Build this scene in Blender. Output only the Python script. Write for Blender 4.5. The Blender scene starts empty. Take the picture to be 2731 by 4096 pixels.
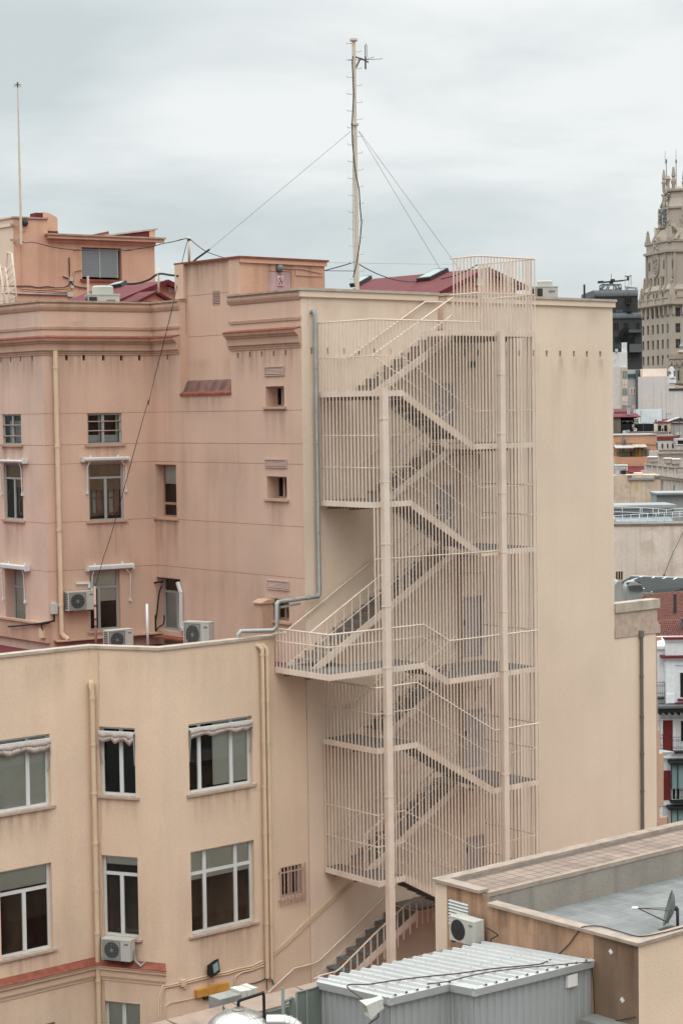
import bpy, bmesh, math, random
from mathutils import Vector as V, Matrix
random.seed(7)
SC = bpy.context.scene
COL = SC.collection
rad = math.radians
# ------------------------------------------------------------------ camera
F = 7600.0; YAW = 40; PITCH = 3.07; ROLL = -0.0145; H = 24.0; SW, SH = 2731.0, 4096.0
CAMROT = (Matrix.Rotation(rad(-YAW), 3, 'Z') @ Matrix.Rotation(rad(90 - PITCH), 3, 'X') @ Matrix.Rotation(ROLL, 3, 'Z'))
CP = V((0, 0, H))
cam = bpy.data.cameras.new('camera'); co = bpy.data.objects.new('camera', cam); COL.objects.link(co)
co.matrix_world = Matrix.Translation(CP) @ CAMROT.to_4x4()
cam.sensor_fit = 'VERTICAL'; cam.sensor_height = 36; cam.lens = F / SH * 36; cam.clip_end = 6000; cam.clip_start = .5
SC.camera = co
def ray(x, y): return CAMROT @ V(((x - SW / 2) / F, -(y - SH / 2) / F, -1))
def onx(x, y, X): d = ray(x, y); return CP + d * (X / d.x)
def ony(x, y, Y): d = ray(x, y); return CP + d * (Y / d.y)
def onz(x, y, Z): d = ray(x, y); return CP + d * ((Z - H) / d.z)
def dep(x, y, D): return CP + ray(x, y) * D

# ------------------------------------------------------------------ materials
MATS = {}
def s2l(c): return c / 12.92 if c <= .04045 else ((c + .055) / 1.055) ** 2.4
def lin(rgb):
    return tuple(s2l(c / 255.0) for c in rgb) + (1,)
def newmat(name):
    m = bpy.data.materials.new(name); m.use_nodes = True; MATS[name] = m
    nt = m.node_tree; nt.nodes.clear()
    return m, nt, nt.nodes, nt.links
def surf(name, rgb, rough=.8, metal=0.0, var=.12, vscale=.6, streak=0.0, streakcol=None, bump=.0, bscale=45, fine=.06,
         sth=(.5, .72), spec=.3, szs=.12, blotch=0.0, blotchcol=None, bth=(.55, .75), bls=1.1, attr=None):
    """painted / rendered surface: large tone drift, fine grain, vertical weather streaks, stain blotches"""
    m, nt, N, L = newmat(name)
    out = N.new('ShaderNodeOutputMaterial'); p = N.new('ShaderNodeBsdfPrincipled'); L.new(p.outputs[0], out.inputs[0])
    p.inputs['Roughness'].default_value = rough; p.inputs['Metallic'].default_value = metal
    p.inputs['Specular IOR Level'].default_value = spec
    g = N.new('ShaderNodeNewGeometry')
    pos = g.outputs['Position']
    c = lin(rgb)
    n1 = N.new('ShaderNodeTexNoise'); n1.inputs['Scale'].default_value = vscale; n1.inputs['Detail'].default_value = 5; L.new(pos, n1.inputs['Vector'])
    n2 = N.new('ShaderNodeTexNoise'); n2.inputs['Scale'].default_value = bscale * .5; n2.inputs['Detail'].default_value = 3; L.new(pos, n2.inputs['Vector'])
    mr = N.new('ShaderNodeMapRange'); mr.inputs[1].default_value = .3; mr.inputs[2].default_value = .7
    mr.inputs[3].default_value = 1 - var; mr.inputs[4].default_value = 1 + var; L.new(n1.outputs['Fac'], mr.inputs[0])
    mr2 = N.new('ShaderNodeMapRange'); mr2.inputs[1].default_value = .3; mr2.inputs[2].default_value = .7
    mr2.inputs[3].default_value = 1 - fine; mr2.inputs[4].default_value = 1 + fine; L.new(n2.outputs['Fac'], mr2.inputs[0])
    mm = N.new('ShaderNodeMath'); mm.operation = 'MULTIPLY'; L.new(mr.outputs[0], mm.inputs[0]); L.new(mr2.outputs[0], mm.inputs[1])
    mul = N.new('ShaderNodeMix'); mul.data_type = 'RGBA'; mul.blend_type = 'MULTIPLY'; mul.inputs[0].default_value = 1
    mul.inputs[6].default_value = c
    cc = N.new('ShaderNodeCombineColor'); [L.new(mm.outputs[0], cc.inputs[i]) for i in range(3)]
    L.new(cc.outputs[0], mul.inputs[7])
    col = mul.outputs[2]
    if streak:
        mp = N.new('ShaderNodeMapping'); mp.inputs['Scale'].default_value = (2.6, 2.6, szs); L.new(pos, mp.inputs['Vector'])
        n3 = N.new('ShaderNodeTexNoise'); n3.inputs['Scale'].default_value = 1.0; n3.inputs['Detail'].default_value = 6; L.new(mp.outputs[0], n3.inputs['Vector'])
        r = N.new('ShaderNodeMapRange'); r.inputs[1].default_value = sth[0]; r.inputs[2].default_value = sth[1]; r.inputs[3].default_value = 0; r.inputs[4].default_value = streak
        L.new(n3.outputs['Fac'], r.inputs[0])
        mx = N.new('ShaderNodeMix'); mx.data_type = 'RGBA'; L.new(r.outputs[0], mx.inputs[0]); L.new(col, mx.inputs[6])
        mx.inputs[7].default_value = lin(streakcol or tuple(v * .6 for v in rgb)); col = mx.outputs[2]
    if blotch:
        n4 = N.new('ShaderNodeTexNoise'); n4.inputs['Scale'].default_value = bls; n4.inputs['Detail'].default_value = 8; n4.inputs['Roughness'].default_value = .65; L.new(pos, n4.inputs['Vector'])
        r = N.new('ShaderNodeMapRange'); r.inputs[1].default_value = bth[0]; r.inputs[2].default_value = bth[1]; r.inputs[3].default_value = 0; r.inputs[4].default_value = blotch
        L.new(n4.outputs['Fac'], r.inputs[0])
        mx = N.new('ShaderNodeMix'); mx.data_type = 'RGBA'; L.new(r.outputs[0], mx.inputs[0]); L.new(col, mx.inputs[6])
        mx.inputs[7].default_value = lin(blotchcol or tuple(v * .6 for v in rgb)); col = mx.outputs[2]
    L.new(col, p.inputs['Base Color'])
    if bump:
        nb = N.new('ShaderNodeTexNoise'); nb.inputs['Scale'].default_value = bscale; nb.inputs['Detail'].default_value = 4; L.new(pos, nb.inputs['Vector'])
        b = N.new('ShaderNodeBump'); b.inputs['Strength'].default_value = bump; b.inputs['Distance'].default_value = .02
        L.new(nb.outputs['Fac'], b.inputs['Height']); L.new(b.outputs[0], p.inputs['Normal'])
    return m
def glassmat(name, tint=(246, 249, 247), tr=.97):
    m, nt, N, L = newmat(name)
    out = N.new('ShaderNodeOutputMaterial'); t = N.new('ShaderNodeBsdfTransparent'); t.inputs[0].default_value = tuple(c * tr for c in lin(tint)[:3]) + (1,)
    g = N.new('ShaderNodeBsdfGlossy'); g.inputs['Roughness'].default_value = .03
    fr = N.new('ShaderNodeFresnel'); fr.inputs[0].default_value = 1.5
    mp = N.new('ShaderNodeMath'); mp.operation = 'MULTIPLY_ADD'; mp.inputs[1].default_value = 1.0; mp.inputs[2].default_value = .01; L.new(fr.outputs[0], mp.inputs[0])
    mx = N.new('ShaderNodeMixShader'); L.new(mp.outputs[0], mx.inputs[0]); L.new(t.outputs[0], mx.inputs[1]); L.new(g.outputs[0], mx.inputs[2]); L.new(mx.outputs[0], out.inputs[0])
    return m
def stainmat(name, rgb, strength, lo=.42, hi=.72, sx=5.0, topfade=False):
    """run-off staining and soft painted shade: a thin wash over the wall, streaky, dying out downwards and at its sides"""
    m, nt, N, L = newmat(name)
    out = N.new('ShaderNodeOutputMaterial'); mx = N.new('ShaderNodeMixShader'); t = N.new('ShaderNodeBsdfTransparent'); d = N.new('ShaderNodeBsdfDiffuse'); d.inputs[0].default_value = lin(rgb)
    uv = N.new('ShaderNodeUVMap'); sp = N.new('ShaderNodeSeparateXYZ'); L.new(uv.outputs[0], sp.inputs[0])
    g = N.new('ShaderNodeNewGeometry'); mp = N.new('ShaderNodeMapping'); mp.inputs['Scale'].default_value = (sx, sx, .35); L.new(g.outputs['Position'], mp.inputs[0])
    n = N.new('ShaderNodeTexNoise'); n.inputs['Scale'].default_value = 1; n.inputs['Detail'].default_value = 6; n.inputs['Roughness'].default_value = .6; L.new(mp.outputs[0], n.inputs[0])
    r = N.new('ShaderNodeMapRange'); r.inputs[1].default_value = lo; r.inputs[2].default_value = hi; r.inputs[3].default_value = .12; r.inputs[4].default_value = 1; L.new(n.outputs['Fac'], r.inputs[0])
    def M(op, a, b=None):
        k = N.new('ShaderNodeMath'); k.operation = op
        for i, v in enumerate((a, b)):
            if v is None: continue
            if isinstance(v, (int, float)): k.inputs[i].default_value = v
            else: L.new(v, k.inputs[i])
        return k.outputs[0]
    ex = M('MINIMUM', M('MULTIPLY', M('MINIMUM', sp.outputs[0], M('SUBTRACT', 1.0, sp.outputs[0])), 7.0), 1.0)
    v = M('POWER', sp.outputs[1], 1.3)
    if topfade: v = M('MULTIPLY', v, M('MINIMUM', M('MULTIPLY', M('SUBTRACT', 1.0, sp.outputs[1]), 4.0), 1.0))
    f = M('MULTIPLY', M('MULTIPLY', M('MULTIPLY', r.outputs[0], v), ex), strength)
    L.new(f, mx.inputs[0]); L.new(t.outputs[0], mx.inputs[1]); L.new(d.outputs[0], mx.inputs[2]); L.new(mx.outputs[0], out.inputs[0])
def slatmat(name, rgb, axis='Z', freq=25, depth=.35, rough=.6):
    """louvre / roller shutter / corrugation: a wave along one axis, as bump and tone of the gap"""
    m, nt, N, L = newmat(name)
    out = N.new('ShaderNodeOutputMaterial'); p = N.new('ShaderNodeBsdfPrincipled'); L.new(p.outputs[0], out.inputs[0]); p.inputs['Roughness'].default_value = rough
    g = N.new('ShaderNodeNewGeometry'); sp = N.new('ShaderNodeSeparateXYZ'); L.new(g.outputs['Position'], sp.inputs[0])
    mu = N.new('ShaderNodeMath'); mu.operation = 'MULTIPLY'; mu.inputs[1].default_value = freq; L.new(sp.outputs[axis], mu.inputs[0])
    fr = N.new('ShaderNodeMath'); fr.operation = 'FRACT'; L.new(mu.outputs[0], fr.inputs[0])
    cr = N.new('ShaderNodeValToRGB'); cr.color_ramp.elements[0].position = .0; cr.color_ramp.elements[0].color = tuple(c * (1 - depth) for c in lin(rgb)[:3]) + (1,)
    cr.color_ramp.elements[1].position = .35; cr.color_ramp.elements[1].color = lin(rgb); L.new(fr.outputs[0], cr.inputs[0]); L.new(cr.outputs[0], p.inputs['Base Color'])
    b = N.new('ShaderNodeBump'); b.inputs['Strength'].default_value = .6; b.inputs['Distance'].default_value = .01; L.new(fr.outputs[0], b.inputs['Height']); L.new(b.outputs[0], p.inputs['Normal'])
    return m
def tilemat(name, rgb, joint, sx, sy, ox=0, oy=0, jw=.03, var=.15, rough=.8):
    """square floor tiles with joints, in the x/y plane"""
    m, nt, N, L = newmat(name)
    out = N.new('ShaderNodeOutputMaterial'); p = N.new('ShaderNodeBsdfPrincipled'); L.new(p.outputs[0], out.inputs[0]); p.inputs['Roughness'].default_value = rough
    g = N.new('ShaderNodeNewGeometry'); mp = N.new('ShaderNodeMapping'); mp.inputs['Location'].default_value = (ox, oy, 0); L.new(g.outputs['Position'], mp.inputs[0])
    br = N.new('ShaderNodeTexBrick'); br.offset = 0; br.inputs['Color1'].default_value = lin(rgb); br.inputs['Color2'].default_value = tuple(c * (1 - var) for c in lin(rgb)[:3]) + (1,)
    br.inputs['Mortar'].default_value = lin(joint); br.inputs['Scale'].default_value = 1; br.inputs['Brick Width'].default_value = sx; br.inputs['Row Height'].default_value = sy; br.inputs['Mortar Size'].default_value = jw * sx
    L.new(mp.outputs[0], br.inputs['Vector'])
    n = N.new('ShaderNodeTexNoise'); n.inputs['Scale'].default_value = 1.7; n.inputs['Detail'].default_value = 6; L.new(g.outputs['Position'], n.inputs[0])
    r = N.new('ShaderNodeMapRange'); r.inputs[1].default_value = .35; r.inputs[2].default_value = .7; r.inputs[3].default_value = 1.08; r.inputs[4].default_value = .72; L.new(n.outputs['Fac'], r.inputs[0])
    cc = N.new('ShaderNodeCombineColor'); [L.new(r.outputs[0], cc.inputs[i]) for i in range(3)]
    mx = N.new('ShaderNodeMix'); mx.data_type = 'RGBA'; mx.blend_type = 'MULTIPLY'; mx.inputs[0].default_value = 1; L.new(br.outputs[0], mx.inputs[6]); L.new(cc.outputs[0], mx.inputs[7]); L.new(mx.outputs[2], p.inputs['Base Color'])
    return m

stainmat('stain', (124, 94, 80), .36); stainmat('stain_pale', (222, 190, 170), .5, sx=3, topfade=True)
stainmat('stain_shade_soft', (164, 136, 112), .26, sx=1.6, topfade=True)
surf('vent', (192, 164, 152), .7)
surf('pink', (208, 174, 153), .9, var=.08, vscale=.45, streak=.2, streakcol=(168, 122, 104), bump=.25, bscale=60, blotch=.12, blotchcol=(190, 164, 150), bls=.35)
surf('pink_pale', (204, 175, 158), .9, var=.1, vscale=.5, streak=.35, streakcol=(176, 138, 120), bump=.25, bscale=60, blotch=.35, blotchcol=(196, 150, 128), bls=.4)
surf('pink_side', (206, 173, 153), .9, var=.1, vscale=.35, streak=.25, streakcol=(172, 130, 112), bump=.25, bscale=60, blotch=.4, blotchcol=(190, 166, 152), bls=.3)
surf('coping_roof', (160, 144, 131), .9, var=.16, vscale=3, streak=.4, streakcol=(122, 108, 98), bump=.3)
surf('parapet_mortar', (146, 126, 112), .9, var=.2, vscale=2, blotch=.5, blotchcol=(110, 96, 88), bls=2, bump=.3)
surf('pink_trim', (190, 156, 134), .9, var=.08, streak=.35, streakcol=(135, 104, 90), bump=.2, sth=(.48, .75))
surf('joint', (160, 118, 100), .9, var=.05)
surf('cream', (225, 202, 180), .9, var=.06, fine=.03, vscale=.3, streak=.16, streakcol=(204, 182, 158), bump=.15, bscale=42, blotch=.25, blotchcol=(210, 188, 168), bls=.5)
surf('peach', (225, 197, 171), .9, var=.06, fine=.04, vscale=.4, streak=.14, streakcol=(197, 168, 145), bump=.45, bscale=35, blotch=.25, blotchcol=(206, 176, 156), bls=.5)
surf('orange_render', (210, 168, 142), .9, var=.1, streak=.3, streakcol=(170, 115, 92), bump=.3, blotch=.3, blotchcol=(190, 140, 116))
surf('coping', (182, 168, 152), .9, var=.14, vscale=3, streak=.4, streakcol=(140, 124, 108), bump=.3)
surf('coping_dirty', (172, 152, 134), .9, var=.2, vscale=4, blotch=.6, blotchcol=(96, 84, 76), bls=3)
surf('redroof', (96, 34, 37), .75, var=.14, vscale=1.2, streak=.3, streakcol=(110, 34, 40), bump=.2, bscale=20)
surf('redpaint', (104, 40, 44), .8, var=.2, vscale=2, blotch=.3, blotchcol=(90, 40, 40))
surf('terracotta', (136, 78, 62), .85, var=.25, vscale=5, blotch=.4, blotchcol=(100, 62, 52), bls=4)
surf('stair_paint', (222, 202, 185), .55, var=.07, vscale=2, streak=.2, streakcol=(170, 136, 114), fine=.04, spec=.35, blotch=.5, blotchcol=(150, 108, 84), bls=6, bth=(.66, .73))
surf('stair_rust', (218, 198, 178), .6, var=.06, vscale=3, blotch=.7, blotchcol=(140, 92, 68), bls=7, bth=(.57, .68))
surf('tread', (106, 109, 109), .7, var=.25, vscale=4, blotch=.5, blotchcol=(96, 62, 58), bls=3)
surf('deck', (108, 108, 106), .8, var=.2, vscale=2, blotch=.45, blotchcol=(96, 70, 66), bls=1.3, bth=(.45, .6))
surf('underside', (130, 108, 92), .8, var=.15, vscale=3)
surf('white_frame', (214, 214, 211), .45, var=.04, fine=.02)
surf('grey_frame', (158, 160, 158), .5, var=.08, fine=.02)
surf('brown_frame', (168, 128, 108), .6, var=.1)
surf('white_wood', (214, 212, 205), .6, var=.05)
surf('wood_pink', (184, 154, 142), .7, var=.1)
surf('interior', (40, 37, 34), .9, var=.3, vscale=2)
surf('curtain', (198, 198, 190), .9, var=.08, vscale=6)
surf('blind_grey', (214, 212, 202), .8, var=.04)
surf('marble_sill', (182, 160, 144), .7, var=.14, vscale=6)
surf('cloth', (186, 172, 162), .95, var=.12, vscale=5, blotch=.5, blotchcol=(120, 108, 98), bls=5)
surf('acwhite', (188, 186, 177), .5, var=.08, streak=.35, streakcol=(150, 145, 135))
surf('acdark', (52, 54, 54), .6, var=.1)
surf('grille', (120, 122, 120), .5, var=.1)
surf('galv', (160, 160, 156), .5, metal=.45, var=.12, vscale=3, fine=.03)
surf('steel', (196, 192, 186), .30, metal=.9, var=.08, vscale=4, fine=.03)
surf('darkmetal', (58, 60, 58), .55, var=.15)
surf('black', (26, 27, 28), .55, var=.15)
surf('cable', (30, 30, 30), .6, var=.1)
surf('cable_brown', (74, 56, 50), .7, var=.2)
surf('pole', (210, 196, 176), .6, var=.05)
surf('wire', (128, 128, 128), .6, var=.05)
surf('pipe', (212, 186, 156), .65, var=.06, vscale=2, fine=.03)
surf('pipe_grey', (118, 116, 108), .5, var=.1, metal=.3)
surf('mauve_door', (172, 160, 158), .7, var=.08, streak=.2)
surf('pink_door', (202, 172, 172), .7, var=.06)
surf('whitesign', (226, 220, 216), .5, var=.03)
surf('signred', (176, 46, 50), .5, var=.05)
surf('signblack', (28, 26, 26), .6, var=.05)
surf('ochre', (196, 142, 66), .7, var=.15, vscale=4, blotch=.4, blotchcol=(150, 104, 56))
surf('whitemetal', (180, 179, 177), .45, var=.05, vscale=1.2, streak=.25, streakcol=(176, 180, 178), fine=.02, blotch=.45, blotchcol=(160, 158, 150), bls=1.6)
surf('shedside', (156, 156, 155), .45, var=.05, streak=.25, streakcol=(150, 154, 152), fine=.02)
surf('greenpanel', (112, 118, 112), .6, var=.14, streak=.4, streakcol=(84, 88, 82))
surf('dirtwall', (178, 142, 114), .9, var=.16, vscale=1.5, streak=.85, streakcol=(104, 84, 70), sth=(.46, .72), szs=.22, bump=.4, blotch=.6, blotchcol=(126, 100, 82), bls=1.3)
surf('recess_grime', (128, 96, 86), .9, var=.2, vscale=3, streak=.8, streakcol=(78, 62, 58), sth=(.42, .66), bump=.3)
surf('dishgrey', (112, 112, 108), .6, var=.12)
surf('dirtwall_dark', (126, 102, 84), .9, var=.16, vscale=1.5, streak=.6, streakcol=(94, 76, 64), sth=(.48, .75), bump=.3)
surf('greywall', (148, 140, 130), .95, var=.1, vscale=1.2, streak=.5, streakcol=(110, 102, 94), bump=.5, bscale=25, szs=.25)
tilemat('rooftile', (152, 132, 118), (96, 80, 72), .31, .31, jw=.045)
tilemat('greydeck', (126, 127, 125), (136, 136, 133), .62, .42, jw=.03, var=.1)
glassmat('glass'); glassmat('glass_dark', (120, 130, 128), .8)
slatmat('rollshut', (158, 130, 100), 'Z', 22, .3)
slatmat('greyshut', (134, 142, 142), 'Z', 16, .4)
slatmat('acgrille', (118, 120, 120), 'Z', 34, .55)
# far buildings
surf('tower_stone', (174, 161, 147), .9, var=.07, vscale=.12, streak=.15, streakcol=(160, 140, 126), fine=.03, bscale=4)
surf('tower_win', (58, 60, 60), .3, var=.2, vscale=.6)
surf('tower_trim', (168, 154, 140), .9, var=.12, vscale=.5, bscale=6)
surf('blackbuild', (62, 61, 60), .7, var=.15, vscale=.3)
surf('blackroof', (84, 86, 88), .55, var=.12, vscale=.3, streak=.3)
surf('blackwin', (30, 31, 32), .25, var=.2)
surf('farwhite', (212, 208, 204), .9, var=.06, vscale=.15, streak=.3, streakcol=(176, 166, 164), bscale=5)
surf('farpink', (208, 198, 192), .9, var=.05, vscale=.15, streak=.45, streakcol=(164, 154, 152), sth=(.5, .72), szs=.05, bscale=5)
surf('farcream', (222, 204, 188), .9, var=.04, bscale=5)
surf('fargrey', (176, 172, 170), .9, var=.08, vscale=.2, streak=.2, bscale=5)
surf('farpanel', (214, 218, 220), .7, var=.05, vscale=.4, bscale=4)
surf('farorange', (198, 150, 120), .9, var=.07, vscale=.3, bscale=6)  # haze put into the colour: orange kept muted
surf('fargreen', (112, 122, 98), .8, var=.1)
surf('farbrick', (116, 62, 50), .9, var=.2, vscale=1.2, bscale=8)
surf('ornate', (194, 183, 174), .9, var=.07, vscale=.4, streak=.3, streakcol=(160, 146, 140), bscale=8)
surf('oldplaster', (206, 182, 160), .95, var=.12, vscale=.25, streak=.6, streakcol=(150, 128, 112), sth=(.48, .72), szs=.12, blotch=.65, blotchcol=(158, 138, 122), bls=.9, bth=(.47, .68), bscale=8)
surf('oldplaster_pale', (214, 196, 182), .95, var=.08, vscale=.25, streak=.45, streakcol=(168, 148, 134), sth=(.5, .75), szs=.1, blotch=.5, blotchcol=(184, 160, 140), bls=.35, bth=(.5, .6), bscale=8)
surf('roofgrey', (150, 150, 148), .85, var=.12, vscale=.3, bscale=6)
surf('roofblue', (134, 142, 148), .8, var=.06, vscale=.3)
surf('roofdirt', (120, 108, 98), .9, var=.2, vscale=.6, bscale=8)
surf('canopy', (58, 60, 58), .9, spec=.1, var=.1, vscale=.5)
surf('farglass', (120, 140, 138), .25, var=.15, vscale=.6)
surf('whitehouse', (222, 222, 222), .85, var=.04, vscale=.4, streak=.2, streakcol=(176, 174, 172), bscale=8)
surf('redwall', (118, 48, 46), .9, var=.08, vscale=.6)
surf('slate', (92, 94, 94), .7, var=.12)
surf('tealroof', (40, 78, 84), .6, var=.1)
surf('rock', (150, 140, 128), .9, var=.25, vscale=2, blotch=.6, blotchcol=(70, 64, 60), bls=1.8)
surf('ground', (92, 90, 88), .95, var=.1, vscale=.05)
m = surf('claytile', (116, 70, 58), .85, var=.25, vscale=2.2, blotch=.75, blotchcol=(82, 50, 44), bls=3.5, bth=(.45, .62), fine=.2, bscale=9)

# ------------------------------------------------------------------ mesh tools
def cl(v): return V(v)
class Fr:
    """a vertical plane: p0, u = to the right as one looks at it, n = outwards"""
    def __init__(s, p0, t):
        s.p0 = V((p0[0], p0[1], 0)); a = rad(t); s.u = V((math.sin(a), math.cos(a), 0)); s.n = V((s.u.y, -s.u.x, 0))
    def at(s, x, y, o=0):
        d = ray(x, y); q = s.p0 + s.n * o; k = (q - CP).dot(s.n) / d.dot(s.n); w = CP + d * k
        return ((w - s.p0).dot(s.u), w.z)
    def P(s, u, z, o=0): w = s.p0 + s.u * u + s.n * o; return V((w.x, w.y, z))
    def rect(s, x0, x1, y0, y1, o=0):
        ym, xm = (y0 + y1) / 2, (x0 + x1) / 2
        return (s.at(x0, ym, o)[0], s.at(x1, ym, o)[0], s.at(xm, y1, o)[1], s.at(xm, y0, o)[1])
    def rot(s): return math.atan2(s.u.y, s.u.x)
WX = Fr((0, 0), 90)
OFF = {}
class MB:
    def __init__(s): s.bm = bmesh.new(); s.mi = 0
    def face(s, pts, mi=None):
        try:
            f = s.bm.faces.new([s.bm.verts.new(V(p)) for p in pts]); f.material_index = s.mi if mi is None else mi; return f
        except ValueError: return None
    def hexa(s, a, b):
        """a, b: two matching loops"""
        va = [s.bm.verts.new(V(p)) for p in a]; vb = [s.bm.verts.new(V(p)) for p in b]; n = len(va)
        fs = [s.bm.faces.new(va[::-1]), s.bm.faces.new(vb)]
        for i in range(n): fs.append(s.bm.faces.new((va[i], va[(i + 1) % n], vb[(i + 1) % n], vb[i])))
        for f in fs: f.material_index = s.mi
    def box(s, x0, x1, y0, y1, z0, z1):
        s.hexa([(x0, y0, z0), (x1, y0, z0), (x1, y1, z0), (x0, y1, z0)], [(x0, y0, z1), (x1, y0, z1), (x1, y1, z1), (x0, y1, z1)])
    def fbox(s, fr, u0, u1, z0, z1, o0, o1):
        c = [(u0, o0), (u1, o0), (u1, o1), (u0, o1)]
        s.hexa([fr.P(u, z0, o) for u, o in c], [fr.P(u, z1, o) for u, o in c])
    def fprof(s, fr, prof, u0, u1, d0=0, d1=0):
        """profile [(o,z)...] swept along u; d0/d1 = mitre slope at either end (u shifts by d*o)"""
        s.hexa([fr.P(u0 + d0 * o, z, o) for o, z in prof], [fr.P(u1 + d1 * o, z, o) for o, z in prof])
    def prism(s, pts, vec): vec = V(vec); s.hexa(pts, [V(p) + vec for p in pts])
    def tube(s, pts, r, n=8, caps=True):
        pts = [V(p) for p in pts]; rings = []; k = len(pts)
        rr = r if isinstance(r, (list, tuple)) else [r] * k
        prev = None
        for i in range(k):
            d = (pts[min(i + 1, k - 1)] - pts[max(i - 1, 0)])
            if i not in (0, k - 1):
                d = (pts[i + 1] - pts[i]).normalized() + (pts[i] - pts[i - 1]).normalized()
            if d.length < 1e-9: d = V((0, 0, 1))
            d.normalize()
            ref = prev if prev is not None else (V((0, 0, 1)) if abs(d.z) < .9 else V((1, 0, 0)))
            a = d.cross(ref)
            if a.length < 1e-6: a = d.cross(V((0, 1, 0)))
            a.normalize(); b = a.cross(d); prev = b
            sc = 1.0
            if i not in (0, k - 1):
                c = (pts[i + 1] - pts[i]).normalized().dot(d); sc = 1 / max(c, .5)
            rings.append([s.bm.verts.new(pts[i] + (a * math.cos(t) + b * math.sin(t)) * rr[i] * (sc if True else 1)) for t in [2 * math.pi * j / n for j in range(n)]])
        for i in range(k - 1):
            for j in range(n):
                f = s.bm.faces.new((rings[i][j], rings[i][(j + 1) % n], rings[i + 1][(j + 1) % n], rings[i + 1][j])); f.material_index = s.mi; f.smooth = n > 5
        if caps:
            for q in (rings[0][::-1], rings[-1]): f = s.bm.faces.new(q); f.material_index = s.mi
    def bar(s, a, b, w, h):
        """rectangular bar from a to b; w across (horizontal), h the other way"""
        a, b = V(a), V(b); d = (b - a).normalized(); x = d.cross(V((0, 0, 1)))
        if x.length < 1e-5: x = V((1, 0, 0))
        x.normalize(); y = x.cross(d)
        c = [(-.5, -.5), (.5, -.5), (.5, .5), (-.5, .5)]
        s.hexa([a + x * w * i + y * h * j for i, j in c], [b + x * w * i + y * h * j for i, j in c])
    def lathe(s, prof, c, n=16, axis=(0, 0, 1), smooth=True):
        c = V(c); az = V(axis).normalized(); ax = az.cross(V((1, 0, 0)) if abs(az.x) < .9 else V((0, 1, 0))).normalized(); ay = az.cross(ax)
        R = []
        for r, h in prof:
            R.append([s.bm.verts.new(c + az * h + (ax * math.cos(2 * math.pi * j / n) + ay * math.sin(2 * math.pi * j / n)) * max(r, 1e-4)) for j in range(n)])
        for i in range(len(R) - 1):
            for j in range(n):
                f = s.bm.faces.new((R[i][j], R[i][(j + 1) % n], R[i + 1][(j + 1) % n], R[i + 1][j])); f.smooth = smooth; f.material_index = s.mi
        for q in (R[0][::-1], R[-1]): f = s.bm.faces.new(q); f.material_index = s.mi
    def build(s, name, mats, parent=None, base=None, out=None):
        if not isinstance(mats, (list, tuple)): mats = [mats]
        bmesh.ops.recalc_face_normals(s.bm, faces=s.bm.faces[:])
        for e in s.bm.edges:
            if len(e.link_faces) == 2 and e.calc_face_angle(0) > .7: e.smooth = False
        if out is not None:
            for f in s.bm.faces:
                f.normal_update()
                if f.normal.dot(out) < 0: f.normal_flip()
        off = V((0, 0, 0))
        if parent is not None: off = OFF[parent.name]
        elif base is not None: off = V(base)
        elif s.bm.verts:
            n = len(s.bm.verts)
            off = V((sum(v.co.x for v in s.bm.verts) / n, sum(v.co.y for v in s.bm.verts) / n, min(v.co.z for v in s.bm.verts)))
        for v in s.bm.verts: v.co -= off
        me = bpy.data.meshes.new(name); s.bm.to_mesh(me); s.bm.free()
        for m in mats: me.materials.append(MATS[m])
        o = bpy.data.objects.new(name, me); COL.objects.link(o)
        if parent is not None: o.parent = parent
        else: o.location = off
        OFF[o.name] = off
        return o
def tag(o, label=None, cat=None, group=None, kind=None):
    if label: o['label'] = label
    if cat: o['category'] = cat
    if group: o['group'] = group
    if kind: o['kind'] = kind
    return o
def thing(name, label, cat, base, group=None):
    o = bpy.data.objects.new(name, None); COL.objects.link(o); o.location = V(base); o.empty_display_size = .2
    OFF[o.name] = V(base)
    return tag(o, label, cat, group)
def shift(o, d): OFF[o.name] = OFF[o.name] + V(d)
def copy_tree(o, loc, rotz=0, scale=1, label=None, group=None):
    r = o.copy(); COL.objects.link(r); r.location = V(loc); r.rotation_euler = (0, 0, rotz); r.scale = (scale,) * 3 if not isinstance(scale, tuple) else scale
    OFF[r.name] = V(loc)
    if label: r['label'] = label
    if group: r['group'] = group
    for ch in list(o.children):
        c = ch.copy(); COL.objects.link(c); c.parent = r
        for g in ch.children: d = g.copy(); COL.objects.link(d); d.parent = c
    return r
def sag(a, b, s=.3, n=12):
    a, b = V(a), V(b)
    return [a.lerp(b, i / n) - V((0, 0, s * 4 * (i / n) * (1 - i / n))) for i in range(n + 1)]

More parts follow.
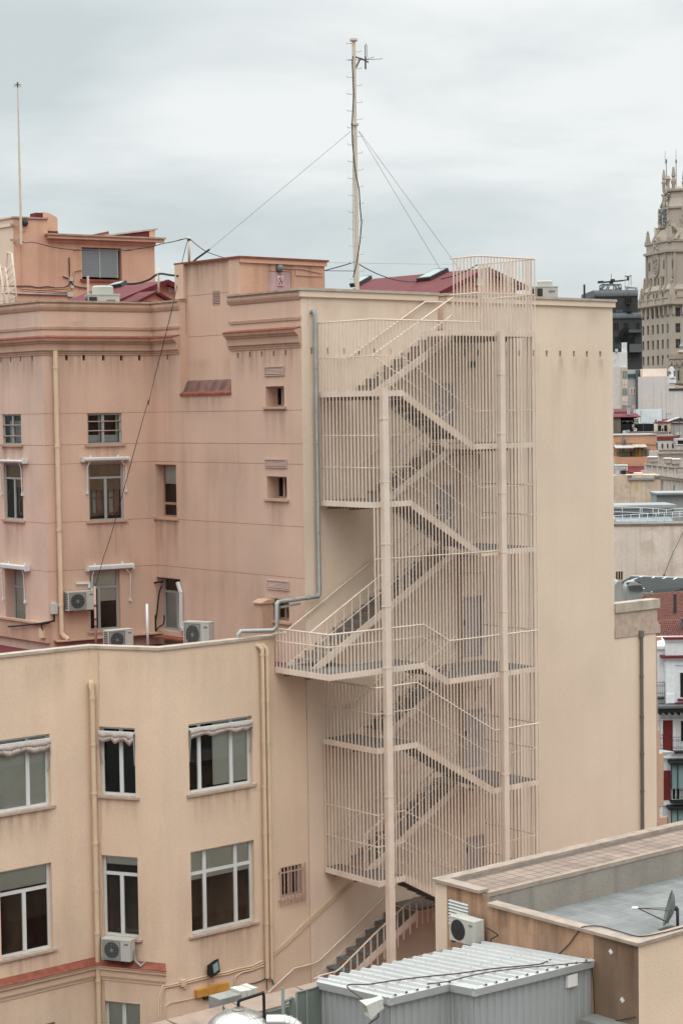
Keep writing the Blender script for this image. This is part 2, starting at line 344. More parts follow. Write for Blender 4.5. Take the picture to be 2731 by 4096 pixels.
def smooth(pts, k=5):
    P = [V(p) for p in pts]; out = []
    for i in range(len(P) - 1):
        a, b, c, d = P[max(i - 1, 0)], P[i], P[i + 1], P[min(i + 2, len(P) - 1)]
        for j in range(k):
            t = j / k; out.append(.5 * ((2 * b) + (c - a) * t + (2 * a - 5 * b + 4 * c - d) * t * t + (3 * b - a - 3 * c + d) * t ** 3))
    return out + [P[-1]]
def wall(fr, u0, u1, z0, z1, holes, name, mats, parent, rev=.25, room=1.0, joints=(), skip=(), stains_shade=()):
    """rendered wall with real openings: front skin, reveals, and a dark room box behind each opening.
       mats = [wall, interior, joint]; holes (ua,ub,za,zb[,rev])"""
    b = MB()
    us = sorted(set([u0, u1] + [h[0] for h in list(holes) + list(skip)] + [h[1] for h in list(holes) + list(skip)])); us = [u for u in us if u0 <= u <= u1]
    zs = sorted(set([z0, z1] + [h[2] for h in list(holes) + list(skip)] + [h[3] for h in list(holes) + list(skip)])); zs = [z for z in zs if z0 <= z <= z1]
    for i in range(len(us) - 1):
        for j in range(len(zs) - 1):
            um, zm = (us[i] + us[i + 1]) / 2, (zs[j] + zs[j + 1]) / 2
            if any(h[0] < um < h[1] and h[2] < zm < h[3] for h in list(holes) + list(skip)): continue
            b.face([fr.P(us[i], zs[j]), fr.P(us[i + 1], zs[j]), fr.P(us[i + 1], zs[j + 1]), fr.P(us[i], zs[j + 1])], 0)
    for h in holes:
        a, c, e, f = h[:4]; r = h[4] if len(h) > 4 else rev; rm = h[5] if len(h) > 5 else room
        e2, f2 = max(e, z0), min(f, z1)
        for (p, q) in (((a, e), (a, f)), ((c, f), (c, e)), ((a, f), (c, f)), ((c, e), (a, e))):
            b.face([fr.P(p[0], p[1]), fr.P(q[0], q[1]), fr.P(q[0], q[1], -r), fr.P(p[0], p[1], -r)], 0)
        m = .12 if rm > .3 else 0
        A, B_, E_, F_ = a - m, c + m, e - m, f + m
        for (p, q) in (((A, E_), (A, F_)), ((B_, F_), (B_, E_)), ((A, F_), (B_, F_)), ((B_, E_), (A, E_))):
            b.face([fr.P(p[0], p[1], -r), fr.P(q[0], q[1], -r), fr.P(q[0], q[1], -r - rm), fr.P(p[0], p[1], -r - rm)], 1)
        b.face([fr.P(A, E_, -r - rm), fr.P(B_, E_, -r - rm), fr.P(B_, F_, -r - rm), fr.P(A, F_, -r - rm)], 1)
    b.mi = 2
    for z in joints:
        # the joint stops at openings
        cuts = sorted([(h[0], h[1]) for h in list(holes) + list(skip) if h[2] < z < h[3]]); x = u0
        for c in cuts + [(u1, u1)]:
            if c[0] - x > .02: b.fbox(fr, x, c[0], z - .007, z + .007, -.01, .0025)
            x = c[1]
    if stains_shade:
        mats = list(mats) + ['stain', 'stain_pale', 'stain_shade_soft']; lay = b.bm.loops.layers.uv.new('UVMap')
        for k, st in enumerate(stains_shade):
            a, c, e, f, kind = st; oo = .003 + .0006 * (k % 5); m_i = 3 + kind
            fc = b.face([fr.P(a, e, oo), fr.P(c, e, oo), fr.P(c, f, oo), fr.P(a, f, oo)], m_i)
            uvs = ((0, 0), (1, 0), (1, 1), (0, 1)) if st[3] > st[2] else ((0, 0), (1, 0), (1, 1), (0, 1))
            for lp, q in zip(fc.loops, uvs): lp[lay].uv = q
    o = b.build(name, mats, parent)
    return o
def sills(rs, d=1.1, kind=0, ext=.12): return [(r[0] - ext, r[1] + ext, r[2] - d, r[2] - .07, kind) for r in rs]
def frame_members(b, fr, r, o, w=.06, d=.06, vs=(), hs=(), hw=None):
    """outer frame plus mullions vs (fractions of width, optional (frac,zlo,zhi)) and transoms hs"""
    a, c, e, f = r; W, Hh = c - a, f - e
    b.fbox(fr, a, a + w, e, f, o - d, o); b.fbox(fr, c - w, c, e, f, o - d, o)
    b.fbox(fr, a + w, c - w, e, e + w, o - d, o); b.fbox(fr, a + w, c - w, f - w, f, o - d, o)
    for h in hs: z = e + Hh * h; b.fbox(fr, a + w, c - w, z - w * .6, z + w * .6, o - d, o + .004)
    for v in vs:
        fx, lo, hi = v if isinstance(v, tuple) else (v, 0, 1)
        x = a + W * fx; b.fbox(fr, x - w * .75, x + w * .75, e + (w if lo == 0 else Hh * lo), f - (w if hi == 1 else Hh * (1 - hi)), o - d, o + .008)
def window(fr, r, parent, mat='white_frame', o=-.12, vs=(.5,), hs=(), w=.06, sill=True, sillm='marble_sill', pane='glass', blind=None, blindm='blind_grey',
           inner=None, label=None, name='window'):
    b = MB(); frame_members(b, fr, r, o, w=w, vs=vs, hs=hs); win = b.build(name, mat, parent)
    if label: win['label'] = label
    a, c, e, f = r
    b = MB(); b.face([fr.P(a + w, e + w, o - .03), fr.P(c - w, e + w, o - .03), fr.P(c - w, f - w, o - .03), fr.P(a + w, f - w, o - .03)]); b.build('pane', pane, win, out=fr.n)
    if sill:
        b = MB(); b.fbox(fr, a - .1, c + .1, e - .06, e + .005, o - .01, .07); b.build('sill', sillm, win)
    if blind:
        for (fa, fb, z0, z1) in blind:
            b = MB(); b.fbox(fr, a + (c - a) * fa + .01, a + (c - a) * fb - .01, e + (f - e) * z0, e + (f - e) * z1, o - .06, o - .05); b.build('blind', blindm, win)
    return win
# ------------------------------------------------------------------ apartment building (pink courtyard walls, cream flank)
XC, YB = 32.6, 40.45
FC = Fr((0, YB), 90); FL3 = Fr((XC, 47.6), 180); FL2 = Fr((XC, 47.6), 98); FL1 = Fr((29.09, 60), 180)
U2 = (29.09 - XC) / FL2.u.x; YK = FL2.P(U2, 0).y; U1 = 60 - YK
APT = thing('apartment_building', 'tall pink and cream rendered building with stepped cornices, flat roof and plain windowless flank', 'building', (38, 48, -26))
WM = ['pink', 'interior', 'joint']
zj = [FL3.at(1000, 1643)[1], FL3.at(1000, 1774)[1], FL3.at(800, 1849)[1], FL3.at(800, 2083)[1], FL3.at(800, 2276)[1]]
ZT = 27.27
z2 = lambda y: FL2.at(400, y)[1]
# --- windows (pixel rectangles on each plane)
W1 = FL2.rect(351, 488, 1653, 1777); W2 = FL2.rect(356, 495, 1850, 2082); W3 = FL2.rect(362, 482, 2277, 2520)
vz = (z2(1442), z2(1421))
vent2 = [(FL2.at(x, 1430)[0], FL2.at(x + 11, 1430)[0]) + vz + (.1, .35) for x in (262, 331, 409, 481, 554)]
b = MB()
wall(FL2, U2, 0, -26, ZT, [W1, W2, W3] + vent2, 'courtyard_wall', WM, APT, joints=zj, rev=.22, stains_shade=sills([W1, W2], 1.3) + [(U2 + .02, -.02, ZT - 2.62, z2(1403) - .14, 0), (U2 + .02, -.02, 17.0, 20.4, 2)] + sills([W2], 2.0, 1) + [(U2 + .1, -.1, z2(1349) + .02, z2(1349) + .5, 2)])
D1a = FL1.rect(13, 86, 1657, 1778); D1b = FL1.rect(18, 93, 1855, 2079); D1c = FL1.rect(23, 102, 2274, 2490)
vent1 = [(FL1.at(x, 1437)[0], FL1.at(x + 6, 1437)[0]) + vz + (.1, .35) for x in (2, 41, 80, 127)]
wall(FL1, 0, U1, -26, ZT, [D1a, D1b, D1c + (.35,)] + vent1, 'bay_wall', ['pink_pale', 'interior', 'joint'], APT, joints=zj, rev=.14, stains_shade=sills([D1a, D1b], 1.2) + sills([D1b], 2.2, 1) + [(8, U1, ZT - 2.62, z2(1403) - .14, 0)])
# L3: lower part full width, then either side of the recess
ZS = FL3.at(820, 1577)[1]; ua, ub = 47.6 - 46.18, 47.6 - 43.66
W4 = FL3.rect(623, 706, 1858, 2071); W5 = FL3.rect(628, 723, 2312, 2524)
S1 = FL3.rect(1063, 1136, 1545, 1627); S2 = FL3.rect(1068, 1147, 1906, 1996); S3 = FL3.rect(1073, 1156, 2395, 2484)
RD = .3; XT = XC + RD
v3 = [(FL3.at(x, 1415)[0], FL3.at(x + 7, 1415)[0], FL3.at(1043, 1427)[1], FL3.at(1043, 1406)[1], .1, .35) for x in (948, 996, 1043, 1091, 1139)]
v3 += [(FL3.at(666, 1430)[0], FL3.at(673, 1430)[0], vz[0], vz[1], .1, .35)]
wall(FL3, 0, 7.15, -26, ZT, [W4 + (.34,), W5 + (.34,), S1 + (.42,), S2 + (.42,), S3 + (.42,)] + v3, 'courtyard_wall', ['pink_side', 'interior', 'joint'], APT, joints=zj, skip=[(ua, ub, ZS, ZT)], stains_shade=sills([W4, S1, S2], 1.4) + sills([W4], 2.1, 1) + [(ub, 7.1, ZT - 2.62, z2(1403) - .14, 0), (.05, ua, ZT - 2.62, z2(1403) - .14, 0), (ua, ub, ZS - .9, ZS - .04, 0), (.05, 7.1, 17.0, 19.6, 2), (.4, 5.6, 19.8, 23.2, 2)])
for u_ in (ua, ub):  # recess cheeks and sill
    b = MB(); b.face([FL3.P(u_, ZS), FL3.P(u_, ZT), FL3.P(u_, ZT, -RD), FL3.P(u_, ZS, -RD)]); b.build('recess_cheek', 'pink', APT)
b = MB(); b.fprof(FL3, [(-.02, ZS - .02), (-.02, ZS + .05), (-.10, ZS + .09), (-RD + .06, ZS + .37), (-RD + .005, ZS + .42), (-RD + .005, ZS - .02)], ua + .004, ub - .004); b.build('recess_sill', 'recess_grime', APT)
b = MB(); b.fprof(FL3, [(.04, ZS - .03), (.04, ZS + .03), (-.09, ZS + .085), (-.09, ZS - .03)], ua + .01, ub - .01); b.build('sill_flashing', 'terracotta', APT)
# --- cornices / parapets swept along the three courtyard faces
TM = math.tan(rad(41))
zz = {y: z2(y) for y in (1403, 1388, 1378, 1374, 1366, 1360, 1354, 1349, 1319, 1308, 1244, 1232, 1224, 1220, 1212, 1205)}
corn = [(-.02, zz[1403]), (.10, zz[1403]), (.10, zz[1378]), (.15, zz[1374]), (.15, zz[1366] - .02), (.21, zz[1366]), (.23, zz[1360]), (.23, zz[1354]), (-.02, zz[1349])]
flash = [(.15, zz[1354] + .004), (.25, zz[1354] - .01), (.25, zz[1354] + .02), (.003, zz[1349] + .04), (.003, zz[1349])]
band = [(-.02, zz[1319]), (.03, zz[1319]), (.04, zz[1308]), (-.02, zz[1308] + .02)]
capm = [(-.02, zz[1244]), (.03, zz[1244]), (.07, zz[1232]), (.08, zz[1224]), (.05, zz[1220]), (.05, zz[1212]), (-.02, zz[1212])]
frz = [(-.02, zz[1403] - .13), (.025, zz[1403] - .13), (.025, zz[1403] - .09), (.05, zz[1403] - .07), (.05, zz[1403] - .002), (-.02, zz[1403] - .002)]
capz = [(-.27, zz[1212] - .0), (.10, zz[1212]), (.10, zz[1205]), (-.27, zz[1205])]
segs = [(FL1, 0, U1, 0, TM), (FL2, U2, 0, -TM, -TM), (FL3, 0, ua + .02, TM, 0), (FL3, ub - .06, 7.15, 0, 0)]
for fr, a, c, d0, d1 in segs:
    b = MB(); b.fprof(fr, corn, a, c, d0, d1); b.fprof(fr, frz, a, c, d0, d1); b.build('cornice', 'pink_trim', APT)
    b = MB(); b.fprof(fr, band, a, c, d0, d1); b.fprof(fr, capm, a, c, d0, d1); b.build('parapet_moulding', 'pink_trim', APT)
    b = MB(); b.fprof(fr, flash, a, c, d0, d1); b.build('cornice_flashing', 'terracotta', APT)
    b = MB(); b.fprof(fr, capz, a, c, d0, d1); b.fprof(fr, [(-.25, 26.3), (-.24, 26.3), (-.24, zz[1212] - .003), (-.25, zz[1212] - .003)], a, c, d0, d1); b.build('parapet_coping', 'coping_dirty', APT)
# --- cream flank
ga, gb = FC.at(1748, 1170)[0], FC.at(1780, 1170)[0]
XR = FC.at(2448, 1300)[0]; XW = FC.at(2620, 2435)[0]; ZW = FC.at(2560, 2440)[1]
doors = [FC.rect(1738, 1812, 1530, 1672), FC.rect(1739, 1813, 1938, 2085), FC.rect(1845, 1931, 2384, 2620), FC.rect(1852, 1944, 2834, 3063), FC.rect(1860, 1943, 3342, 3520)]
RL = [26.15, 23.0, 20.0, 16.53, 13.24]
dd = []
for (a, c, e, f), lv in zip(doors, RL[1:] + [9.75]): dd.append((a, c, lv + .12, f))
fv = [(FC.at(x, 1407)[0], FC.at(x + 8, 1407)[0], FC.at(1500, 1419)[1], FC.at(1500, 1394)[1], .1, .35) for x in (1243, 1308, 1371, 1433, 1494, 1555, 1618, 1680, 1740, 1797, 1853, 1908, 1963, 2018, 2072, 2127, 2181, 2235, 2290, 2342, 2395)]
CW = ['cream', 'interior', 'joint']
ZG = 26.2
rs_ = random.Random(12)
fst = [(h_[0] - .08, h_[1] + .08, h_[2] - rs_.uniform(.3, .8), h_[2], 2) for h_ in fv[12:]] + [(39.5, XR - .05, 22.5, 26.1, 2)]
wall(FC, XC, XR, -26, ZG, [d + (.12, .05) for d in dd] + fv, 'flank_wall', CW, APT, stains_shade=fst)
wall(FC, XC, ga, ZG, ZT, [], 'flank_wall', CW, APT, stains_shade=[(XC + .02, ga - .02, ZG + .01, ZT - .18, 2)]); wall(FC, gb, XR, ZG, ZT, [], 'flank_wall', CW, APT, stains_shade=[(gb + .02, XR - .02, ZG + .01, ZT - .18, 2)])
for a, c in ((XC - .117, ga), (gb - .05, XR + .1)):
    b = MB(); b.fbox(FC, a, c, ZT + .002, ZT + .073, -.3, .11); b.build('flank_coping', 'coping', APT)
    b = MB(); b.fbox(FC, a + .06, c - .03, ZT - .17, ZT - .001, -.02, .07); b.fbox(FC, max(a, XC), min(c, XR), 26.3, ZT, -.28, -.27); b.fbox(FC, c - .1 if a < 34 else a + .05, (c - .095) if a < 34 else a + .055, ZG, ZT, -.27, -.01); b.build('flank_fascia', 'cream', APT)
for d in dd:
    b = MB(); b.fbox(FC, d[0] + .03, d[1] - .03, d[2] + .02, d[3] - .03, -.1, -.05); dr = b.build('door', 'mauve_door', APT)
    b = MB(); frame_members(b, FC, d, .01, w=.05, d=.08, vs=()); b.build('frame', 'mauve_door', dr)
    b = MB(); b.fbox(FC, d[0] + .1, d[0] + .14, d[2] + .95, d[2] + 1.1, -.05, .0); b.build('handle', 'darkmetal', dr)
# wing at the street end
wall(FC, XR, XW, -26, ZW, [], 'wing_wall', CW, APT)
b = MB()
zt0, zt1 = FC.at(2520, 2415)[1], FC.at(2520, 2432)[1]
b.fbox(FC, XR, XW + .16, zt1 - .1, zt0 + .06, -.35, .06); b.build('wing_parapet', 'coping', APT)
b = MB(); b.fbox(FC, XR, XW + .08, FC.at(2520, 2545)[1] - .01, zt1 - .1, -.3, .006); b.build('wing_parapet_panel', 'marble_sill', APT)
b = MB(); b.fbox(FC, XR, XW + .2, FC.at(2520, 2545)[1], FC.at(2520, 2512)[1], -.3, .03); b.fbox(FC, XR, XW + .14, FC.at(2520, 2512)[1], FC.at(2520, 2503)[1], -.3, .018); b.build('wing_band', 'marble_sill', APT)
b = MB()
FE = Fr((XW, YB), 0)   # street face, seen edge-on: only its mouldings stand out
for ytop, ybot, out in ((2560, 3300, .12), (2552, 2566, .36), (2960, 3300, .2), (2925, 2990, .28), (3020, 3120, .42), (3120, 3230, .42), (3280, 3310, .62)):
    za, zb = FC.at(2620, ytop)[1], FC.at(2620, ybot)[1]
    b.box(XW - .01, XW + out, YB + .02 + out * .06 + abs(ytop % 7) * .004, YB + 9 - out * .1, zb, za)
b.build('street_front', 'pink_trim', APT)
b = MB(); za = FC.at(2640, 3025)[1]; b.prism([(XW + .02, YB + .3, za + .08), (XW + 1.25, YB + .3, za - .02), (XW + 1.25, YB + .3, za - .08), (XW + .02, YB + .3, za - .12)], (0, 5, 0)); b.build('balcony_slab', 'roofgrey', APT)
b = MB()
b.box(XW + .02, XW + .75, YB + .5, YB + 4.8, za - .55, za - .12); b.build('balcony_bracket', 'pink_trim', APT)
# roof deck, rear and hidden sides
b = MB(); b.prism([(29.12, 48.2, 26.2), (XC - .0, 47.75, 26.2), (XC + .02, 47.6 - ua + .01, 26.2), (XT + .02, 47.6 - ua + .01, 26.2), (XT + .02, 47.6 - ub - .01, 26.2), (XC + .02, 47.6 - ub - .01, 26.2), (XC + .02, YB + .02, 26.2), (XR, YB + .02, 26.2), (XR, 62, 26.2), (29.12, 62, 26.2)], (0, 0, .1)); b.build('roof_deck', 'redpaint', APT)
b = MB(); b.face([(XR, YB, -26), (XR, 62, -26), (XR, 62, 27.3), (XR, YB, 27.3)]); b.face([(XR, 62, -26), (29.09, 62, -26), (29.09, 62, 27.3), (XR, 62, 27.3)])
b.box(XR, XW, YB + 8.9, YB + 9, -26, ZW); b.box(XW - .02, XW, YB + .01, YB + 9, -26, ZW); b.box(XR + .01, XW - .3, YB + .36, YB + 8.9, ZW - .35, ZW - .3)
b.build('rear_wall', 'cream', APT)
# --- windows
def winL(fr, r, **k): return window(fr, r, APT, **k)
w = winL(FL2, W1, mat='grey_frame', vs=(.47,), w=.055, sillm='pink_trim', o=-.06)
b = MB(); W = W1[1] - W1[0]; Hh = W1[3] - W1[2]
for fa, fb in ((.03, .45), (.5, .96)): b.fbox(FL2, W1[0] + W * fa, W1[0] + W * fb, W1[2] + Hh * .07, W1[2] + Hh * .3, -.2, -.17); b.fbox(FL2, W1[0] + W * fb - .07, W1[0] + W * fb, W1[2] + Hh * .3, W1[3] - .05, -.2, -.17)
b.build('inner_sash', 'white_wood', w)
b = MB()
for h in (.44, .74): b.tube([FL2.P(W1[0], W1[2] + Hh * h, -.05), FL2.P(W1[1], W1[2] + Hh * h, -.05)], .018, 6)
b.build('guard_bar', 'wood_pink', w)
w = winL(FL2, W2, mat='grey_frame', vs=((.5, 0, .74),), hs=(.74,), w=.055, sillm='pink_trim', o=-.06, blind=[(0, 1, .52, 1)], blindm='rollshut')
b = MB(); a, c, e, f = W2
for fa, fb in ((.03, .33), (.36, .48), (.54, .82), (.84, .95)):
    pass
ux = lambda q: a + (c - a) * q
uz = lambda q: e + (f - e) * q
for q0, q1, z0_, z1_ in ((.02, .06, .08, .52), (.15, .19, .08, .52), (.3, .45, .08, .52), (.5, .6, .08, .52), (.62, .66, .08, .52), (.8, .95, .08, .52), (.02, .95, .08, .13), (.02, .95, .38, .40)): b.fbox(FL2, ux(q0), ux(q1), uz(z0_), uz(z1_), -.22, -.19)
b.build('inner_sash', 'brown_frame', w)
b = MB(); b.fbox(FL2, ux(.02), ux(.95), uz(.1), uz(.52), -.27, -.26); b.build('curtain', 'curtain', w)
w = winL(FL2, W3, mat='grey_frame', vs=((.36, 0, .7),), hs=(.7,), w=.055, sillm='pink_trim', o=-.15, blind=[(0, 1, .7, 1), (.36, 1, .47, .7)])
w['label'] = 'tall grey sliding door half covered by a blind'
w = winL(FL1, D1a, mat='grey_frame', vs=(.5,), w=.045, sillm='pink_trim', o=-.04)
b = MB(); a, c, e, f = D1a
for h in (.28, .64): b.tube([FL1.P(a, e + (f - e) * h, -.02), FL1.P(c, e + (f - e) * h, -.02)], .018, 6)
b.build('guard_bar', 'wood_pink', w)
b = MB(); b.fbox(FL1, a + .1, c - .05, e + .05, f - .2, -.2, -.19); b.build('curtain', 'curtain', w)
w = winL(FL1, D1b, mat='grey_frame', vs=((.5, 0, .74),), hs=(.74,), w=.05, sillm='pink_trim', o=-.05, blind=[(.5, 1, .58, .74), (0, 1, .76, 1)], blindm='rollshut')
b = MB(); a, c, e, f = D1b
for q0, q1, z0_, z1_ in ((.55, .6, .08, .58), (.72, .77, .08, .58), (.92, .97, .08, .58), (.55, .97, .08, .13), (.55, .97, .36, .39)): b.fbox(FL1, ux(q0), ux(q1), uz(z0_), uz(z1_), -.16, -.14)
b.build('inner_sash', 'brown_frame', w)
w = winL(FL1, D1c, mat='grey_frame', vs=(), hs=(.64,), w=.06, sill=False, o=-.3, blind=[(0, 1, .0, 1)])
w = winL(FL3, W4, mat='brown_frame', vs=(), hs=(.26,), w=.06, sillm='pink_trim', o=-.28, blind=[(0, 1, .63, .98)])
w = winL(FL3, W5, mat='grey_frame', vs=((.55, 0, .7),), hs=(.72,), w=.06, sill=False, o=-.28, blind=[(0.02, .55, .04, .7)], blindm='curtain')
for r in (S1, S2, S3):
    w = winL(FL3, r, mat='wood_pink', vs=(.36, .62), w=.05, sillm='pink_trim', o=-.36)
for px in ((1060, 1138, 1465, 1503), (1062, 1148, 1836, 1871), (1069, 1156, 2321, 2359)):
    r = FL3.rect(*px); b = MB(); frame_members(b, FL3, r, .04, w=.03, d=.05); g = b.build('vent_grille', 'vent', APT)
    b = MB(); n = 5
    for i in range(n): z = r[2] + .04 + (r[3] - r[2] - .08) * (i + .5) / n; b.fprof(FL3, [(.004, z + .018), (.02, z - .012), (.028, z - .006), (.01, z + .022)], r[0] + .03, r[1] - .03)
    b.build('slat', 'vent', g)
    b = MB(); b.fbox(FL3, r[0] + .03, r[1] - .03, r[2] + .03, r[3] - .03, .0, .003); b.build('backing', 'black', g)
# awnings over the courtyard windows
def awning(fr, x0, x1, y0, y1, arms, parent=APT):
    a, c, e, f = fr.rect(x0, x1, y0, y1, .15)
    b = MB(); h = f - e; b.fprof(fr, [(.02, e + .02), (.12, e), (.19, e + .03), (.2, f - .03), (.1, f), (.02, f - .01)], a, c)
    b.fbox(fr, a - .03, a, e - .01, f + .005, .01, .21); b.fbox(fr, c, c + .03, e - .01, f + .005, .01, .21)
    b.fprof(fr, [(.0, e + .05), (.03, e + .05), (.03, f + .06), (.0, f + .06)], a + .25, a + .31); b.fprof(fr, [(.0, e + .05), (.03, e + .05), (.03, f + .06), (.0, f + .06)], c - .31, c - .25)
    aw = b.build('awning', 'white_frame', parent)
    for (xa, ya, xb, yb) in arms:
        p = fr.at(xa, ya, .15); q = fr.at(xb, yb, .03); b = MB()
        b.tube([fr.P(p[0], e + .02, .14), fr.P(p[0] - .02, e - .05, .12), fr.P(q[0] + .01, e - .16, .07), fr.P(q[0], q[1] + .08, .05), fr.P(q[0], q[1], .05)], .017, 6)
        b.fbox(fr, q[0] - .03, q[0] + .03, q[1] - .05, q[1] + .03, .0, .07); b.build('arm', 'white_frame', aw)
    return aw
S = lambda x, y: (x * .574, 1600 + y * .574)
def arm(xa, ya, xb, yb): return S(xa, ya) + S(xb, yb)
awning(FL2, 335, 515, 1828, 1844, [arm(630, 425, 608, 645), arm(858, 420, 878, 630)])
awning(FL2, 353, 532, 2258, 2279, [arm(660, 1185, 641, 1320), arm(892, 1172, 908, 1390)])
awning(FL1, 1, 96, 1839, 1852, [arm(12, 440, 15, 650), arm(135, 440, 160, 655)])
awning(FL1, 3, 104, 2257, 2278, [arm(22, 1170, 27, 1385), arm(155, 1180, 178, 1405)])
# wall base details at the terrace
b = MB(); zp = FL1.at(100, 2485)[1]; b.fbox(FL1, 0, U1 + .1, 17.3, zp, .0, .12); b.fbox(FL1, 0, U1 + .1, zp, zp + .06, -.02, .17); b.build('plinth', 'pink_trim', APT)
b = MB(); zq = FL2.at(270, 2556)[1]; b.fbox(FL2, U2 + .15, 0, zq - .04, zq, -.001, .3); b.build('plinth_ledge', 'pink_trim', APT)
b = MB(); b.fbox(FL2, U2 + .16, 0, 17.3, zq - .04, .001, .26); b.build('plinth', 'redpaint', APT)
b = MB(); zq = FL3.at(700, 2545)[1]; b.fbox(FL3, .35, 2.1, zq - .05, zq, .0, .4); b.build('door_step', 'terracotta', APT)
# left drainpipe
def pipe(pts, r, name, mat, parent, n=10, collars=()):
    b = MB(); b.tube(pts, r, n)
    for z, q in collars: b.tube([V(q) + V((0, 0, -.04)), V(q) + V((0, 0, .04))], r * 1.22, n)
    return b.build(name, mat, parent)
xs = [(221, 1405), (222, 1470), (228, 1680), (233, 1900), (238, 2090), (243, 2300), (246, 2530)]
pu = FL2.at(233, 1900, .1)[0]; zt_, zb_ = z2(1404), FL2.at(245, 2545, .1)[1]
p3 = [FL2.P(pu, zt_, .1), FL2.P(pu, zb_ + .1, .1), FL2.P(pu + .06, zb_, .13), FL2.P(pu + .17, zb_ - .09, .2)]
pipe(p3, .075, 'drainpipe', 'pipe', APT, collars=[(0, FL2.P(pu, z, .1)) for z in (z2(1470), z2(1780), FL2.at(233, 2120, .1)[1], FL2.at(240, 2420, .1)[1])])
# grey drainpipe at the street end of the flank
xd = FC.at(2565, 2700, .08)[0]; zt_ = FC.at(2562, 2525, .08)[1]
p3 = [FC.P(xd - .03, zt_, -.02), FC.P(xd, zt_ - .02, .08), FC.P(xd, zt_ - .1, .08), FC.P(xd, -25.9, .08)]
pipe(p3, .055, 'drainpipe', 'pipe_grey', APT, collars=[(0, FC.P(xd, FC.at(2565, y, .08)[1], .08)) for y in (2707, 2868, 3015, 3165, 3325)])['label'] = 'grey drainpipe on the plain flank'
b = MB(); b.tube([FC.P(xd, zt_ + .01, .08), FC.P(xd, zt_ - .2, .08)], .085, 10); b.build('hopper', 'pipe_grey', APT)
# conduits and boxes behind the stair
b = MB()
xg = 38.4
for dx, za, zb in ((0, 25.6, 10), (.09, 23.2, 12), (-.08, 20.5, 13.5)): b.tube([FC.P(xg + dx, za, .03), FC.P(xg + dx + .02, (za + zb) / 2, .03), FC.P(xg + dx, zb, .03)], .018, 6)
b.build('conduit', 'pink_trim', APT)
for (px0, px1, py0, py1) in ((1800, 1915, 1818, 1835), (1835, 1935, 2290, 2370), (1900, 1960, 2745, 2800), (1815, 1860, 2570, 2590)):
    r = FC.rect(px0, px1, py0, py1); b = MB(); b.tube([FC.P(r[0], r[2], .02), FC.P(r[0], r[3], .02), FC.P(r[1], r[3], .02), FC.P(r[1], r[2] - .3, .02)], .014, 6); b.build('conduit', 'pink_trim', APT)
r = FC.rect(1876, 1898, 1445, 1470); b = MB(); b.fbox(FC, r[0], r[1], r[2], r[3], .0, .08); b.build('junction_box', 'darkmetal', APT)
# --- roof tower in the recess
yt0, yt1 = onx(961, 1031, XT).y, onx(711, 1067, XT).y
xt1 = ony(1297, 1041, yt0).x; ztt = onx(961, 1031, XT).z
FT = Fr((XT, yt1), 180); FS = Fr((0, yt0), 90)
vr = FT.rect(851, 880, 1165, 1221)
wall(FT, 0, yt1 - yt0, ZS - .2, ztt, [vr + (.1, .05)], 'tower_wall', WM, APT, joints=[FT.at(800, 1180)[1], FT.at(800, 1345)[1]], stains_shade=[(.1, yt1 - yt0 - .1, ztt - 1.3, ztt - .02, 0), (.4, yt1 - yt0 - .1, ZS + .3, ZS + 1.1, 2)])
dr = FS.rect(1078, 1165, 1085, 1180)
wall(FS, XT, xt1, 26.3, ztt, [(dr[0], dr[1], 26.35, dr[3], .05, .05)], 'tower_wall', ['orange_render', 'interior', 'joint'], APT, stains_shade=[(XT + .1, xt1 - .1, ztt - 1.2, ztt - .14, 0)])
b = MB(); b.box(XT, xt1, yt1 - .01, yt1, ZS, ztt); b.box(xt1 - .01, xt1, yt0, yt1, 26.3, ztt); b.build('tower_wall', 'pink', APT)
b = MB(); b.box(XT - .1, xt1 + .1, yt0 - .1, yt1 + .06, ztt, ztt + .05); b.build('tower_roof', 'terracotta', APT)
b = MB(); b.box(XT - .04, xt1 + .05, yt0 - .06, yt0 - .002, ztt - .13, ztt - .003); b.build('tower_fascia', 'orange_render', APT)
b = MB(); b.box(XT - .1, XT - .001, yt1 - .42, yt1 + .02, 27.36, ztt - .003); b.build('tower_pilaster', 'pink', APT); b = MB(); b.box(XT - .05, XT - .001, yt0 + .002, yt0 + .5, 27.36, ztt - .004); b.build('tower_pilaster', 'pink', APT)
b = MB(); n = 8
for i in range(n): z = vr[2] + (vr[3] - vr[2]) * (i + .5) / n; b.fprof(FT, [(-.06, z + .03), (.0, z - .02), (.008, z - .012), (-.05, z + .036)], vr[0] + .01, vr[1] - .01)
b.build('vent_louvre', 'wood_pink', APT)
b = MB(); b.fbox(FS, dr[0] + .01, dr[1] - .01, 26.36, dr[3] - .01, -.05, -.015); b.build('door', 'pink_door', APT)
b = MB()
for (xa, ya, xb, yb) in ((1186, 1101, 1290, 1106), (1133, 1073, 1286, 1094), (1182, 1068, 1182, 1100)):
    p, q = FS.at(xa, ya, .02), FS.at(xb, yb, .02); m_ = ((p[0] + q[0]) / 2, (p[1] + q[1]) / 2 + (.05 if ya == 1073 else 0)); b.tube([FS.P(p[0], p[1], .02), FS.P(m_[0], m_[1], .02), FS.P(q[0], q[1], .02)], .012, 6)
b.build('conduit', 'wood_pink', APT)
sg = FS.rect(1110, 1133, 1105, 1144)
SGN = thing('warning_sign', 'small white no-entry pedestrian sign with red caption on the pink roof tower door', 'sign', FS.P((sg[0] + sg[1]) / 2, sg[2], .02))
b = MB(); b.fbox(FS, sg[0], sg[1], sg[2], sg[3], .0, .015); b.build('panel', 'whitesign', SGN)
cx, cz = (sg[0] + sg[1]) / 2, sg[3] - (sg[1] - sg[0]) * .55; R_ = (sg[1] - sg[0]) * .46
b = MB(); n = 28
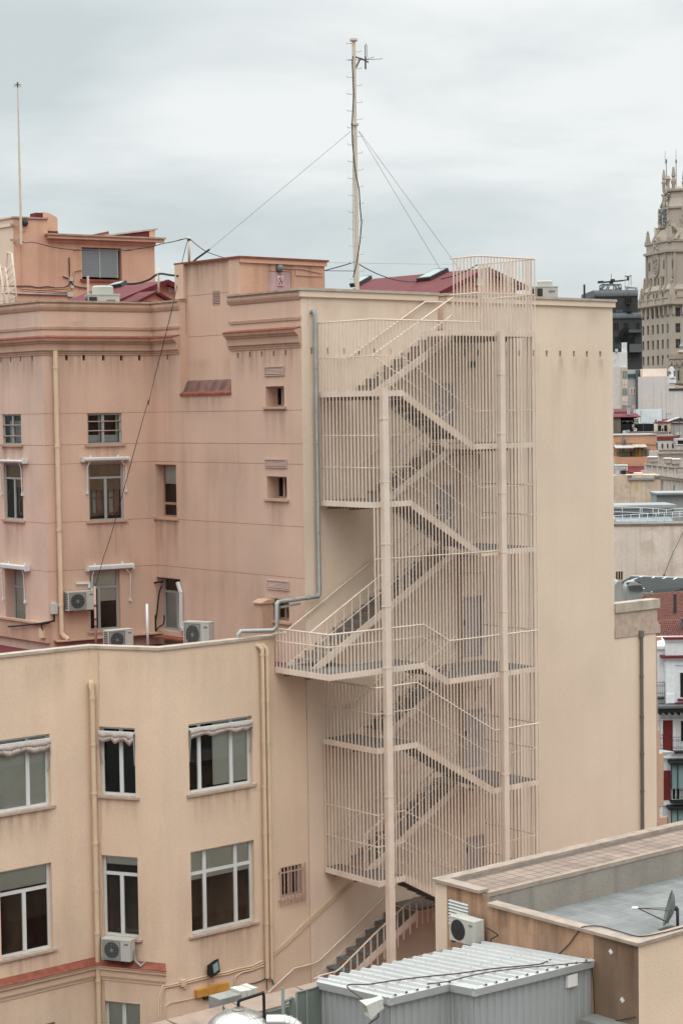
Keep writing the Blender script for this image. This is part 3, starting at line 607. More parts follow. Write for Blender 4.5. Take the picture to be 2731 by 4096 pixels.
ring = [(math.cos(2 * math.pi * i / n), math.sin(2 * math.pi * i / n)) for i in range(n)]
for i in range(n):
    (c0, s0), (c1, s1) = ring[i], ring[(i + 1) % n]
    b.face([FS.P(cx + c0 * R_, cz + s0 * R_, .022), FS.P(cx + c1 * R_, cz + s1 * R_, .022), FS.P(cx + c1 * R_ * .8, cz + s1 * R_ * .8, .022), FS.P(cx + c0 * R_ * .8, cz + s0 * R_ * .8, .022)])
b.bar(FS.P(cx - R_ * .62, cz + R_ * .62, .028), FS.P(cx + R_ * .62, cz - R_ * .62, .028), .01, R_ * .2)
b.fbox(FS, sg[0] + .02, sg[1] - .02, sg[2] + .02, sg[2] + (sg[3] - sg[2]) * .3, .016, .02); b.build('red_ring', 'signred', SGN)
b = MB()
for p, q, t in (((0, .5), (0, .25), .2), ((0, .25), (.05, -.1), .26), ((.05, -.1), (-.25, -.62), .13), ((.05, -.1), (.3, -.6), .13), ((0, .2), (.3, -.05), .1), ((0, .2), (-.28, 0), .1)):
    b.bar(FS.P(cx + p[0] * R_, cz + p[1] * R_, .02), FS.P(cx + q[0] * R_, cz + q[1] * R_, .02), .01, t * R_)
b.build('walking_figure', 'signblack', SGN)
b = MB(); h = (sg[3] - sg[2])
for i, wd in enumerate((.3, .62, .7)): b.fbox(FS, cx - (sg[1] - sg[0]) * wd / 2, cx + (sg[1] - sg[0]) * wd / 2, sg[2] + h * (.235 - .065 * i), sg[2] + h * (.265 - .065 * i), .019, .024)
b.build('caption', 'whitesign', SGN)
p = FS.at(1120, 1072, .05)
LMP = thing('bulkhead_lamp', 'oval grey bulkhead lamp above the pink roof tower door', 'lamp', FS.P(p[0], p[1], .0))
b = MB(); b.lathe([(.0, .0), (.12, .0), (.12, .03)], FS.P(p[0], p[1], .0), 14, axis=FS.n); b.build('base', 'darkmetal', LMP)
b = MB(); b.lathe([(.11, .03), (.1, .08), (.06, .115), (.0, .125)], FS.P(p[0], p[1], .0), 14, axis=FS.n); b.build('lamp_glass', 'grille', LMP)
# ------------------------------------------------------------------ low annex
XM = 27.74
B2 = Fr((XM, YB), 150); UB2 = -2.03; c2 = B2.P(UB2, 0); B1 = Fr((0, c2.y), 90); XB = c2.x
ANX = thing('annex_building', 'lower peach rendered annex with white framed windows and a zigzag courtyard front', 'building', (26, 46, -26))
PW = ['peach', 'interior', 'joint']; ZA = 17.87; ZB = -26.0
A1 = B1.rect(-75, 202, 2928, 3217); A1 = (B1.at(-75, 3050)[0], B1.at(203, 3050)[0], B1.at(100, 3240)[1], B1.at(100, 2948)[1])
A2 = (B1.at(3, 3630)[0], B1.at(211, 3630)[0], B1.at(107, 3818)[1], B1.at(107, 3468)[1])
A3 = (A2[0], A2[1], B1.at(107, 4400)[1], B1.at(215, 4088)[1])
C1 = B2.rect(399, 542, 2909, 3185); C2 = B2.rect(409, 554, 3425, 3750); C3 = B2.rect(421, 564, 4010, 4330)
G1 = (FC.at(757, 3030)[0], FC.at(1010, 3030)[0], FC.at(880, 3158)[1], FC.at(880, 2880)[1])
G2 = (FC.at(766, 3570)[0], FC.at(1019, 3570)[0], FC.at(890, 3716)[1], FC.at(890, 3384)[1])
G3 = FC.rect(1127, 1160, 3468, 3590); G3 = (G3[0], FC.at(1205, 3530)[0], G3[2], G3[3])
annex_stain_shade = lambda a, c: [(a, c, ZA - 1.5, ZA - .01, 2), (a, c, 4.0, 12.5, 2)]  # upper band is coping run-off, lower band paints in the courtyard's shade
wall(B1, 14, XB, ZB, ZA, [A1, A2, A3], 'annex_wall', PW, ANX, rev=.2, stains_shade=sills([A1, A2], 1.0) + annex_stain_shade(20, XB))
wall(B2, UB2, 0, ZB, ZA, [C1, C2, C3], 'annex_wall', PW, ANX, rev=.2, stains_shade=sills([C1, C2], .9) + annex_stain_shade(UB2, 0))
XP = 31.5
wall(FC, XM, XP, ZB, ZA, [G1, G2], 'annex_wall', PW, ANX, rev=.22, stains_shade=sills([G1, G2], 1.1) + annex_stain_shade(XM, XP))
wall(FC, XP, XC - .015, ZB, 17.06, [G3], 'annex_wall', PW, ANX)
b = MB(); b.face([FC.P(XP, 17.0), FC.P(XP, ZA), FC.P(XP, ZA, -.25), FC.P(XP, 17.0, -.25)]); b.build('parapet_end', 'peach', ANX)
t1 = math.tan(rad(30)); t2 = math.tan(rad(-30))
cop = [(-.28, ZA), (.05, ZA), (.05, ZA + .075), (-.28, ZA + .075)]; inn = [(-.26, 16.95), (-.25, 16.95), (-.25, ZA - .002), (-.26, ZA - .002)]
for fr, a, c, d0, d1 in ((B1, 14, XB, 0, -t1), (B2, UB2, 0, t1, t1), (FC, XM, XP + .03, -t1, 0)):
    b = MB(); b.fprof(fr, cop, a, c, d0, d1); b.build('parapet_coping', 'coping', ANX)
    b = MB(); b.fprof(fr, inn, a, c, d0, d1); b.build('parapet_inner', 'peach', ANX)
b = MB(); b.prism([(14, c2.y + .01, 16.9), (XB, c2.y + .01, 16.9), (XM + .01, YB + .01, 16.9), (XC - .02, YB + .01, 16.9), (XC - .02, 47.55, 16.9), (29.07, 48.05, 16.9), (29.07, 62, 16.9), (14, 62, 16.9)], (0, 0, .1)); b.build('terrace_deck', 'redpaint', ANX)
# string course
zb1 = lambda y: B1.at(172, y)[1]
sc = [(-.02, zb1(3947)), (.09, zb1(3947)), (.1, zb1(3924)), (.17, zb1(3917)), (.18, zb1(3908)), (.22, zb1(3903)), (.22, zb1(3898)), (-.02, zb1(3890))]
sr = [(.1, zb1(3896)), (.235, zb1(3899)), (.235, zb1(3896)), (.003, zb1(3876)), (.003, zb1(3888))]
sm = [(-.02, zb1(3965)), (.03, zb1(3965)), (.03, zb1(3956)), (.06, zb1(3954)), (.06, zb1(3948)), (-.02, zb1(3948))]
for fr, a, c, d0, d1 in ((B1, 14, XB, 0, -t1), (B2, UB2, 0, t1, t1)):
    b = MB(); b.fprof(fr, sc, a, c, d0, d1); b.fprof(fr, sm, a, c, d0, d1); b.build('string_course', 'peach', ANX)
    b = MB(); b.fprof(fr, sr, a, c, d0, d1); b.build('course_tiles', 'terracotta', ANX)
# windows
wk = dict(mat='white_frame', o=-.13, w=.07)
window(B1, A1, ANX, vs=(.7,), blind=[(0, 1, 0, 1)], **wk)
window(B1, A2, ANX, vs=((.5, 0, .72),), hs=(.72,), blind=[(0, 1, .76, 1)], **wk)
window(B1, A3, ANX, vs=(.5,), blind=[(0, 1, .7, 1)], **wk)
window(B2, C1, ANX, vs=(.55,), **wk)
window(B2, C2, ANX, vs=((.5, 0, .77),), hs=(.77,), blind=[(0, 1, .88, 1)], **wk)
window(B2, C3, ANX, vs=(.5,), hs=(), blind=[(0, 1, .6, 1)], **wk)
w = window(FC, G1, ANX, vs=(.2, .7), blind=[(.42, .7, .06, 1), (.7, 1, .06, 1)], **wk)
w = window(FC, G2, ANX, vs=(.25, .74), hs=(.72,), blind=[(0, 1, .64, 1)], **wk)
def far_lights(fr, r): pass
w = window(FC, G3, ANX, mat='wood_pink', o=-.12, vs=(.5,), w=.05, sill=False)
b = MB(); a, c, e, f = FC.rect(1115, 1213, 3466, 3606); n = 8
for i in range(n): u = a + (c - a) * i / (n - 1); b.fbox(FC, u - .014, u + .014, e - .06, f + .06, .08, .105)
for z in (e + .1, f - .1): b.fbox(FC, a, c, z - .015, z + .015, .075, .1)
for u in (a, c):
    for z in (e + .1, f - .1): b.fbox(FC, u - .012, u + .012, z - .012, z + .012, -.01, .08)
b.build('guard_grille', 'wood_pink', w)
# ragged cloth awnings with a valance
def valance(fr, r, y_drop, seed, cloth=True):
    a, c, e, f = r; rnd = random.Random(seed)
    b = MB(); b.fbox(fr, a + .01, c - .01, f - .16, f - .11, -.03, .05); aw = b.build('awning', 'white_frame', ANX)
    b = MB(); n = 44; ph = rnd.random() * 6
    top, bot = [], []
    for i in range(n + 1):
        q = i / n; u = a + .015 + (c - a - .03) * q
        wob = .014 * math.sin(q * 17 + ph) + .006 * math.sin(q * 47 + ph * 2)
        dz = y_drop * (1 + .13 * math.sin(q * 17 + ph) + .05 * math.sin(q * 33 + 2 * ph) + (.25 * math.exp(-((q - .9) / .05) ** 2)) - .04 * rnd.random())
        top.append(fr.P(u, f - .14, .045)); bot.append(fr.P(u, f - .14 - dz, .05 + wob))
    mid = [t.lerp(bt, .5) + fr.n * (.02 + .008 * math.sin(i * .5 + ph)) for i, (t, bt) in enumerate(zip(top, bot))]
    for A_, B_ in ((top, mid), (mid, bot)):
        for i in range(n):
            fc = b.face([A_[i], A_[i + 1], B_[i + 1], B_[i]])
            if fc: fc.smooth = True
    v = b.build('valance', 'cloth', aw); sm_ = v.modifiers.new('thick', 'SOLIDIFY'); sm_.thickness = .008
    for side in ((-1, 1)):
        u = a + .03 if side < 0 else c - .03
        b = MB(); b.tube([fr.P(u, f - .2, .02), fr.P(u + .015 * side, f - .5, .04), fr.P(u - .02 * side, f - 1.0, -.06)], .014, 6); b.build('arm', 'grey_frame', aw)
valance(B1, A1, .27, 1); valance(B2, C1, .25, 2); valance(FC, G1, .22, 3)
# drainpipes
p0 = B2.P(UB2 + .12, 0, .1)
zt_ = B2.at(355, 2755, .1)[1]
b = MB(); b.tube([B2.P(UB2 + .02, zt_ + .16, -.02), B2.P(UB2 + .1, zt_ + .12, .1), B2.P(UB2 + .12, zt_ - .05, .1), B2.P(UB2 + .12, -25.9, .1)], .07, 10)
for y in (2792, 2978, 3172, 3372, 3556, 3730, 3920): z = B2.at(365, y, .1)[1]; b.tube([B2.P(UB2 + .12, z - .03, .1), B2.P(UB2 + .12, z + .03, .1)], .085, 10)
b.build('drainpipe', 'pipe', ANX)
b = MB(); b.tube([B2.P(UB2 + .26, ZA, .015)] + [B2.P(UB2 + .25 + .02 * math.sin(i), ZA - i * .5, .015) for i in range(1, 24)], .012, 5); b.build('wall_cable', 'pipe', ANX)
for px, nm in ((1060, 0), (1078, 1)):
    u = FC.at(px, 3300, .1)[0]; zt_ = FC.at(1040, 2590, .1)[1]; zb_ = FC.at(1078, 3910, .1)[1] - .05 * nm
    b = MB(); b.tube([FC.P(u - .1, zt_ + .04, -.02), FC.P(u - .07, zt_ + .04, .05), FC.P(u, zt_ - .05, .1), FC.P(u, zb_, .1)], .058, 10)
    for y in (2618, 2802, 2965, 3147, 3330, 3512, 3696): z = FC.at(px, y + 4 * nm, .1)[1]; b.tube([FC.P(u, z - .03, .1), FC.P(u, z + .03, .1)], .07, 10)
    b.build('drainpipe', 'pipe', ANX)
# conduits low on the wall
T = lambda x, y, o=.03: FC.P(*FC.at(900 + x * .574, 3300 + y * .574, o), o)
T2 = lambda x, y, o=.03: FC.P(*FC.at(600 + x * .4783, 3700 + y * .4783, o), o)
b = MB()
for k in range(3):
    d = k * 13
    b.tube([T(875 + d, 392 + d * .4), T(760 + d * .3, 492 + d), T(650 + d * .3, 592 + d), T(530 + d * .3, 708 + d), T(440, 800 + d), T(320, 905 + d)], .017, 6)
b.build('conduit', 'pipe', ANX)
b = MB()
b.tube([T2(945, 297), T2(850, 345), T2(740, 365), T2(640, 395), T2(480, 425), T2(290, 475), T2(180, 500), T2(105, 510), T2(75, 600), T2(72, 770)], .018, 6)
b.tube([T2(950, 318), T2(860, 360), T2(745, 380), T2(650, 410), T2(490, 440), T2(300, 490), T2(190, 512), T2(118, 525), T2(90, 605), T2(88, 775)], .018, 6)
b.tube([T2(950, 340), T2(850, 378), T2(770, 395), T2(720, 430), T2(706, 480), T2(706, 560)], .02, 6)
b.tube([T2(700, 530), T2(600, 560), T2(480, 590), T2(330, 620), T2(170, 652), T2(132, 680), T2(130, 760)], .012, 6)
b.tube([T2(480, 460), T2(485, 490), T2(510, 505), T2(530, 490), T2(535, 420)], .01, 6)
b.tube([T2(270, 510), T2(280, 530), T2(300, 532), T2(330, 495)], .01, 6)
b.build('conduit', 'pipe', ANX)
b = MB(); r = [T2(255, 462), T2(292, 505)]; b.box(r[0].x, r[1].x, YB - .09, YB - .001, r[1].z, r[0].z); b.build('junction_box', 'pipe', ANX)
b = MB(); b.tube([T2(978, 437, .08), T2(950, 460), T2(880, 485), T2(800, 500), T2(715, 520)], .014, 6); b.tube([T2(975, 440, .09), T2(978, 500), T2(978, 540)], .012, 6); b.tube([T2(1005, 437, .09), T2(1025, 470), T2(1035, 500)], .014, 6); b.build('wall_cable', 'cable', ANX)
FLD = thing('floodlight', 'black floodlight tilted on the peach wall above the yellow box', 'lamp', T2(535, 415, .1))
q = T2(535, 362, .16)
fl = Fr((q.x, q.y), 72)
b = MB(); b.hexa([fl.P(-.2, q.z - .2, .06), fl.P(.2, q.z - .14, .06), fl.P(.24, q.z + .2, -.02), fl.P(-.16, q.z + .14, -.02)], [fl.P(-.17, q.z - .15, -.1), fl.P(.15, q.z - .1, -.1), fl.P(.17, q.z + .15, -.12), fl.P(-.13, q.z + .1, -.12)]); b.build('housing', 'black', FLD)
b = MB(); b.face([fl.P(-.08, q.z - .11, .058), fl.P(.15, q.z - .075, .058), fl.P(.18, q.z + .14, .0), fl.P(-.05, q.z + .1, .0)]); b.build('lens', 'farglass', FLD)
b = MB(); b.tube([FC.P(q.x - .1, q.z - .1, .0), FC.P(q.x - .1, q.z - .1, .1)], .02, 6); b.build('bracket', 'darkmetal', FLD)
p = T2(390, 580, .1); q = T2(658, 515, .1)
BX = thing('cable_tray_cover', 'long ochre yellow box fixed slanting low on the peach wall', 'box', FC.P(p.x, p.z - .1, 0))
b = MB(); b.hexa([FC.P(p.x, p.z - .1, .0), FC.P(q.x, q.z - .12, .0), FC.P(q.x, q.z + .12, .0), FC.P(p.x, p.z + .1, .0)], [FC.P(p.x, p.z - .1, .12), FC.P(q.x, q.z - .12, .12), FC.P(q.x, q.z + .12, .12), FC.P(p.x, p.z + .1, .12)]); b.build('cover', 'ochre', BX)
b = MB(); b.tube([FC.P(p.x + .25, p.z - .16, .08), FC.P(q.x - .2, q.z - .19, .08)], .045, 8); b.build('foam_pipe', 'black', BX)
# lower wall handrail of the last flight is part of the stair
surf('courtred', (92, 52, 50), .85, var=.2, vscale=2, blotch=.5, blotchcol=(80, 66, 62))
# ------------------------------------------------------------------ exterior stair
YF, YM = 38.15, 39.28; XL, XRt = 33.13, 39.3; YW = YB - .05
FX = thing('fire_escape', 'cream steel exterior stair caged in vertical bars against the cream flank', 'staircase', (36.2, 39.3, 8))
LV = dict(A=24.5, B=21.53, C=17.07, D=14.92, E=11.32); RV = dict(R0=26.15, R1=23.0, R2=20.0, R3=16.53, R4=13.24, R5=9.85)
fronts = [('A', 'R1', 34.24, 36.9), ('B', 'R2', 34.5, 37.1), ('C', 'R3', 34.85, 35.81), ('D', 'R4', 34.59, 37.52), ('E', 'R5', 34.11, 36.8)]
SL = .546
backs = [('R0', 'A'), ('R1', 'B'), ('R2', 'C'), ('R3', 'D'), ('R4', 'E')]
XB0 = 37.2
xl_b = {l: XB0 - (RV[r] - LV[l]) / SL for r, l in backs}
xl_f = {l: a for l, r, a, c in fronts}; xr_f = {r: c for l, r, a, c in fronts}
# landings: frame (edge channel) with a floor plate
def landing(name, rects, z, edge, mat='stair_paint'):
    b = MB(); F_ = .15
    for (x0, x1, y0, y1) in rects: b.box(x0 + .01, x1 - .01, y0 + .03, y1, z - .06, z - .022)
    for (p, q) in edge: b.bar(V((p[0], p[1], z - F_ / 2 + .005)), V((q[0], q[1], z - F_ / 2 + .005)), .03, F_)
    (x0, x1, y0, y1) = rects[0]
    xs = [x0 + .5, x1 - .5] if x1 - x0 > 1.2 else [(x0 + x1) / 2]
    ld = b.build('landing', mat, FX)
    b = MB()
    for (x0, x1, y0, y1) in rects: b.box(x0 + .012, x1 - .012, y0 + .035, y1, z - .02, z - .004 + .01)
    b.build('floor_plate', 'deck', ld)
    b = MB()
    for (x0, x1, y0, y1) in rects[:1]:
        for y in (YM - .02, YW - .25): b.box(x0 + .1, x1 - .05, y - .05, y + .05, z - .24, z - .062)
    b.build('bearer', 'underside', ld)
    return ld
for l, z in LV.items():
    if l == 'C': continue
    xf, xb = xl_f[l], xl_b[l]
    landing('l', [(XL, min(xf, xb), YF, YW), (min(xf, xb), xf, YF, YM) if xf > xb else (xf, xb, YM, YW)], z, [((XL, YF), (xf, YF)), ((XL, YF), (XL, YW)), ((xb, YM), (xb, YW)), ((xf, YF), (xf, YM))])
zc = LV['C']
landing('l', [(31.5, XL, YF, YW), (XL, xl_f['C'], YF, YM)], zc, [((31.5, YF), (xl_f['C'], YF)), ((31.5, YF), (31.5, YW)), ((xl_f['C'], YF), (xl_f['C'], YM))])
for r, z in RV.items():
    xf = xr_f.get(r, 36.0)
    xb = XB0 if r != 'R5' else 35.6
    landing('l', [(max(xf, xb), XRt, YF, YW), (min(xf, xb), max(xf, xb), YF if xf < xb else YM, YM if xf < xb else YW)], z, [((xf, YF), (XRt, YF)), ((XRt, YF), (XRt, YW)), ((xf, YF), (xf, YM))], 'stair_rust' if r in ('R0', 'R1') else 'stair_paint')
# flights
NT = [0]
def flight(x0, z0, x1, z1, y0, y1):
    """from (x0,z0) high to (x1,z1) low"""
    n = max(2, round((z0 - z1) / .178)); dx = (x1 - x0); s = 1 if dx > 0 else -1; fl_ = None
    for y in (y0, y1):
        b = MB(); b.hexa([(x0, y - .012, z0 + .02), (x0, y + .012, z0 + .02), (x0, y + .012, z0 - .2), (x0, y - .012, z0 - .2)], [(x1, y - .012, z1 + .02), (x1, y + .012, z1 + .02), (x1, y + .012, z1 - .2), (x1, y - .012, z1 - .2)])
        if fl_ is None: fl_ = b.build('stair_flight', 'stair_paint', FX)
        else: b.build('stringer', 'stair_paint', fl_)
    for i in range(1, n):
        z = z0 - (z0 - z1) * i / n; x = x0 + dx * (i - .5) / n
        b = MB(); w_ = abs(dx) / n * .56; b.box(x - w_, x + w_, y0 + .02, y1 - .02, z - .035, z); 
        xn = x - s * w_ * .8
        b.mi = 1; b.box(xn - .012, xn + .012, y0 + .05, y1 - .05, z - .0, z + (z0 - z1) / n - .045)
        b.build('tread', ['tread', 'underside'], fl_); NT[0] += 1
    return fl_
for l, r, a, c in fronts: flight(a, LV[l], c, RV[r], YF + .05, YM - .04)
for r, l in backs: flight(XB0, RV[r], xl_b[l], LV[l], YM + .04, YW - .02)
# last flight down to the yard, bottom landing
xe = 35.6; flight(xe, RV['R5'] - .0, 32.75, 8.35, YM + .04, YW - .02); 
# posts: wide-flange columns
def post(x, w, z0, z1, joints):
    b = MB(); d = .16; yo = YF - .155
    b.box(x - w / 2, x + w / 2, yo, yo + .016, z0, z1); b.box(x - w / 2, x + w / 2, yo + d - .016, yo + d, z0, z1); b.box(x - .012, x + .012, yo + .016, yo + d - .016, z0, z1)
    b.box(x - w / 2 + .0, x - w / 2 + .012, yo + .016, yo + d - .016, z0, z1)
    p_ = b.build('post', 'stair_paint', FX)
    for z in joints: b = MB(); b.box(x - w / 2 - .02, x + w / 2 + .015, yo - .008, yo + d + .01, z - .012, z + .012); b.build('splice_plate', 'stair_rust', p_)
xp = (ony(1528, 1700, YF - .15).x + ony(1558, 1700, YF - .15).x) / 2
post(xp, .21, 8.0, ony(1541, 1551, YF).z, [ony(1545, y, YF).z for y in (1676, 1926, 2175, 2424, 2670, 2855, 3185)])
xq = (ony(2003, 1700, YF - .15).x + ony(2021, 1700, YF - .15).x) / 2
post(xq, .2, 8.0, ony(2010, 1326, YF).z, [ony(2010, y, YF).z for y in (1498, 1735, 1972, 2208, 2445, 2680, 3095)])
# bars
ZR_A = 26.39; ZR_T = 28.22; ZR_C = zc + 1.06
bars = []
n = round((XRt - XL) / .124)
for i in range(n + 1):
    x = XL + (XRt - XL) * i / n
    top = ZR_T if x > 37.06 else ZR_A
    if x < 34.11: bot = LV['E'] - .16
    else: bot = LV['E'] - .16 - min(x - 34.11, 2.7) * .545
    bars.append(('x', x, YF - .018, bot, top))
n = 15
for i in range(1, n + 1):
    y = YF + (YW - YF) * i / (n + .3)
    bars.append(('y', XL, y, LV['B'] - .16, ZR_A)); bars.append(('y', XL, y, LV['E'] - .16, 16.55)); bars.append(('z', XRt, y, 9.5, ZR_T))
    bars.append(('y', 31.5, y, zc - .16, ZR_C))
n = 13
for i in range(n): bars.append(('x', 31.5 + (XL - 31.5) * i / n, YF - .018, zc - .16, ZR_C))
for i in range(1, 8): bars.append(('y', 37.08, YF + (YM - YF) * i / 8, RV['R0'] - .1, ZR_T))
def barbox(b, t):
    k, x, y, z0, z1 = t
    if k == 'x': b.box(x - .0145, x + .0145, y - .011, y + .011, z0, z1)
    else: b.box(x - .012, x + .012, y - .017, y + .017, z0, z1)
near = [t for t in bars if t[0] == 'x' and t[4] - t[3] > 5] + [t for t in bars if t[0] == 'y' and t[4] - t[3] > 4] + [t for t in bars if t[0] == 'x' and t[4] - t[3] <= 5]
near = near[:100]
rest = [t for t in bars if t not in near]
for t in near: b = MB(); barbox(b, t); b.build('cage_bar', 'stair_paint', FX)
b = MB()
for t in rest: barbox(b, t)
tag(b.build('cage_bar', 'stair_paint', FX), kind='stuff')
# rails
def rail(pts, r=.02, name='handrail', m_='stair_paint'):
    b = MB(); b.tube(pts, r, 6); return b.build(name, m_, FX)
rail([(XL, YW, ZR_A), (XL, YF - .02, ZR_A), (37.08, YF - .02, ZR_A)])
rail([(37.08, YM, ZR_T), (37.08, YF - .02, ZR_T), (XRt, YF - .02, ZR_T), (XRt, YW, ZR_T)])
rail([(37.08, YM, 27.2), (37.08, YF + .02, 27.2), (XRt, YF + .02, 27.2), (XRt, YW, 27.2)])
rail([(31.5, YW, ZR_C), (31.5, YF - .02, ZR_C), (34.85, YF - .02, ZR_C), (35.81, YF - .02, RV['R3'] + 1.06), (XRt, YF - .02, RV['R3'] + 1.06), (XRt, YW, RV['R3'] + 1.06)])
rail([(31.52, YW, zc + .72), (31.52, YF + .03, zc + .72), (34.85, YF + .03, zc + .72), (35.81, YF + .03, RV['R3'] + .72)])
rail([(XL, YF - .02, ony(1500, 2237, YF).z), (38.0, YF - .02, ony(1500, 2237, YF).z - .05)], .016)
rail([(XL, YW, 16.56), (XL, YF - .02, 16.56), (34.59, YF - .02, 16.56), (37.52, YF - .02, RV['R4'] + 1.65), (XRt, YF - .02, RV['R4'] + 1.65), (XRt, YW, RV['R4'] + 1.65)])
for l, r, a, c in fronts:
    if l == 'C': continue
    for h in ((.92, 1.78) if l in 'BE' else (.92,) if l == 'D' else (.92,)):
        y = YF + .03
        rail([(XL + .03, YW, LV[l] + h), (XL + .03, y, LV[l] + h), (a, y, LV[l] + h), (c, y, RV[r] + h), (XRt - .03, y, RV[r] + h), (XRt - .03, YW, RV[r] + h)], .016)
    rail([(a - .1, YM - .06, LV[l] + .95), (c, YM - .06, RV[r] + .95)], .018); rail([(a - .1, YM - .06, LV[l] + .5), (c, YM - .06, RV[r] + .5)], .013)
for r, l in backs:
    x1 = xl_b[l]; y = YM + .05
    rail([(XB0, y, RV[r] + .98), (x1, y, LV[l] + .98), (x1, y, LV[l] + .75)], .022); rail([(XB0, y, RV[r] + .5), (x1, y, LV[l] + .5)], .014)
    rail([(XB0 + .6, YW - .05, RV[r] + .92), (XB0 - .1, YW - .05, RV[r] + .92), (x1 - .05, YW - .05, LV[l] + .92), (x1 - .5, YW - .05, LV[l] + .92)], .024)
    k = max(4, round((XB0 - x1) / .3)); b = MB()
    for i in range(k + 1):
        q = i / k; x = XB0 + (x1 - XB0) * q; z = RV[r] + (LV[l] - RV[r]) * q; b.box(x - .012, x + .012, y - .012, y + .012, z - .05, z + .97)
    b.build('baluster_row', 'stair_paint', FX)
# handrail on the wall, last flight, stepping down along the annex wall
b = MB(); P_ = [T(1120, 490, .1), T(890, 720, .1), T(650, 950, .1), T(610, 968, .1), T(480, 1000, .1), T(340, 1130, .1), T(300, 1170, .1)]
b.tube(P_, .022, 6); b.build('handrail', 'stair_paint', FX)
hz = lambda x, y: ony(900 + x * .574, 3300 + y * .574, YM)
P_ = [hz(1490, 500), hz(1370, 500), hz(1310, 512), hz(1200, 610), hz(1050, 750), hz(800, 1003), hz(770, 1022), hz(660, 1050), hz(620, 1075)]
b = MB(); b.tube(P_, .024, 6)
for xx, y0, y1 in ((1480, 500, 660), (1445, 500, 668), (1410, 500, 676), (1372, 500, 688), (1333, 508, 716), (1286, 540, 760), (1240, 580, 800), (1200, 612, 850), (1105, 700, 935), (1060, 745, 975), (1015, 790, 1000), (968, 838, 1010), (920, 885, 1010), (875, 935, 1030), (825, 985, 1040), (760, 1025, 1045), (725, 1030, 1050), (672, 1042, 1060)):
    p, q = hz(xx, y0), hz(xx, y1); b.box(p.x - .014, p.x + .014, YM - .014, YM + .014, q.z, p.z)
b.build('balustrade', 'stair_paint', FX)
# the yard floor (red paint)
b = MB(); b.box(14, 47, 31.97, YB - .003, -26, 8.0 - .002); tag(b.build('courtyard_floor', 'courtred'), kind='structure')
# ------------------------------------------------------------------ roofs behind the parapets
Z1 = lambda x, y: (x * .574, 800 + y * .574)        # zoom helpers: photo crops to photo pixels
Zh = lambda x, y: (x * .3189, 800 + y * .3189)
FH = Fr(dep(*Zh(165, 230), 70)[:2], 98)              # rooftop hut, front parallel to the courtyard wall
h = lambda x, y, o=0: FH.at(*Zh(x, y), o)
HUT = thing('rooftop_hut', 'orange rendered rooftop hut with grey louvred shutter and red edged flat roof', 'hut', FH.P(2, 26.3))
ue, zlo = h(1560, 500)[0], 26.3
ue = FH.at(*Z1(1078, 350))[0]
zt0 = h(165, 225)[1]; zc0 = h(800, 445)[1]
shw = (h(1030, 800)[0], h(1530, 800)[0], h(1280, 1000)[1], h(1280, 600)[1])
HW = ['orange_render', 'interior', 'joint']
wall(FH, 0, ue, zlo, zc0 - .05, [shw + (.3, .3)], 'hut_wall', HW, HUT)
uc = h(600, 300)[0]
b = MB()
b.hexa([FH.P(0, zc0 - .05, 0), FH.P(uc, zc0 - .05, 0), FH.P(uc, zc0 - .05, -3), FH.P(0, zc0 - .05, -3)], [FH.P(0, zt0, 0), FH.P(uc, zt0 + .0, 0), FH.P(uc, zt0, -3), FH.P(0, zt0, -3)])
b.fbox(FH, ue - .01, ue, zlo, zc0, -3, -.001); b.fbox(FH, 0, ue, zlo, zc0, -3, -2.99)
b.build('hut_wall', 'orange_render', HUT)
b = MB(); b.fbox(FH, -.04, uc + .02, zt0, zt0 + .06, -3, .06); b.fbox(FH, h(560, 450)[0], ue + .35, zc0 - .02, zc0 + .04, -3.2, .32); b.build('roof_edge', 'coping_dirty', HUT)
b = MB(); b.fbox(FH, h(580, 450)[0], ue + .3, h(1000, 500)[1], zc0 - .022, -.02, .26); b.fprof(FH, [(-.01, h(1000, 545)[1]), (.05, h(1000, 545)[1]), (.06, h(1000, 500)[1] - .005), (-.01, h(1000, 500)[1] - .005)], h(600, 500)[0], ue + .03); b.build('eave_moulding', 'orange_render', HUT)
# chimney block with a curved top, red faces
b = MB(); u0, u1, u2 = h(500, 200)[0], h(590, 200)[0], h(772, 200)[0]
zk = h(590, 140)[1]; prof = []
for i in range(9): q = i / 8; prof.append((u1 + (u2 - u1) * q, zk - (h(772, 140)[1] - h(772, 208)[1]) * q ** 2))
pts = [FH.P(u, z, -.35) for u, z in prof] + [FH.P(u2, zc0, -.35), FH.P(u1, zc0, -.35)]
b.prism(pts, FH.n * -1.2); b.build('chimney', 'orange_render', HUT)
b = MB(); b.fbox(FH, u0, u1 - .003, zt0 + .06, zk - .03, -.9, -.36); b.fbox(FH, h(600, 400)[0], u2 - .01, zc0 + .04, h(690, 380)[1], -.8, -.3); b.build('chimney_flashing', 'redpaint', HUT)
# sloping red upstands on the roof
pA, pB, pC = FH.at(*Z1(700, 255), -.4), FH.at(*Z1(1040, 205), -.4), FH.at(*Z1(1080, 200), -.4)
b = MB(); b.prism([FH.P(pA[0], zc0 + .03, -.4), FH.P(pB[0], zc0 + .03, -.4), FH.P(pB[0], pB[1], -.4)], FH.n * -2); b.build('roof_upstand', 'redpaint', HUT)
b = MB(); b.fbox(FH, pB[0], pC[0], zc0 + .03, pB[1], -2.4, -.38); b.build('roof_upstand', 'orange_render', HUT)
b = MB(); b.prism([FH.P(pA[0], zc0 + .04, -.35), FH.P(pC[0] + .1, pB[1] + .0, -.35), FH.P(pC[0] + .1, pB[1] + .06, -.35), FH.P(pA[0], zc0 + .1, -.35)], FH.n * -2.1); b.build('roof_edge', 'coping', HUT)
pA, pB = FH.at(*Z1(545, 250), -.9), FH.at(*Z1(760, 217), -.9)
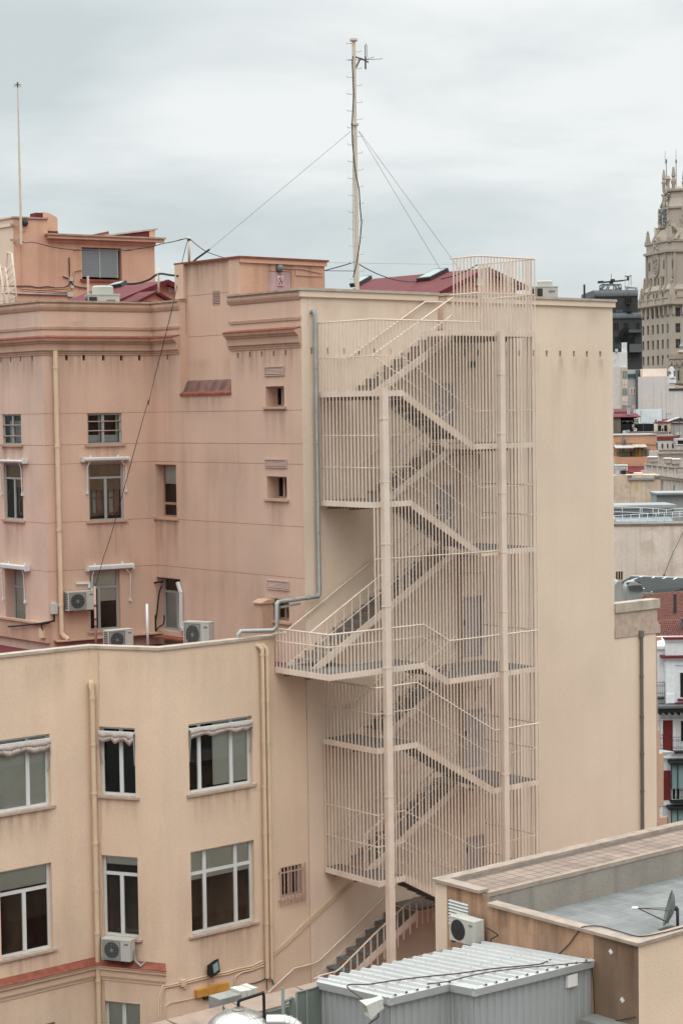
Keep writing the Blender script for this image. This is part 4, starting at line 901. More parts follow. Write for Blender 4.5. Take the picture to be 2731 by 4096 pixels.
b = MB(); b.prism([FH.P(pA[0], zc0 + .03, -.9), FH.P(pB[0], zc0 + .03, -.9), FH.P(pB[0], pB[1], -.9)], FH.n * -1.2); b.build('roof_upstand', 'terracotta', HUT)
# west side of the hut, paler
HL = Fr(FH.P(0, 0)[:2], 180)
b = MB(); b.face([HL.P(-6, zlo), HL.P(0, zlo), HL.P(0, zt0), HL.P(-6, zt0)]); b.build('hut_side', 'cream', HUT)
b = MB(); b.fbox(HL, -6, .03, zt0 - .3, zt0 - .26, -.01, .05); b.fbox(HL, -6, .04, zt0 - .0, zt0 + .06, -.3, .06); b.build('side_band', 'cream', HUT)
b = MB(); b.fbox(FH, shw[0] + .03, shw[1] - .12, shw[2] + .1, shw[3] - .03, -.16, -.1); sh = b.build('shutter', 'greyshut', HUT)
b = MB(); uc_ = (shw[0] + shw[1] - .1) / 2
for u in (shw[0] + .03, uc_, shw[1] - .14): b.fbox(FH, u - .03, u + .03, shw[2] + .08, shw[3] - .01, -.18, -.085)
b.build('frame', 'grey_frame', sh)
b = MB(); b.fbox(FH, shw[0] - .08, shw[1] + .08, shw[2] - .08, shw[2] + .005, -.25, .1); b.build('sill', 'terracotta', sh)
b = MB()
def hp(x, y, o=.04): return FH.P(*h(x, y, o), o)
for L_ in ([(0, 1080), (380, 1080), (480, 1100), (600, 1085), (700, 1103), (800, 1100), (860, 1075), (890, 1020)], [(890, 1020), (930, 1075), (1000, 1095), (1100, 1105)], [(870, 720), (876, 960)], [(790, 960), (860, 985)]): b.tube([hp(*q) for q in L_], .022, 6)
b.build('wall_cable', 'cable_brown', HUT)
b = MB()
for y, x1 in ((1110, 860), (1135, 880), (1155, 850)): b.tube([hp(270, y), hp(500, y + 18), hp(x1, y - 5)], .02, 6)
b.tube([hp(930, 1010), hp(930, 900), hp(960, 880), hp(1030, 880)], .02, 6); b.tube([hp(275, 520), hp(280, 1070)], .018, 6)
b.build('conduit', 'orange_render', HUT)
b = MB(); b.tube([hp(0, 1165), hp(850, 1190)], .04, 8); b.build('conduit', 'galv', HUT)
b = MB()
for x0, x1, y0, y1 in ((868, 908, 968, 1018), (882, 918, 1075, 1108), (840, 910, 1162, 1212)): p, q = h(x0, y1), h(x1, y0); b.fbox(FH, p[0], q[0], p[1], q[1], .0, .1)
b.build('junction_box', 'acwhite', HUT)
p = hp(322, 285, .08); LM = thing('bulkhead_lamp', 'dark round bulkhead lamp high on the orange rooftop hut', 'lamp', p - FH.n * .07)
b = MB(); b.lathe([(.0, 0), (.12, 0), (.13, .05), (.09, .12), (.0, .15)], p - FH.n * .07, 12, axis=FH.n); b.build('lamp_body', 'darkmetal', LM)
b = MB(); b.tube([p - FH.n * .05, p - FH.n * .06 - V((0, 0, .3)), p - FH.n * .06 - V((0, 0, .32)) - FH.u * .15], .015, 6); b.build('lead', 'orange_render', LM)
# slim aerial pole fixed to the hut
pb = hp(270, 490, .25); ptop = FH.P(*FH.at(72, 350, .25), .25)
AP = thing('aerial_pole', 'slender white aerial pole clamped to the corner of the orange hut', 'antenna', pb - V((0, 0, .2)))
b = MB(); b.tube([pb - V((0, 0, .2)), pb + (ptop - pb) * .55, ptop], [.05, .04, .022], 8); b.build('pole', 'pole', AP)
b = MB()
for k in range(6): a = k * math.pi / 3; b.tube([ptop + V((0, 0, .12)), ptop + V((.15 * math.cos(a), .15 * math.sin(a), .03 + .06 * (k % 2)))], .01, 5)
b.tube([ptop, ptop + V((0, 0, .2))], .026, 6); b.build('aerial_head', 'darkmetal', AP)
for y in (300, 498):
    b = MB(); q = hp(262, y, .25); b.bar(q, q - FH.n * .25 - FH.u * .3, .04, .08); b.build('bracket', 'coping_dirty', AP)
# roof ladders at the left edge
for k, (dx, lab) in enumerate(((0, 'rusty cream roof ladder nearer the left picture edge, leaning by the orange hut'), (115, 'rusty cream roof ladder with hooped top, beside the orange hut corner'))):
    lx = lambda x, y: dep(x + dx, y, 62)
    base = dep(20 + dx * .3, 1217, 62)
    q = lambda x, y: dep(*Z1(x, y), 62.0)
    LD = thing('roof_ladder', lab, 'ladder', V((q(45, 720).x, q(45, 720).y, 26.3)), 'roof ladders beside the orange hut')
    x0 = 0 if k == 0 else 85
    b = MB()
    a0, a1 = q(5 + x0 - 5, 450 - (80 if k else 0)), q(52 + x0 * .95, 735)
    c0, c1 = q(-45 + x0, 480 - (10 if k else 0)), q(2 + x0 * .98, 735)
    a1.z -= .5; c1.z -= .5
    b.tube([a0, a1], .03, 6); b.tube([c0, c1], .03, 6); LR = b.build('side_rail', 'stair_rust', LD)
    b = MB()
    for i in range(1, 8): t_ = i / 8; b.tube([a0.lerp(a1, t_), c0.lerp(c1, t_)], .02, 6)
    b.build('rungs', 'stair_rust', LD)
    b = MB(); dv = FH.n * -.9
    b.tube([a0, a0 + V((0, 0, .05)) + dv * .4, a0 + dv - V((0, 0, 2.0))], .022, 6); b.tube([c0, c0 + dv * .4, c0 + dv - V((0, 0, 2.0))], .022, 6); b.build('stay', 'stair_rust', LD)
# gabled red roof houses on the deck
def gable_house(name, label, peak, Yg, eaveL, eaveR, Yb, wallm='orange_render', zb=26.3):
    pk = ony(*peak, Yg); eL = ony(*eaveL, Yg); eR = ony(*eaveR, Yg) if eaveR else V((2 * pk.x - eL.x, Yg, eL.z))
    HS = thing(name, label, 'roof house', (pk.x, Yg, zb))
    b = MB(); b.face([(eL.x + .25, Yg + .25, zb), (eR.x - .25, Yg + .25, zb), (eR.x - .25, Yg + .25, eR.z - .05), (pk.x, Yg + .25, pk.z - .1), (eL.x + .25, Yg + .25, eL.z - .05)])
    b.face([(eL.x + .25, Yg + .25, zb), (eL.x + .25, Yb, zb), (eL.x + .25, Yb, eL.z - .05), (eL.x + .25, Yg + .25, eL.z - .05)])
    b.face([(eR.x - .25, Yg + .25, zb), (eR.x - .25, Yb, zb), (eR.x - .25, Yb, eR.z - .05), (eR.x - .25, Yg + .25, eR.z - .05)])
    b.build('gable_wall', wallm, HS)
    b = MB(); t = .09
    for e in (eL, eR): b.prism([(pk.x, Yg, pk.z), (e.x, Yg, e.z), (e.x, Yg, e.z - t), (pk.x, Yg, pk.z - t)], (0, Yb - Yg, 0))
    b.build('roof', 'redroof', HS)
    b = MB()
    for e in (eL, eR): b.bar(V((pk.x, Yg - .03, pk.z - .05)), V((e.x, Yg - .03, e.z - .05)), .05, .16)
    b.build('bargeboard', 'redpaint', HS)
    return HS, pk, eL, eR
G2Z = lambda x, y: (1400 + x * .574, 950 + y * .574)
Yg = 44.5; pk = ony(*G2Z(955, 212), Yg)
yb2 = onx(*G2Z(165, 293), pk.x).y
RH2, pk, eL, eR = gable_house('roof_house', 'red gabled roof house with two skylights behind the cream parapet', G2Z(955, 212), Yg, G2Z(625, 380), G2Z(1235, 345), yb2)
# small flue light at the ridge end, white vent box
def on_slope(x, y, pk, e, lift=.0):
    n = (V((e.x, 0, e.z)) - V((pk.x, 0, pk.z))).cross(V((0, 1, 0))).normalized()
    if n.z < 0: n = -n
    d = ray(x, y); k = (V((pk.x, 0, pk.z)) - CP).dot(n) / d.dot(n); return CP + d * k + n * lift, n
def skylight(quad, pk, e, parent):
    P0 = [on_slope(*q, pk, e)[0] for q in quad]; n = on_slope(*quad[0], pk, e)[1]
    b = MB(); b.prism([p - n * .02 for p in P0], n * .14); sk = b.build('skylight', 'darkmetal', parent)
    cc = sum(P0, V()) / 4; b = MB(); b.face([cc + (p - cc) * .82 + n * .124 for p in P0]); b.build('pane', 'farglass', sk)
skylight([G2Z(465, 310), G2Z(560, 300), G2Z(688, 234), G2Z(598, 240)], pk, eL, RH2)
skylight([G2Z(0, 345), G2Z(65, 338), G2Z(155, 285), G2Z(90, 290)], pk, eL, RH2)
b = MB(); p = ony(*G2Z(890, 312), Yg + .2); b.box(p.x - .16, p.x + .16, Yg + .1, Yg + .24, p.z - .1, p.z + .12); b.build('vent_box', 'white_frame', RH2)
# dark window seen through the gap of the flank parapet, on a low side wall
LW = thing('roof_access', 'low orange roof cabin with dark window behind the gap in the cream parapet', 'cabin', ((ga + gb) / 2, 42.2, 26.3))
FG = Fr((0, 42.3), 90)
r = (FG.at(*G2Z(600, 540))[0], FG.at(*G2Z(678, 540))[0], 26.32, FG.at(*G2Z(630, 470))[1])
zg = FG.at(*G2Z(630, 425))[1]
wall(FG, r[0] - .35, r[1] + .5, 26.3, zg, [r + (.1, .6)], 'cabin_wall', ['orange_render', 'interior', 'joint'], LW)
b = MB(); frame_members(b, FG, r, -.02, w=.06, vs=(.8,)); f_ = b.build('window', 'grey_frame', LW)
b = MB(); b.face([FG.P(r[0], r[2], -.06), FG.P(r[1], r[2], -.06), FG.P(r[1], r[3], -.06), FG.P(r[0], r[3], -.06)]); b.build('pane', 'glass', f_)
b = MB(); b.box(r[0] - .4, r[1] + .55, 42.15, 44, zg, zg + .08); b.build('cabin_roof', 'pink_door', LW)
b = MB(); b.face([(r[0] - .35, 42.3, 26.3), (r[0] - .35, 44, 26.3), (r[0] - .35, 44, zg), (r[0] - .35, 42.3, zg)]); b.build('cabin_wall', 'orange_render', LW)
Yg = 51; pk1 = ony(*Z1(1165, 560), Yg); ybk = onx(*Z1(690, 612), pk1.x).y
RH1, pk1, eL1, eR1 = gable_house('roof_house', 'red gabled roof house with a green skylight behind the pink parapet', Z1(1165, 560), Yg, Z1(815, 705), None, ybk)
skylight([Z1(745, 625), Z1(800, 600), Z1(890, 580), Z1(850, 605)], pk1, eL1, RH1)
b = MB(); q1, q2, q3 = ony(*Z1(1095, 632), Yg - 1.1), ony(*Z1(960, 702), Yg - 1.1), ony(*Z1(1260, 640), Yg - 1.1)
b.prism([q1, q2, q2 - V((0, 0, .09)), q1 - V((0, 0, .09))], (0, 1.4, 0)); b.prism([q1, V((2 * q1.x - q2.x, q2.y, q2.z)), V((2 * q1.x - q2.x, q2.y, q2.z - .09)), q1 - V((0, 0, .09))], (0, 1.4, 0)); b.build('dormer_roof', 'redroof', RH1)
b = MB(); b.face([q2 + V((.2, .15, 0)), V((2 * q1.x - q2.x - .2, q2.y + .15, q2.z)), q1 + V((0, .15, -.1))]); 
b.box(q2.x + .2, 2 * q1.x - q2.x - .2, q1.y + .16, q1.y + 1.3, 26.3, q2.z - .01); b.build('dormer_wall', 'orange_render', RH1)
b = MB()
for x, y in ((1078, 628), (1195, 628)): p = ony(*Z1(x, y), Yg + .24); b.box(p.x - .14, p.x + .14, p.y - .03, p.y, p.z - .07, p.z + .1)
b.build('vent_box', 'white_frame', RH1)
# ------------------------------------------------------------------ air conditioners
def rooftop_ac(label, px, wpx, depth, rz):
    c = dep(*px, depth); sc = wpx
    A = thing('rooftop_air_conditioner', label, 'air conditioner', V((c.x, c.y, 26.3)), 'rooftop cooling units with a fan drum on top')
    A.rotation_euler = (0, 0, rz)
    return A, c
def build_rooftop_ac(zoff):
    A = thing('rooftop_air_conditioner', '', 'air conditioner', (0, 0, 0), 'rooftop cooling units with a fan drum on top')
    b = MB(); b.box(-.5, .5, -.4, .4, 0, .95); b.box(-.52, .52, -.42, .42, .95, .99); b.build('case', 'acwhite', A)
    b = MB(); b.box(-.47, -.22, -.415, -.405, .58, .9); b.box(-.515, -.505, -.3, .3, .4, .9); b.build('intake_grille', 'acdark', A)
    b = MB(); b.lathe([(.34, .99), (.34, 1.2), (.3, 1.24), (.28, 1.2), (.0, 1.18)], (0.02, 0, 0), 20); b.build('fan_drum', 'acwhite', A)
    b = MB(); b.box(.08, .36, -.412, -.404, .74, .82); b.build('rating_plate', 'grille', A)
    for x, y in ((-.45, -.35), (.45, -.35), (.45, .35), (-.45, .35)): b = MB(); b.box(x - .03, x + .03, y - .03, y + .03, -1.5, 0); b.build('stand_leg', 'darkmetal', A)
    return A
A0 = build_rooftop_ac(0)
pa = dep(*Z1(715, 700), 57); topz = dep(*Z1(715, 600), 57).z
sc_ = 1.02
A0.location = V((pa.x, pa.y, topz - 1.24 * sc_)); A0.rotation_euler = (0, 0, rad(-26)); A0.scale = (sc_ * .92,) * 2 + (sc_,)
A0['label'] = 'white rooftop cooling unit with fan drum in front of the left red roof'
pb_ = dep(*G2Z(1352, 400), 61.8); topz = dep(*G2Z(1352, 302), 61.8).z
A1_ = copy_tree(A0, V((pb_.x, pb_.y, topz - 1.24 * .78)), rad(-28), (.72, .72, .78), 'grey rooftop cooling unit right of the caged stair top')
# wall and floor units (inverter outdoor units)
def build_ac():
    A = thing('air_conditioner', '', 'air conditioner', (0, 0, 0), 'outdoor air conditioning units')
    b = MB(); b.box(-.41, .41, -.15, .15, .02, .56); b.box(-.415, .415, -.155, .155, .56, .575); b.box(.19, .195, -.152, -.149, .03, .56); b.build('case', 'acwhite', A)
    b = MB(); n = 24
    pts = [V((-.12 + .215 * math.cos(2 * math.pi * i / n), -.1525, .29 + .215 * math.sin(2 * math.pi * i / n))) for i in range(n)]; b.face(pts)
    b.build('fan_opening', 'acdark', A)
    b = MB(); b.lathe([(.0, 0), (.05, 0), (.05, .01), (0, .015)], (-.12, -.153, .29), 10, axis=(0, -1, 0))
    for i in range(1, 11): x = -.36 + .48 * i / 11; b.box(x - .003, x + .003, -.166, -.16, .05, .53)
    for i in range(1, 11): z = .05 + .48 * i / 11; b.box(-.36, .12, -.166, -.16, z - .003, z + .003)
    b.box(-.37, .13, -.163, -.1525, .525, .54); b.box(-.37, .13, -.163, -.1525, .04, .055); b.box(-.375, -.36, -.163, -.1525, .04, .54); b.box(.12, .135, -.163, -.1525, .04, .54)
    b.build('fan_guard', 'grille', A)
    b = MB()
    for i in range(9): z = .08 + i * .052; b.box(-.414, -.409, -.12, .1, z, z + .03)
    b.build('side_louvre', 'acdark', A)
    b = MB(); b.box(.24, .36, -.153, -.1495, .44, .49); b.build('rating_plate', 'grille', A)
    b = MB()
    for x in (-.3, .3): b.box(x - .03, x + .03, -.17, .17, -.02, .02)
    b.build('feet', 'darkmetal', A)
    return A
ACG = 'outdoor air conditioning units'
def rot_of(fr): return math.atan2(fr.u.y, fr.u.x)
AC0 = build_ac()
p = FL2.at(326, 2443, .3); AC0.location = FL2.P(p[0], p[1], .2); AC0.rotation_euler = (0, 0, rot_of(FL2)); AC0.scale = (1.05, 1, 1.0); OFF[AC0.name] = V(AC0.location)
AC0['label'] = 'white air conditioner hung on the pink wall beside the tall glass door'
q = dep(473, 2517, 53.6)
copy_tree(AC0, V((q.x, q.y, q.z - .565)), rot_of(FL2) + rad(4), .98, 'grey air conditioner standing on the terrace below the tall glass door', ACG)
q = dep(795, 2485, 53.0)
copy_tree(AC0, V((q.x, q.y, q.z - .74)), rad(-66), (1.0, 1, 1.28), 'taller white air conditioner at the terrace corner near the stub wall', ACG)
p = B2.at(478, 3838, .2); copy_tree(AC0, B2.P(p[0], p[1], .24), rot_of(B2), 1.0, 'white air conditioner below the narrow annex window on the string course', ACG)
b = MB(); bb = B2.P(p[0] + .42, p[1] + .3, .2)
b.tube([bb, bb + B2.u * .05 - V((0, 0, .3)), bb + B2.u * .2 - V((0, 0, .42)), bb + B2.u * .25 - V((0, 0, .36)) - B2.n * .15], .028, 6); hs = b.build('hose', 'galv'); tag(hs, 'silver hose at the side of the air conditioner below the narrow annex window', 'hose')
# duct stub, terrace pieces
q = FL2.P(*FL2.at(330, 2328, .03), .03)
TRK = tag(None, None) if False else None
b = MB(); c_ = lambda x, y: FL2.P(*FL2.at(*S(x, y), .04), .04)
b.bar(c_(532, 1276), c_(626, 1274), .06, .07); b.bar(c_(622, 1270), c_(622, 1310), .06, .07); tag(b.build('cable_trunking', 'white_frame'), 'white cable trunking elbow above the wall hung air conditioner', 'trunking')
c3 = lambda x, y: FL3.P(*FL3.at(*S(x, y), .07), .07)
b = MB(); b.bar(c3(1238, 1270), c3(1262, 1345), .08, .09); b.bar(c3(1262, 1345), c3(1262, 1600), .08, .09); b.bar(c3(1262, 1592), c3(1310, 1605), .08, .09); tag(b.build('cable_trunking', 'white_frame'), 'long white cable trunking beside the courtyard door at the inner corner', 'trunking')
b = MB(); b.tube(smooth([c3(1135, 1268), c3(1090, 1272), c3(1073, 1290), c3(1072, 1400), c3(1085, 1560), c3(1080, 1625)]), .03, 7); b.tube(smooth([c3(1128, 1295), c3(1110, 1350), c3(1095, 1480), c3(1078, 1600)]), .022, 7); b.tube(smooth([c3(1145, 1500), c3(1140, 1560), c3(1100, 1590), c3(1075, 1640)]), .022, 6); tag(b.build('cable_bundle', 'cable'), 'thick black cables hanging around the inner corner courtyard door', 'cables')
b = MB(); q0, q1 = dep(*S(950, 1665), 54.3), dep(*S(1085, 1650), 54.0); q0.z = q1.z = 17.12; b.tube([q0, q1], .1, 12); tag(b.build('duct_piece', 'galv'), 'loose grey duct tube lying on the red terrace', 'duct')
b = MB(); q = dep(*S(1000, 1640), 54.8)
for i in range(3): b.box(q.x - .9 + i * .1, q.x + .6, q.y + i * .14, q.y + .1 + i * .14, 17.0 + i * .03, 17.1 + i * .05)
tag(b.build('timber_planks', 'roofdirt'), 'weathered planks stacked on the terrace under the courtyard door', 'planks')
q = dep(*S(383, 1470), 54.8)
p_ = FL2.at(*S(378, 1490), .05)
MT = thing('meter_box', 'small white rounded box on the pink corner with black cable below', 'box', FL2.P(p_[0], p_[1], .0))
b = MB(); b.fbox(FL2, p_[0] - .09, p_[0] + .09, p_[1], p_[1] + .3, .005, .12); b.fbox(FL2, p_[0] - .07, p_[0] + .07, p_[1] + .3, p_[1] + .34, .01, .1); b.build('case', 'acwhite', MT)
b = MB(); g_ = lambda x, y: FL1.P(*FL1.at(*S(x, y), .2), .2); b.tube([FL2.P(p_[0], p_[1], .06), FL2.P(p_[0] - .02, p_[1] - .2, .1), g_(330, 1552), g_(260, 1560), g_(150, 1572), g_(60, 1580)], .025, 6); b.tube([g_(290, 1560), g_(292, 1590), g_(302, 1605)], .02, 6); b.build('lead', 'cable', MT)
p_ = FL1.at(*S(304, 1625), .12); b = MB(); b.fbox(FL1, p_[0] - .12, p_[0] + .12, p_[1] - .13, p_[1] + .13, .12, .2); tag(b.build('socket_box', 'pipe'), 'beige square socket box on the low wall under the black cable', 'box')
# pink rod with the long cable; white whip; stub wall
q0 = FL2.P(*FL2.at(380, 2345, .9), .9); q1 = FL2.P(*FL2.at(382, 2570, .9), .9); q1.z = 17.0
RD = thing('cable_rod', 'thin rusty pink rod holding the long hanging cable in front of the glass door', 'rod', q1)
b = MB(); b.tube([q0, V((q0.x, q0.y, q1.z))], .035, 8); b.build('rod', 'wood_pink', RD)
b = MB()
for z in (18.0, 18.4, 17.8): b.tube([V((q0.x, q0.y, z - .03)), V((q0.x, q0.y, z + .03))], .045, 8)
b.build('clamp', 'terracotta', RD)
q0 = FL3.P(*FL3.at(585, 2415, 1.2), 1.2); wb = dep(592, 2580, 51.5); wt = dep(585, 2415, 51.5)
WH = thing('whip_antenna', 'white whip antenna with black foot on the terrace', 'antenna', V((wb.x, wb.y, 17.0)))
b = MB(); b.tube([V((wb.x, wb.y, 17.6)), V((wb.x, wb.y, wt.z))], .035, 8); b.build('whip', 'white_frame', WH)
b = MB(); b.tube([V((wb.x, wb.y, 17.0)), V((wb.x, wb.y, 17.6))], .045, 8); b.build('foot', 'black', WH)
S8 = lambda x, y: (800 + x * .574, 1600 + y * .574)
u0, u1 = FL3.at(*S8(342, 1450), .6)[0], FL3.at(*S8(383, 1450), .6)[0]
q = FL3.at(*S8(383, 1425), .6)
STB = thing('stub_chimney', 'short square pink stub with sloping cap against the pink wall by the silver duct', 'chimney', FL3.P(u0, 17.3, .3))
b = MB(); b.fbox(FL3, u0, u1 + .1, 17.0, q[1], .02, .42); b.build('shaft', 'pink_trim', STB)
b = MB(); b.fprof(FL3, [(-.0, q[1] + .003), (.47, q[1] + .003), (.47, q[1] + .04), (.25, q[1] + .12), (.0, q[1] + .12)], u0 - .04, u1 + .14); b.build('cap', 'pink_trim', STB)
# silver duct
d1 = FC.at(1255, 1243, .1); xa = FC.at(1266, 1800, .12)[0]; zt_ = FC.at(1262, 1248, .12)[1]
c4 = lambda x, y, o=.14: FC.P(*FC.at(*S8(x, y), o), o)
zb_ = c4(825, 1368).z; x2 = c4(500, 1400).x; z3 = c4(500, 1600).z; x4 = c4(318, 1610).x
b = MB()
def duct(pts, r): b.tube(pts, r, 14)
duct([V((xa - .02, YB + .02, zt_)), V((xa, YB - .1, zt_ + .02)), V((xa, YB - .14, zt_ - .1)), V((xa, YB - .14, zb_ + .06)), V((xa - .06, YB - .16, zb_)), V((x2 + .06, YB - .35, zb_ - .02)), V((x2, YB - .36, zb_ - .08)), V((x2, YB - .36, z3 + .1)), V((x2 - .08, YB - .3, z3)), V((x4 + .1, YB + .2, z3)), V((x4, YB + .2, z3 - .1)), V((x4, YB + .2, 17.0))], .058)
DU = b.build('metal_duct', 'galv'); tag(DU, 'silver metal duct running down the cream corner and bending over the balcony', 'duct')
DU2 = DU
b = MB()
for y in (1470, 1640, 1770, 2000, 2130): z = FC.at(1266, y, .14)[1]; b.tube([V((xa, YB - .14, z - .02)), V((xa, YB - .14, z + .02))], .065, 14)
for q_ in (.3, .62): xx = xa + (x2 - xa) * q_; b.tube([V((xx - .02, YB - .16 - .2 * q_, zb_ - .01)), V((xx + .02, YB - .16 - .2 * q_, zb_ - .01))], .065, 14)
b.build('joint_ring', 'steel', DU)
b = MB(); b.bar(V((xa - .75, YB - .22, zb_ - .15)), V((x2 + .1, YB - .36, zb_ - .17)), .06, .06); b.build('support_rail', 'galv', DU)
# ------------------------------------------------------------------ masts, guys, cables
Yk = 42.0
mb = ony(1428, 1160, Yk); mt = ony(1416, 160, Yk); MX = mb.x
MS = thing('antenna_mast', 'tall cream climbing mast with step pegs rising above the roofs', 'antenna mast', (MX, Yk, 26.3))
m_ = lambda y: ony(1420, y, Yk).z
zj1 = m_(497)
b = MB(); b.tube([V((MX, Yk, 26.3)), V((MX, Yk, zj1))], .066, 10); b.tube([V((MX, Yk, zj1)), V((MX, Yk, mt.z))], .056, 10)
b.tube([V((MX, Yk, zj1 - .03)), V((MX, Yk, zj1 + .02))], .12, 12); b.tube([V((MX, Yk, mt.z - .03)), V((MX, Yk, mt.z + .03))], .12, 12); b.build('tube', 'pole', MS)
rx_ = CAMROT @ V((1, 0, 0)); rx_.z = 0; rx_.normalize()
b = MB(); k = 0
y = 175
while y < 1130:
    s_ = -1 if k % 2 == 0 else 1; z = m_(y); o_ = V((MX, Yk, z))
    b.tube([o_ + rx_ * .06 * s_, o_ + rx_ * .2 * s_ + V((0, 0, .01)), o_ + rx_ * .215 * s_ + V((0, 0, .05))], .011, 5); y += 33.7; k += 1
b.build('step_pegs', 'pole', MS)
zc_ = m_(233); o_ = V((MX, Yk, zc_))
b = MB(); b.tube([o_ + rx_ * .05 + V((0, 0, .03)), o_ + rx_ * .24 - V((0, 0, .03)), o_ + rx_ * .42 - V((0, 0, .13))], .024, 8); b.tube([o_ + rx_ * .05 - V((0, 0, .28)), o_ + rx_ * .18 - V((0, 0, .02))], .026, 8); b.build('side_arm', 'underside', MS)
b = MB(); o2 = o_ + rx_ * .33 - V((0, 0, .04))
b.tube([o2 - V((0, 0, .28)), o2 + V((0, 0, .08))], .024, 8); b.tube([o2 + V((0, 0, .05)), o2 + V((0, 0, .4))], .014, 8); b.tube([o2 + V((0, 0, .38)), o2 + rx_ * .02 + V((0, 0, .44)), o2 + rx_ * .045 + V((0, 0, .4)), o2 + rx_ * .06], .007, 6)
fw = V((rx_.y, -rx_.x, 0))
for d_, l_ in ((rx_ * 1 + fw * .1, .5), (rx_ * .6 + V((0, 0, .25)) - fw * .5, .34), (-rx_, .48), (-rx_ * .5 + fw * .8, .3)): b.tube([o2 - V((0, 0, .02)), o2 + d_.normalized() * l_], .008, 5)
b.build('aerial', 'darkmetal', MS)
b = MB(); P_ = [(1411, 225), (1408, 250), (1412, 320), (1414, 380), (1411, 430), (1407, 500), (1409, 570), (1416, 645), (1422, 690), (1436, 760), (1440, 830), (1446, 890), (1440, 960), (1425, 1060), (1412, 1110)]
b.tube([ony(x, y, Yk - .12 if y < 700 else Yk - .3) for x, y in P_], .016, 6); b.build('feeder_cable', 'cable', MS)
b = MB(); b.tube([ony(1413, 540, Yk - .05), ony(1410, 800, Yk - .05), ony(1416, 1140, Yk - .05)], .008, 5); b.build('lightning_wire', 'wire', MS)
gz = V((MX, Yk, m_(525)))
def wire(pts, r, name, label, cat, mat='wire'):
    b = MB(); b.tube(smooth(pts, 4) if 'cable' in name and name != 'hanging_cable' else pts, r, 5); return tag(b.build(name, mat), label, cat)
# small pole at the tower corner that carries the cables
pl0 = onx(*Z1(1320, 458), XT + .15); pl1 = onx(*Z1(1310, 255), XT + .15)
SP = thing('cable_pole', 'short white pole on the pink roof tower carrying black cables', 'pole', V((pl0.x, pl0.y, ztt + .05)))
b = MB(); b.tube([V((pl0.x, pl0.y, ztt + .05)), V((pl0.x, pl0.y, pl1.z))], .04, 8); b.build('pole', 'pole', SP)
b = MB(); b.tube([V((pl0.x, pl0.y, pl1.z - .12)), V((pl0.x, pl0.y, pl1.z - .06))], .055, 8); b.build('insulator', 'darkmetal', SP)
wire([gz - rx_ * .12, onx(*Z1(1460, 345), XT + .2)], .006, 'guy_wire', 'thin guy wire sloping left from the mast to the pink roof tower', 'wire')
wire([onx(*Z1(1460, 345), XT + .2), onx(*Z1(1375, 405), XT + .2), onx(*Z1(1330, 445), XT + .2)], .03, 'guy_anchor', 'dark turnbuckle anchor at the foot of the left guy wire', 'anchor', 'darkmetal')
wire([gz + rx_ * .1, ony(1765, 1085, 46)], .006, 'guy_wire', 'thin guy wire sloping right, the steeper one, to the red roof', 'wire')
wire([gz + rx_ * .12, ony(*G2Z(720, 165), 47), ony(*G2Z(860, 370), 47.3)], .006, 'guy_wire', 'thin guy wire sloping right, the flatter one, to the red roof', 'wire')
pc = V((pl0.x, pl0.y, pl1.z - .05))
wire([pc] + [onx(*Z1(x, y), XT) for x, y in ((1300, 310), (1265, 450), (1240, 570))] + [FL3.P(*FL3.at(*Z1(1205, 740), .35), .35), FL3.P(*FL3.at(*Z1(1165, 900), .35), .35)] + [FL2.P(*FL2.at(*q_, .9), .9) for q_ in (Z1(1120, 1080), Z1(1080, 1230), Z1(1035, 1430), S(1035, 0), S(975, 215), S(885, 550), S(810, 820), S(765, 980), S(725, 1090), S(700, 1180), S(660, 1315))], .010, 'hanging_cable', 'long black cable slanting down the pink courtyard wall from the short pole', 'cable', 'cable')
wire([pc] + [dep(*Z1(x, y), 60) for x, y in ((1280, 272), (1200, 292), (1130, 305), (1060, 325), (960, 340), (850, 352))] + [FH.P(*FH.at(*Z1(x, y), .7), .7) for x, y in ((570, 350), (490, 345), (380, 330), (230, 295), (180, 300), (155, 290))], .014, 'overhead_cable', 'thin black cable sagging across the orange hut front to the short pole', 'cable', 'cable')
wire([pc, ony(*Z1(1430, 355), 46), ony(*Z1(1568, 405), 45.2)], .012, 'overhead_cable', 'thin black cable from the short pole down to the orange tower roof edge', 'cable', 'cable')
wire([onx(*Z1(1245, 530), XT - .1), dep(*Z1(1180, 522), 57), dep(*Z1(1105, 515), 58), dep(*Z1(1040, 555), 59), dep(*Z1(960, 580), 60), dep(*Z1(890, 585), 60.5)], .035, 'thick_cable', 'thick dark cable looping over the left red roof', 'cable', 'cable')
q = dep(*Z1(1105, 530), 58); SP2 = thing('stay_post', 'tiny white stay post on the left red roof ridge holding the thick cable', 'post', V((q.x, q.y, q.z - .5)))
b = MB(); b.tube([q - V((0, 0, .5)), q + V((0, 0, .25))], .035, 6); b.build('post', 'pole', SP2)
wire([ony(1297, 1083, 44.7), ony(1380, 1060, 43.5), ony(1425, 1045, 42.2)], .016, 'overhead_cable', 'black cable rising from the orange tower wall to the mast', 'cable', 'cable')
wire([ony(1420, 1084, 42.05), ony(1297, 1083, 44.7)], .01, 'overhead_cable', 'taut thin wire level between the orange tower wall and the mast', 'cable', 'cable')
wire([ony(1430, 1053, 42), ony(*G2Z(110, 215), 43), ony(*G2Z(200, 258), 44), ony(*G2Z(300, 292), 45.5), ony(*G2Z(400, 308), 46.5), ony(*G2Z(470, 308), 47)], .016, 'overhead_cable', 'black cable sagging from the mast to the skylight of the right red roof', 'cable', 'cable')
wire([ony(1297, 1050, 44.7), ony(*G2Z(330, 183), 48), ony(*G2Z(720, 187), 50)], .005, 'overhead_wire', 'hair thin wire running level above the right red roof', 'wire')
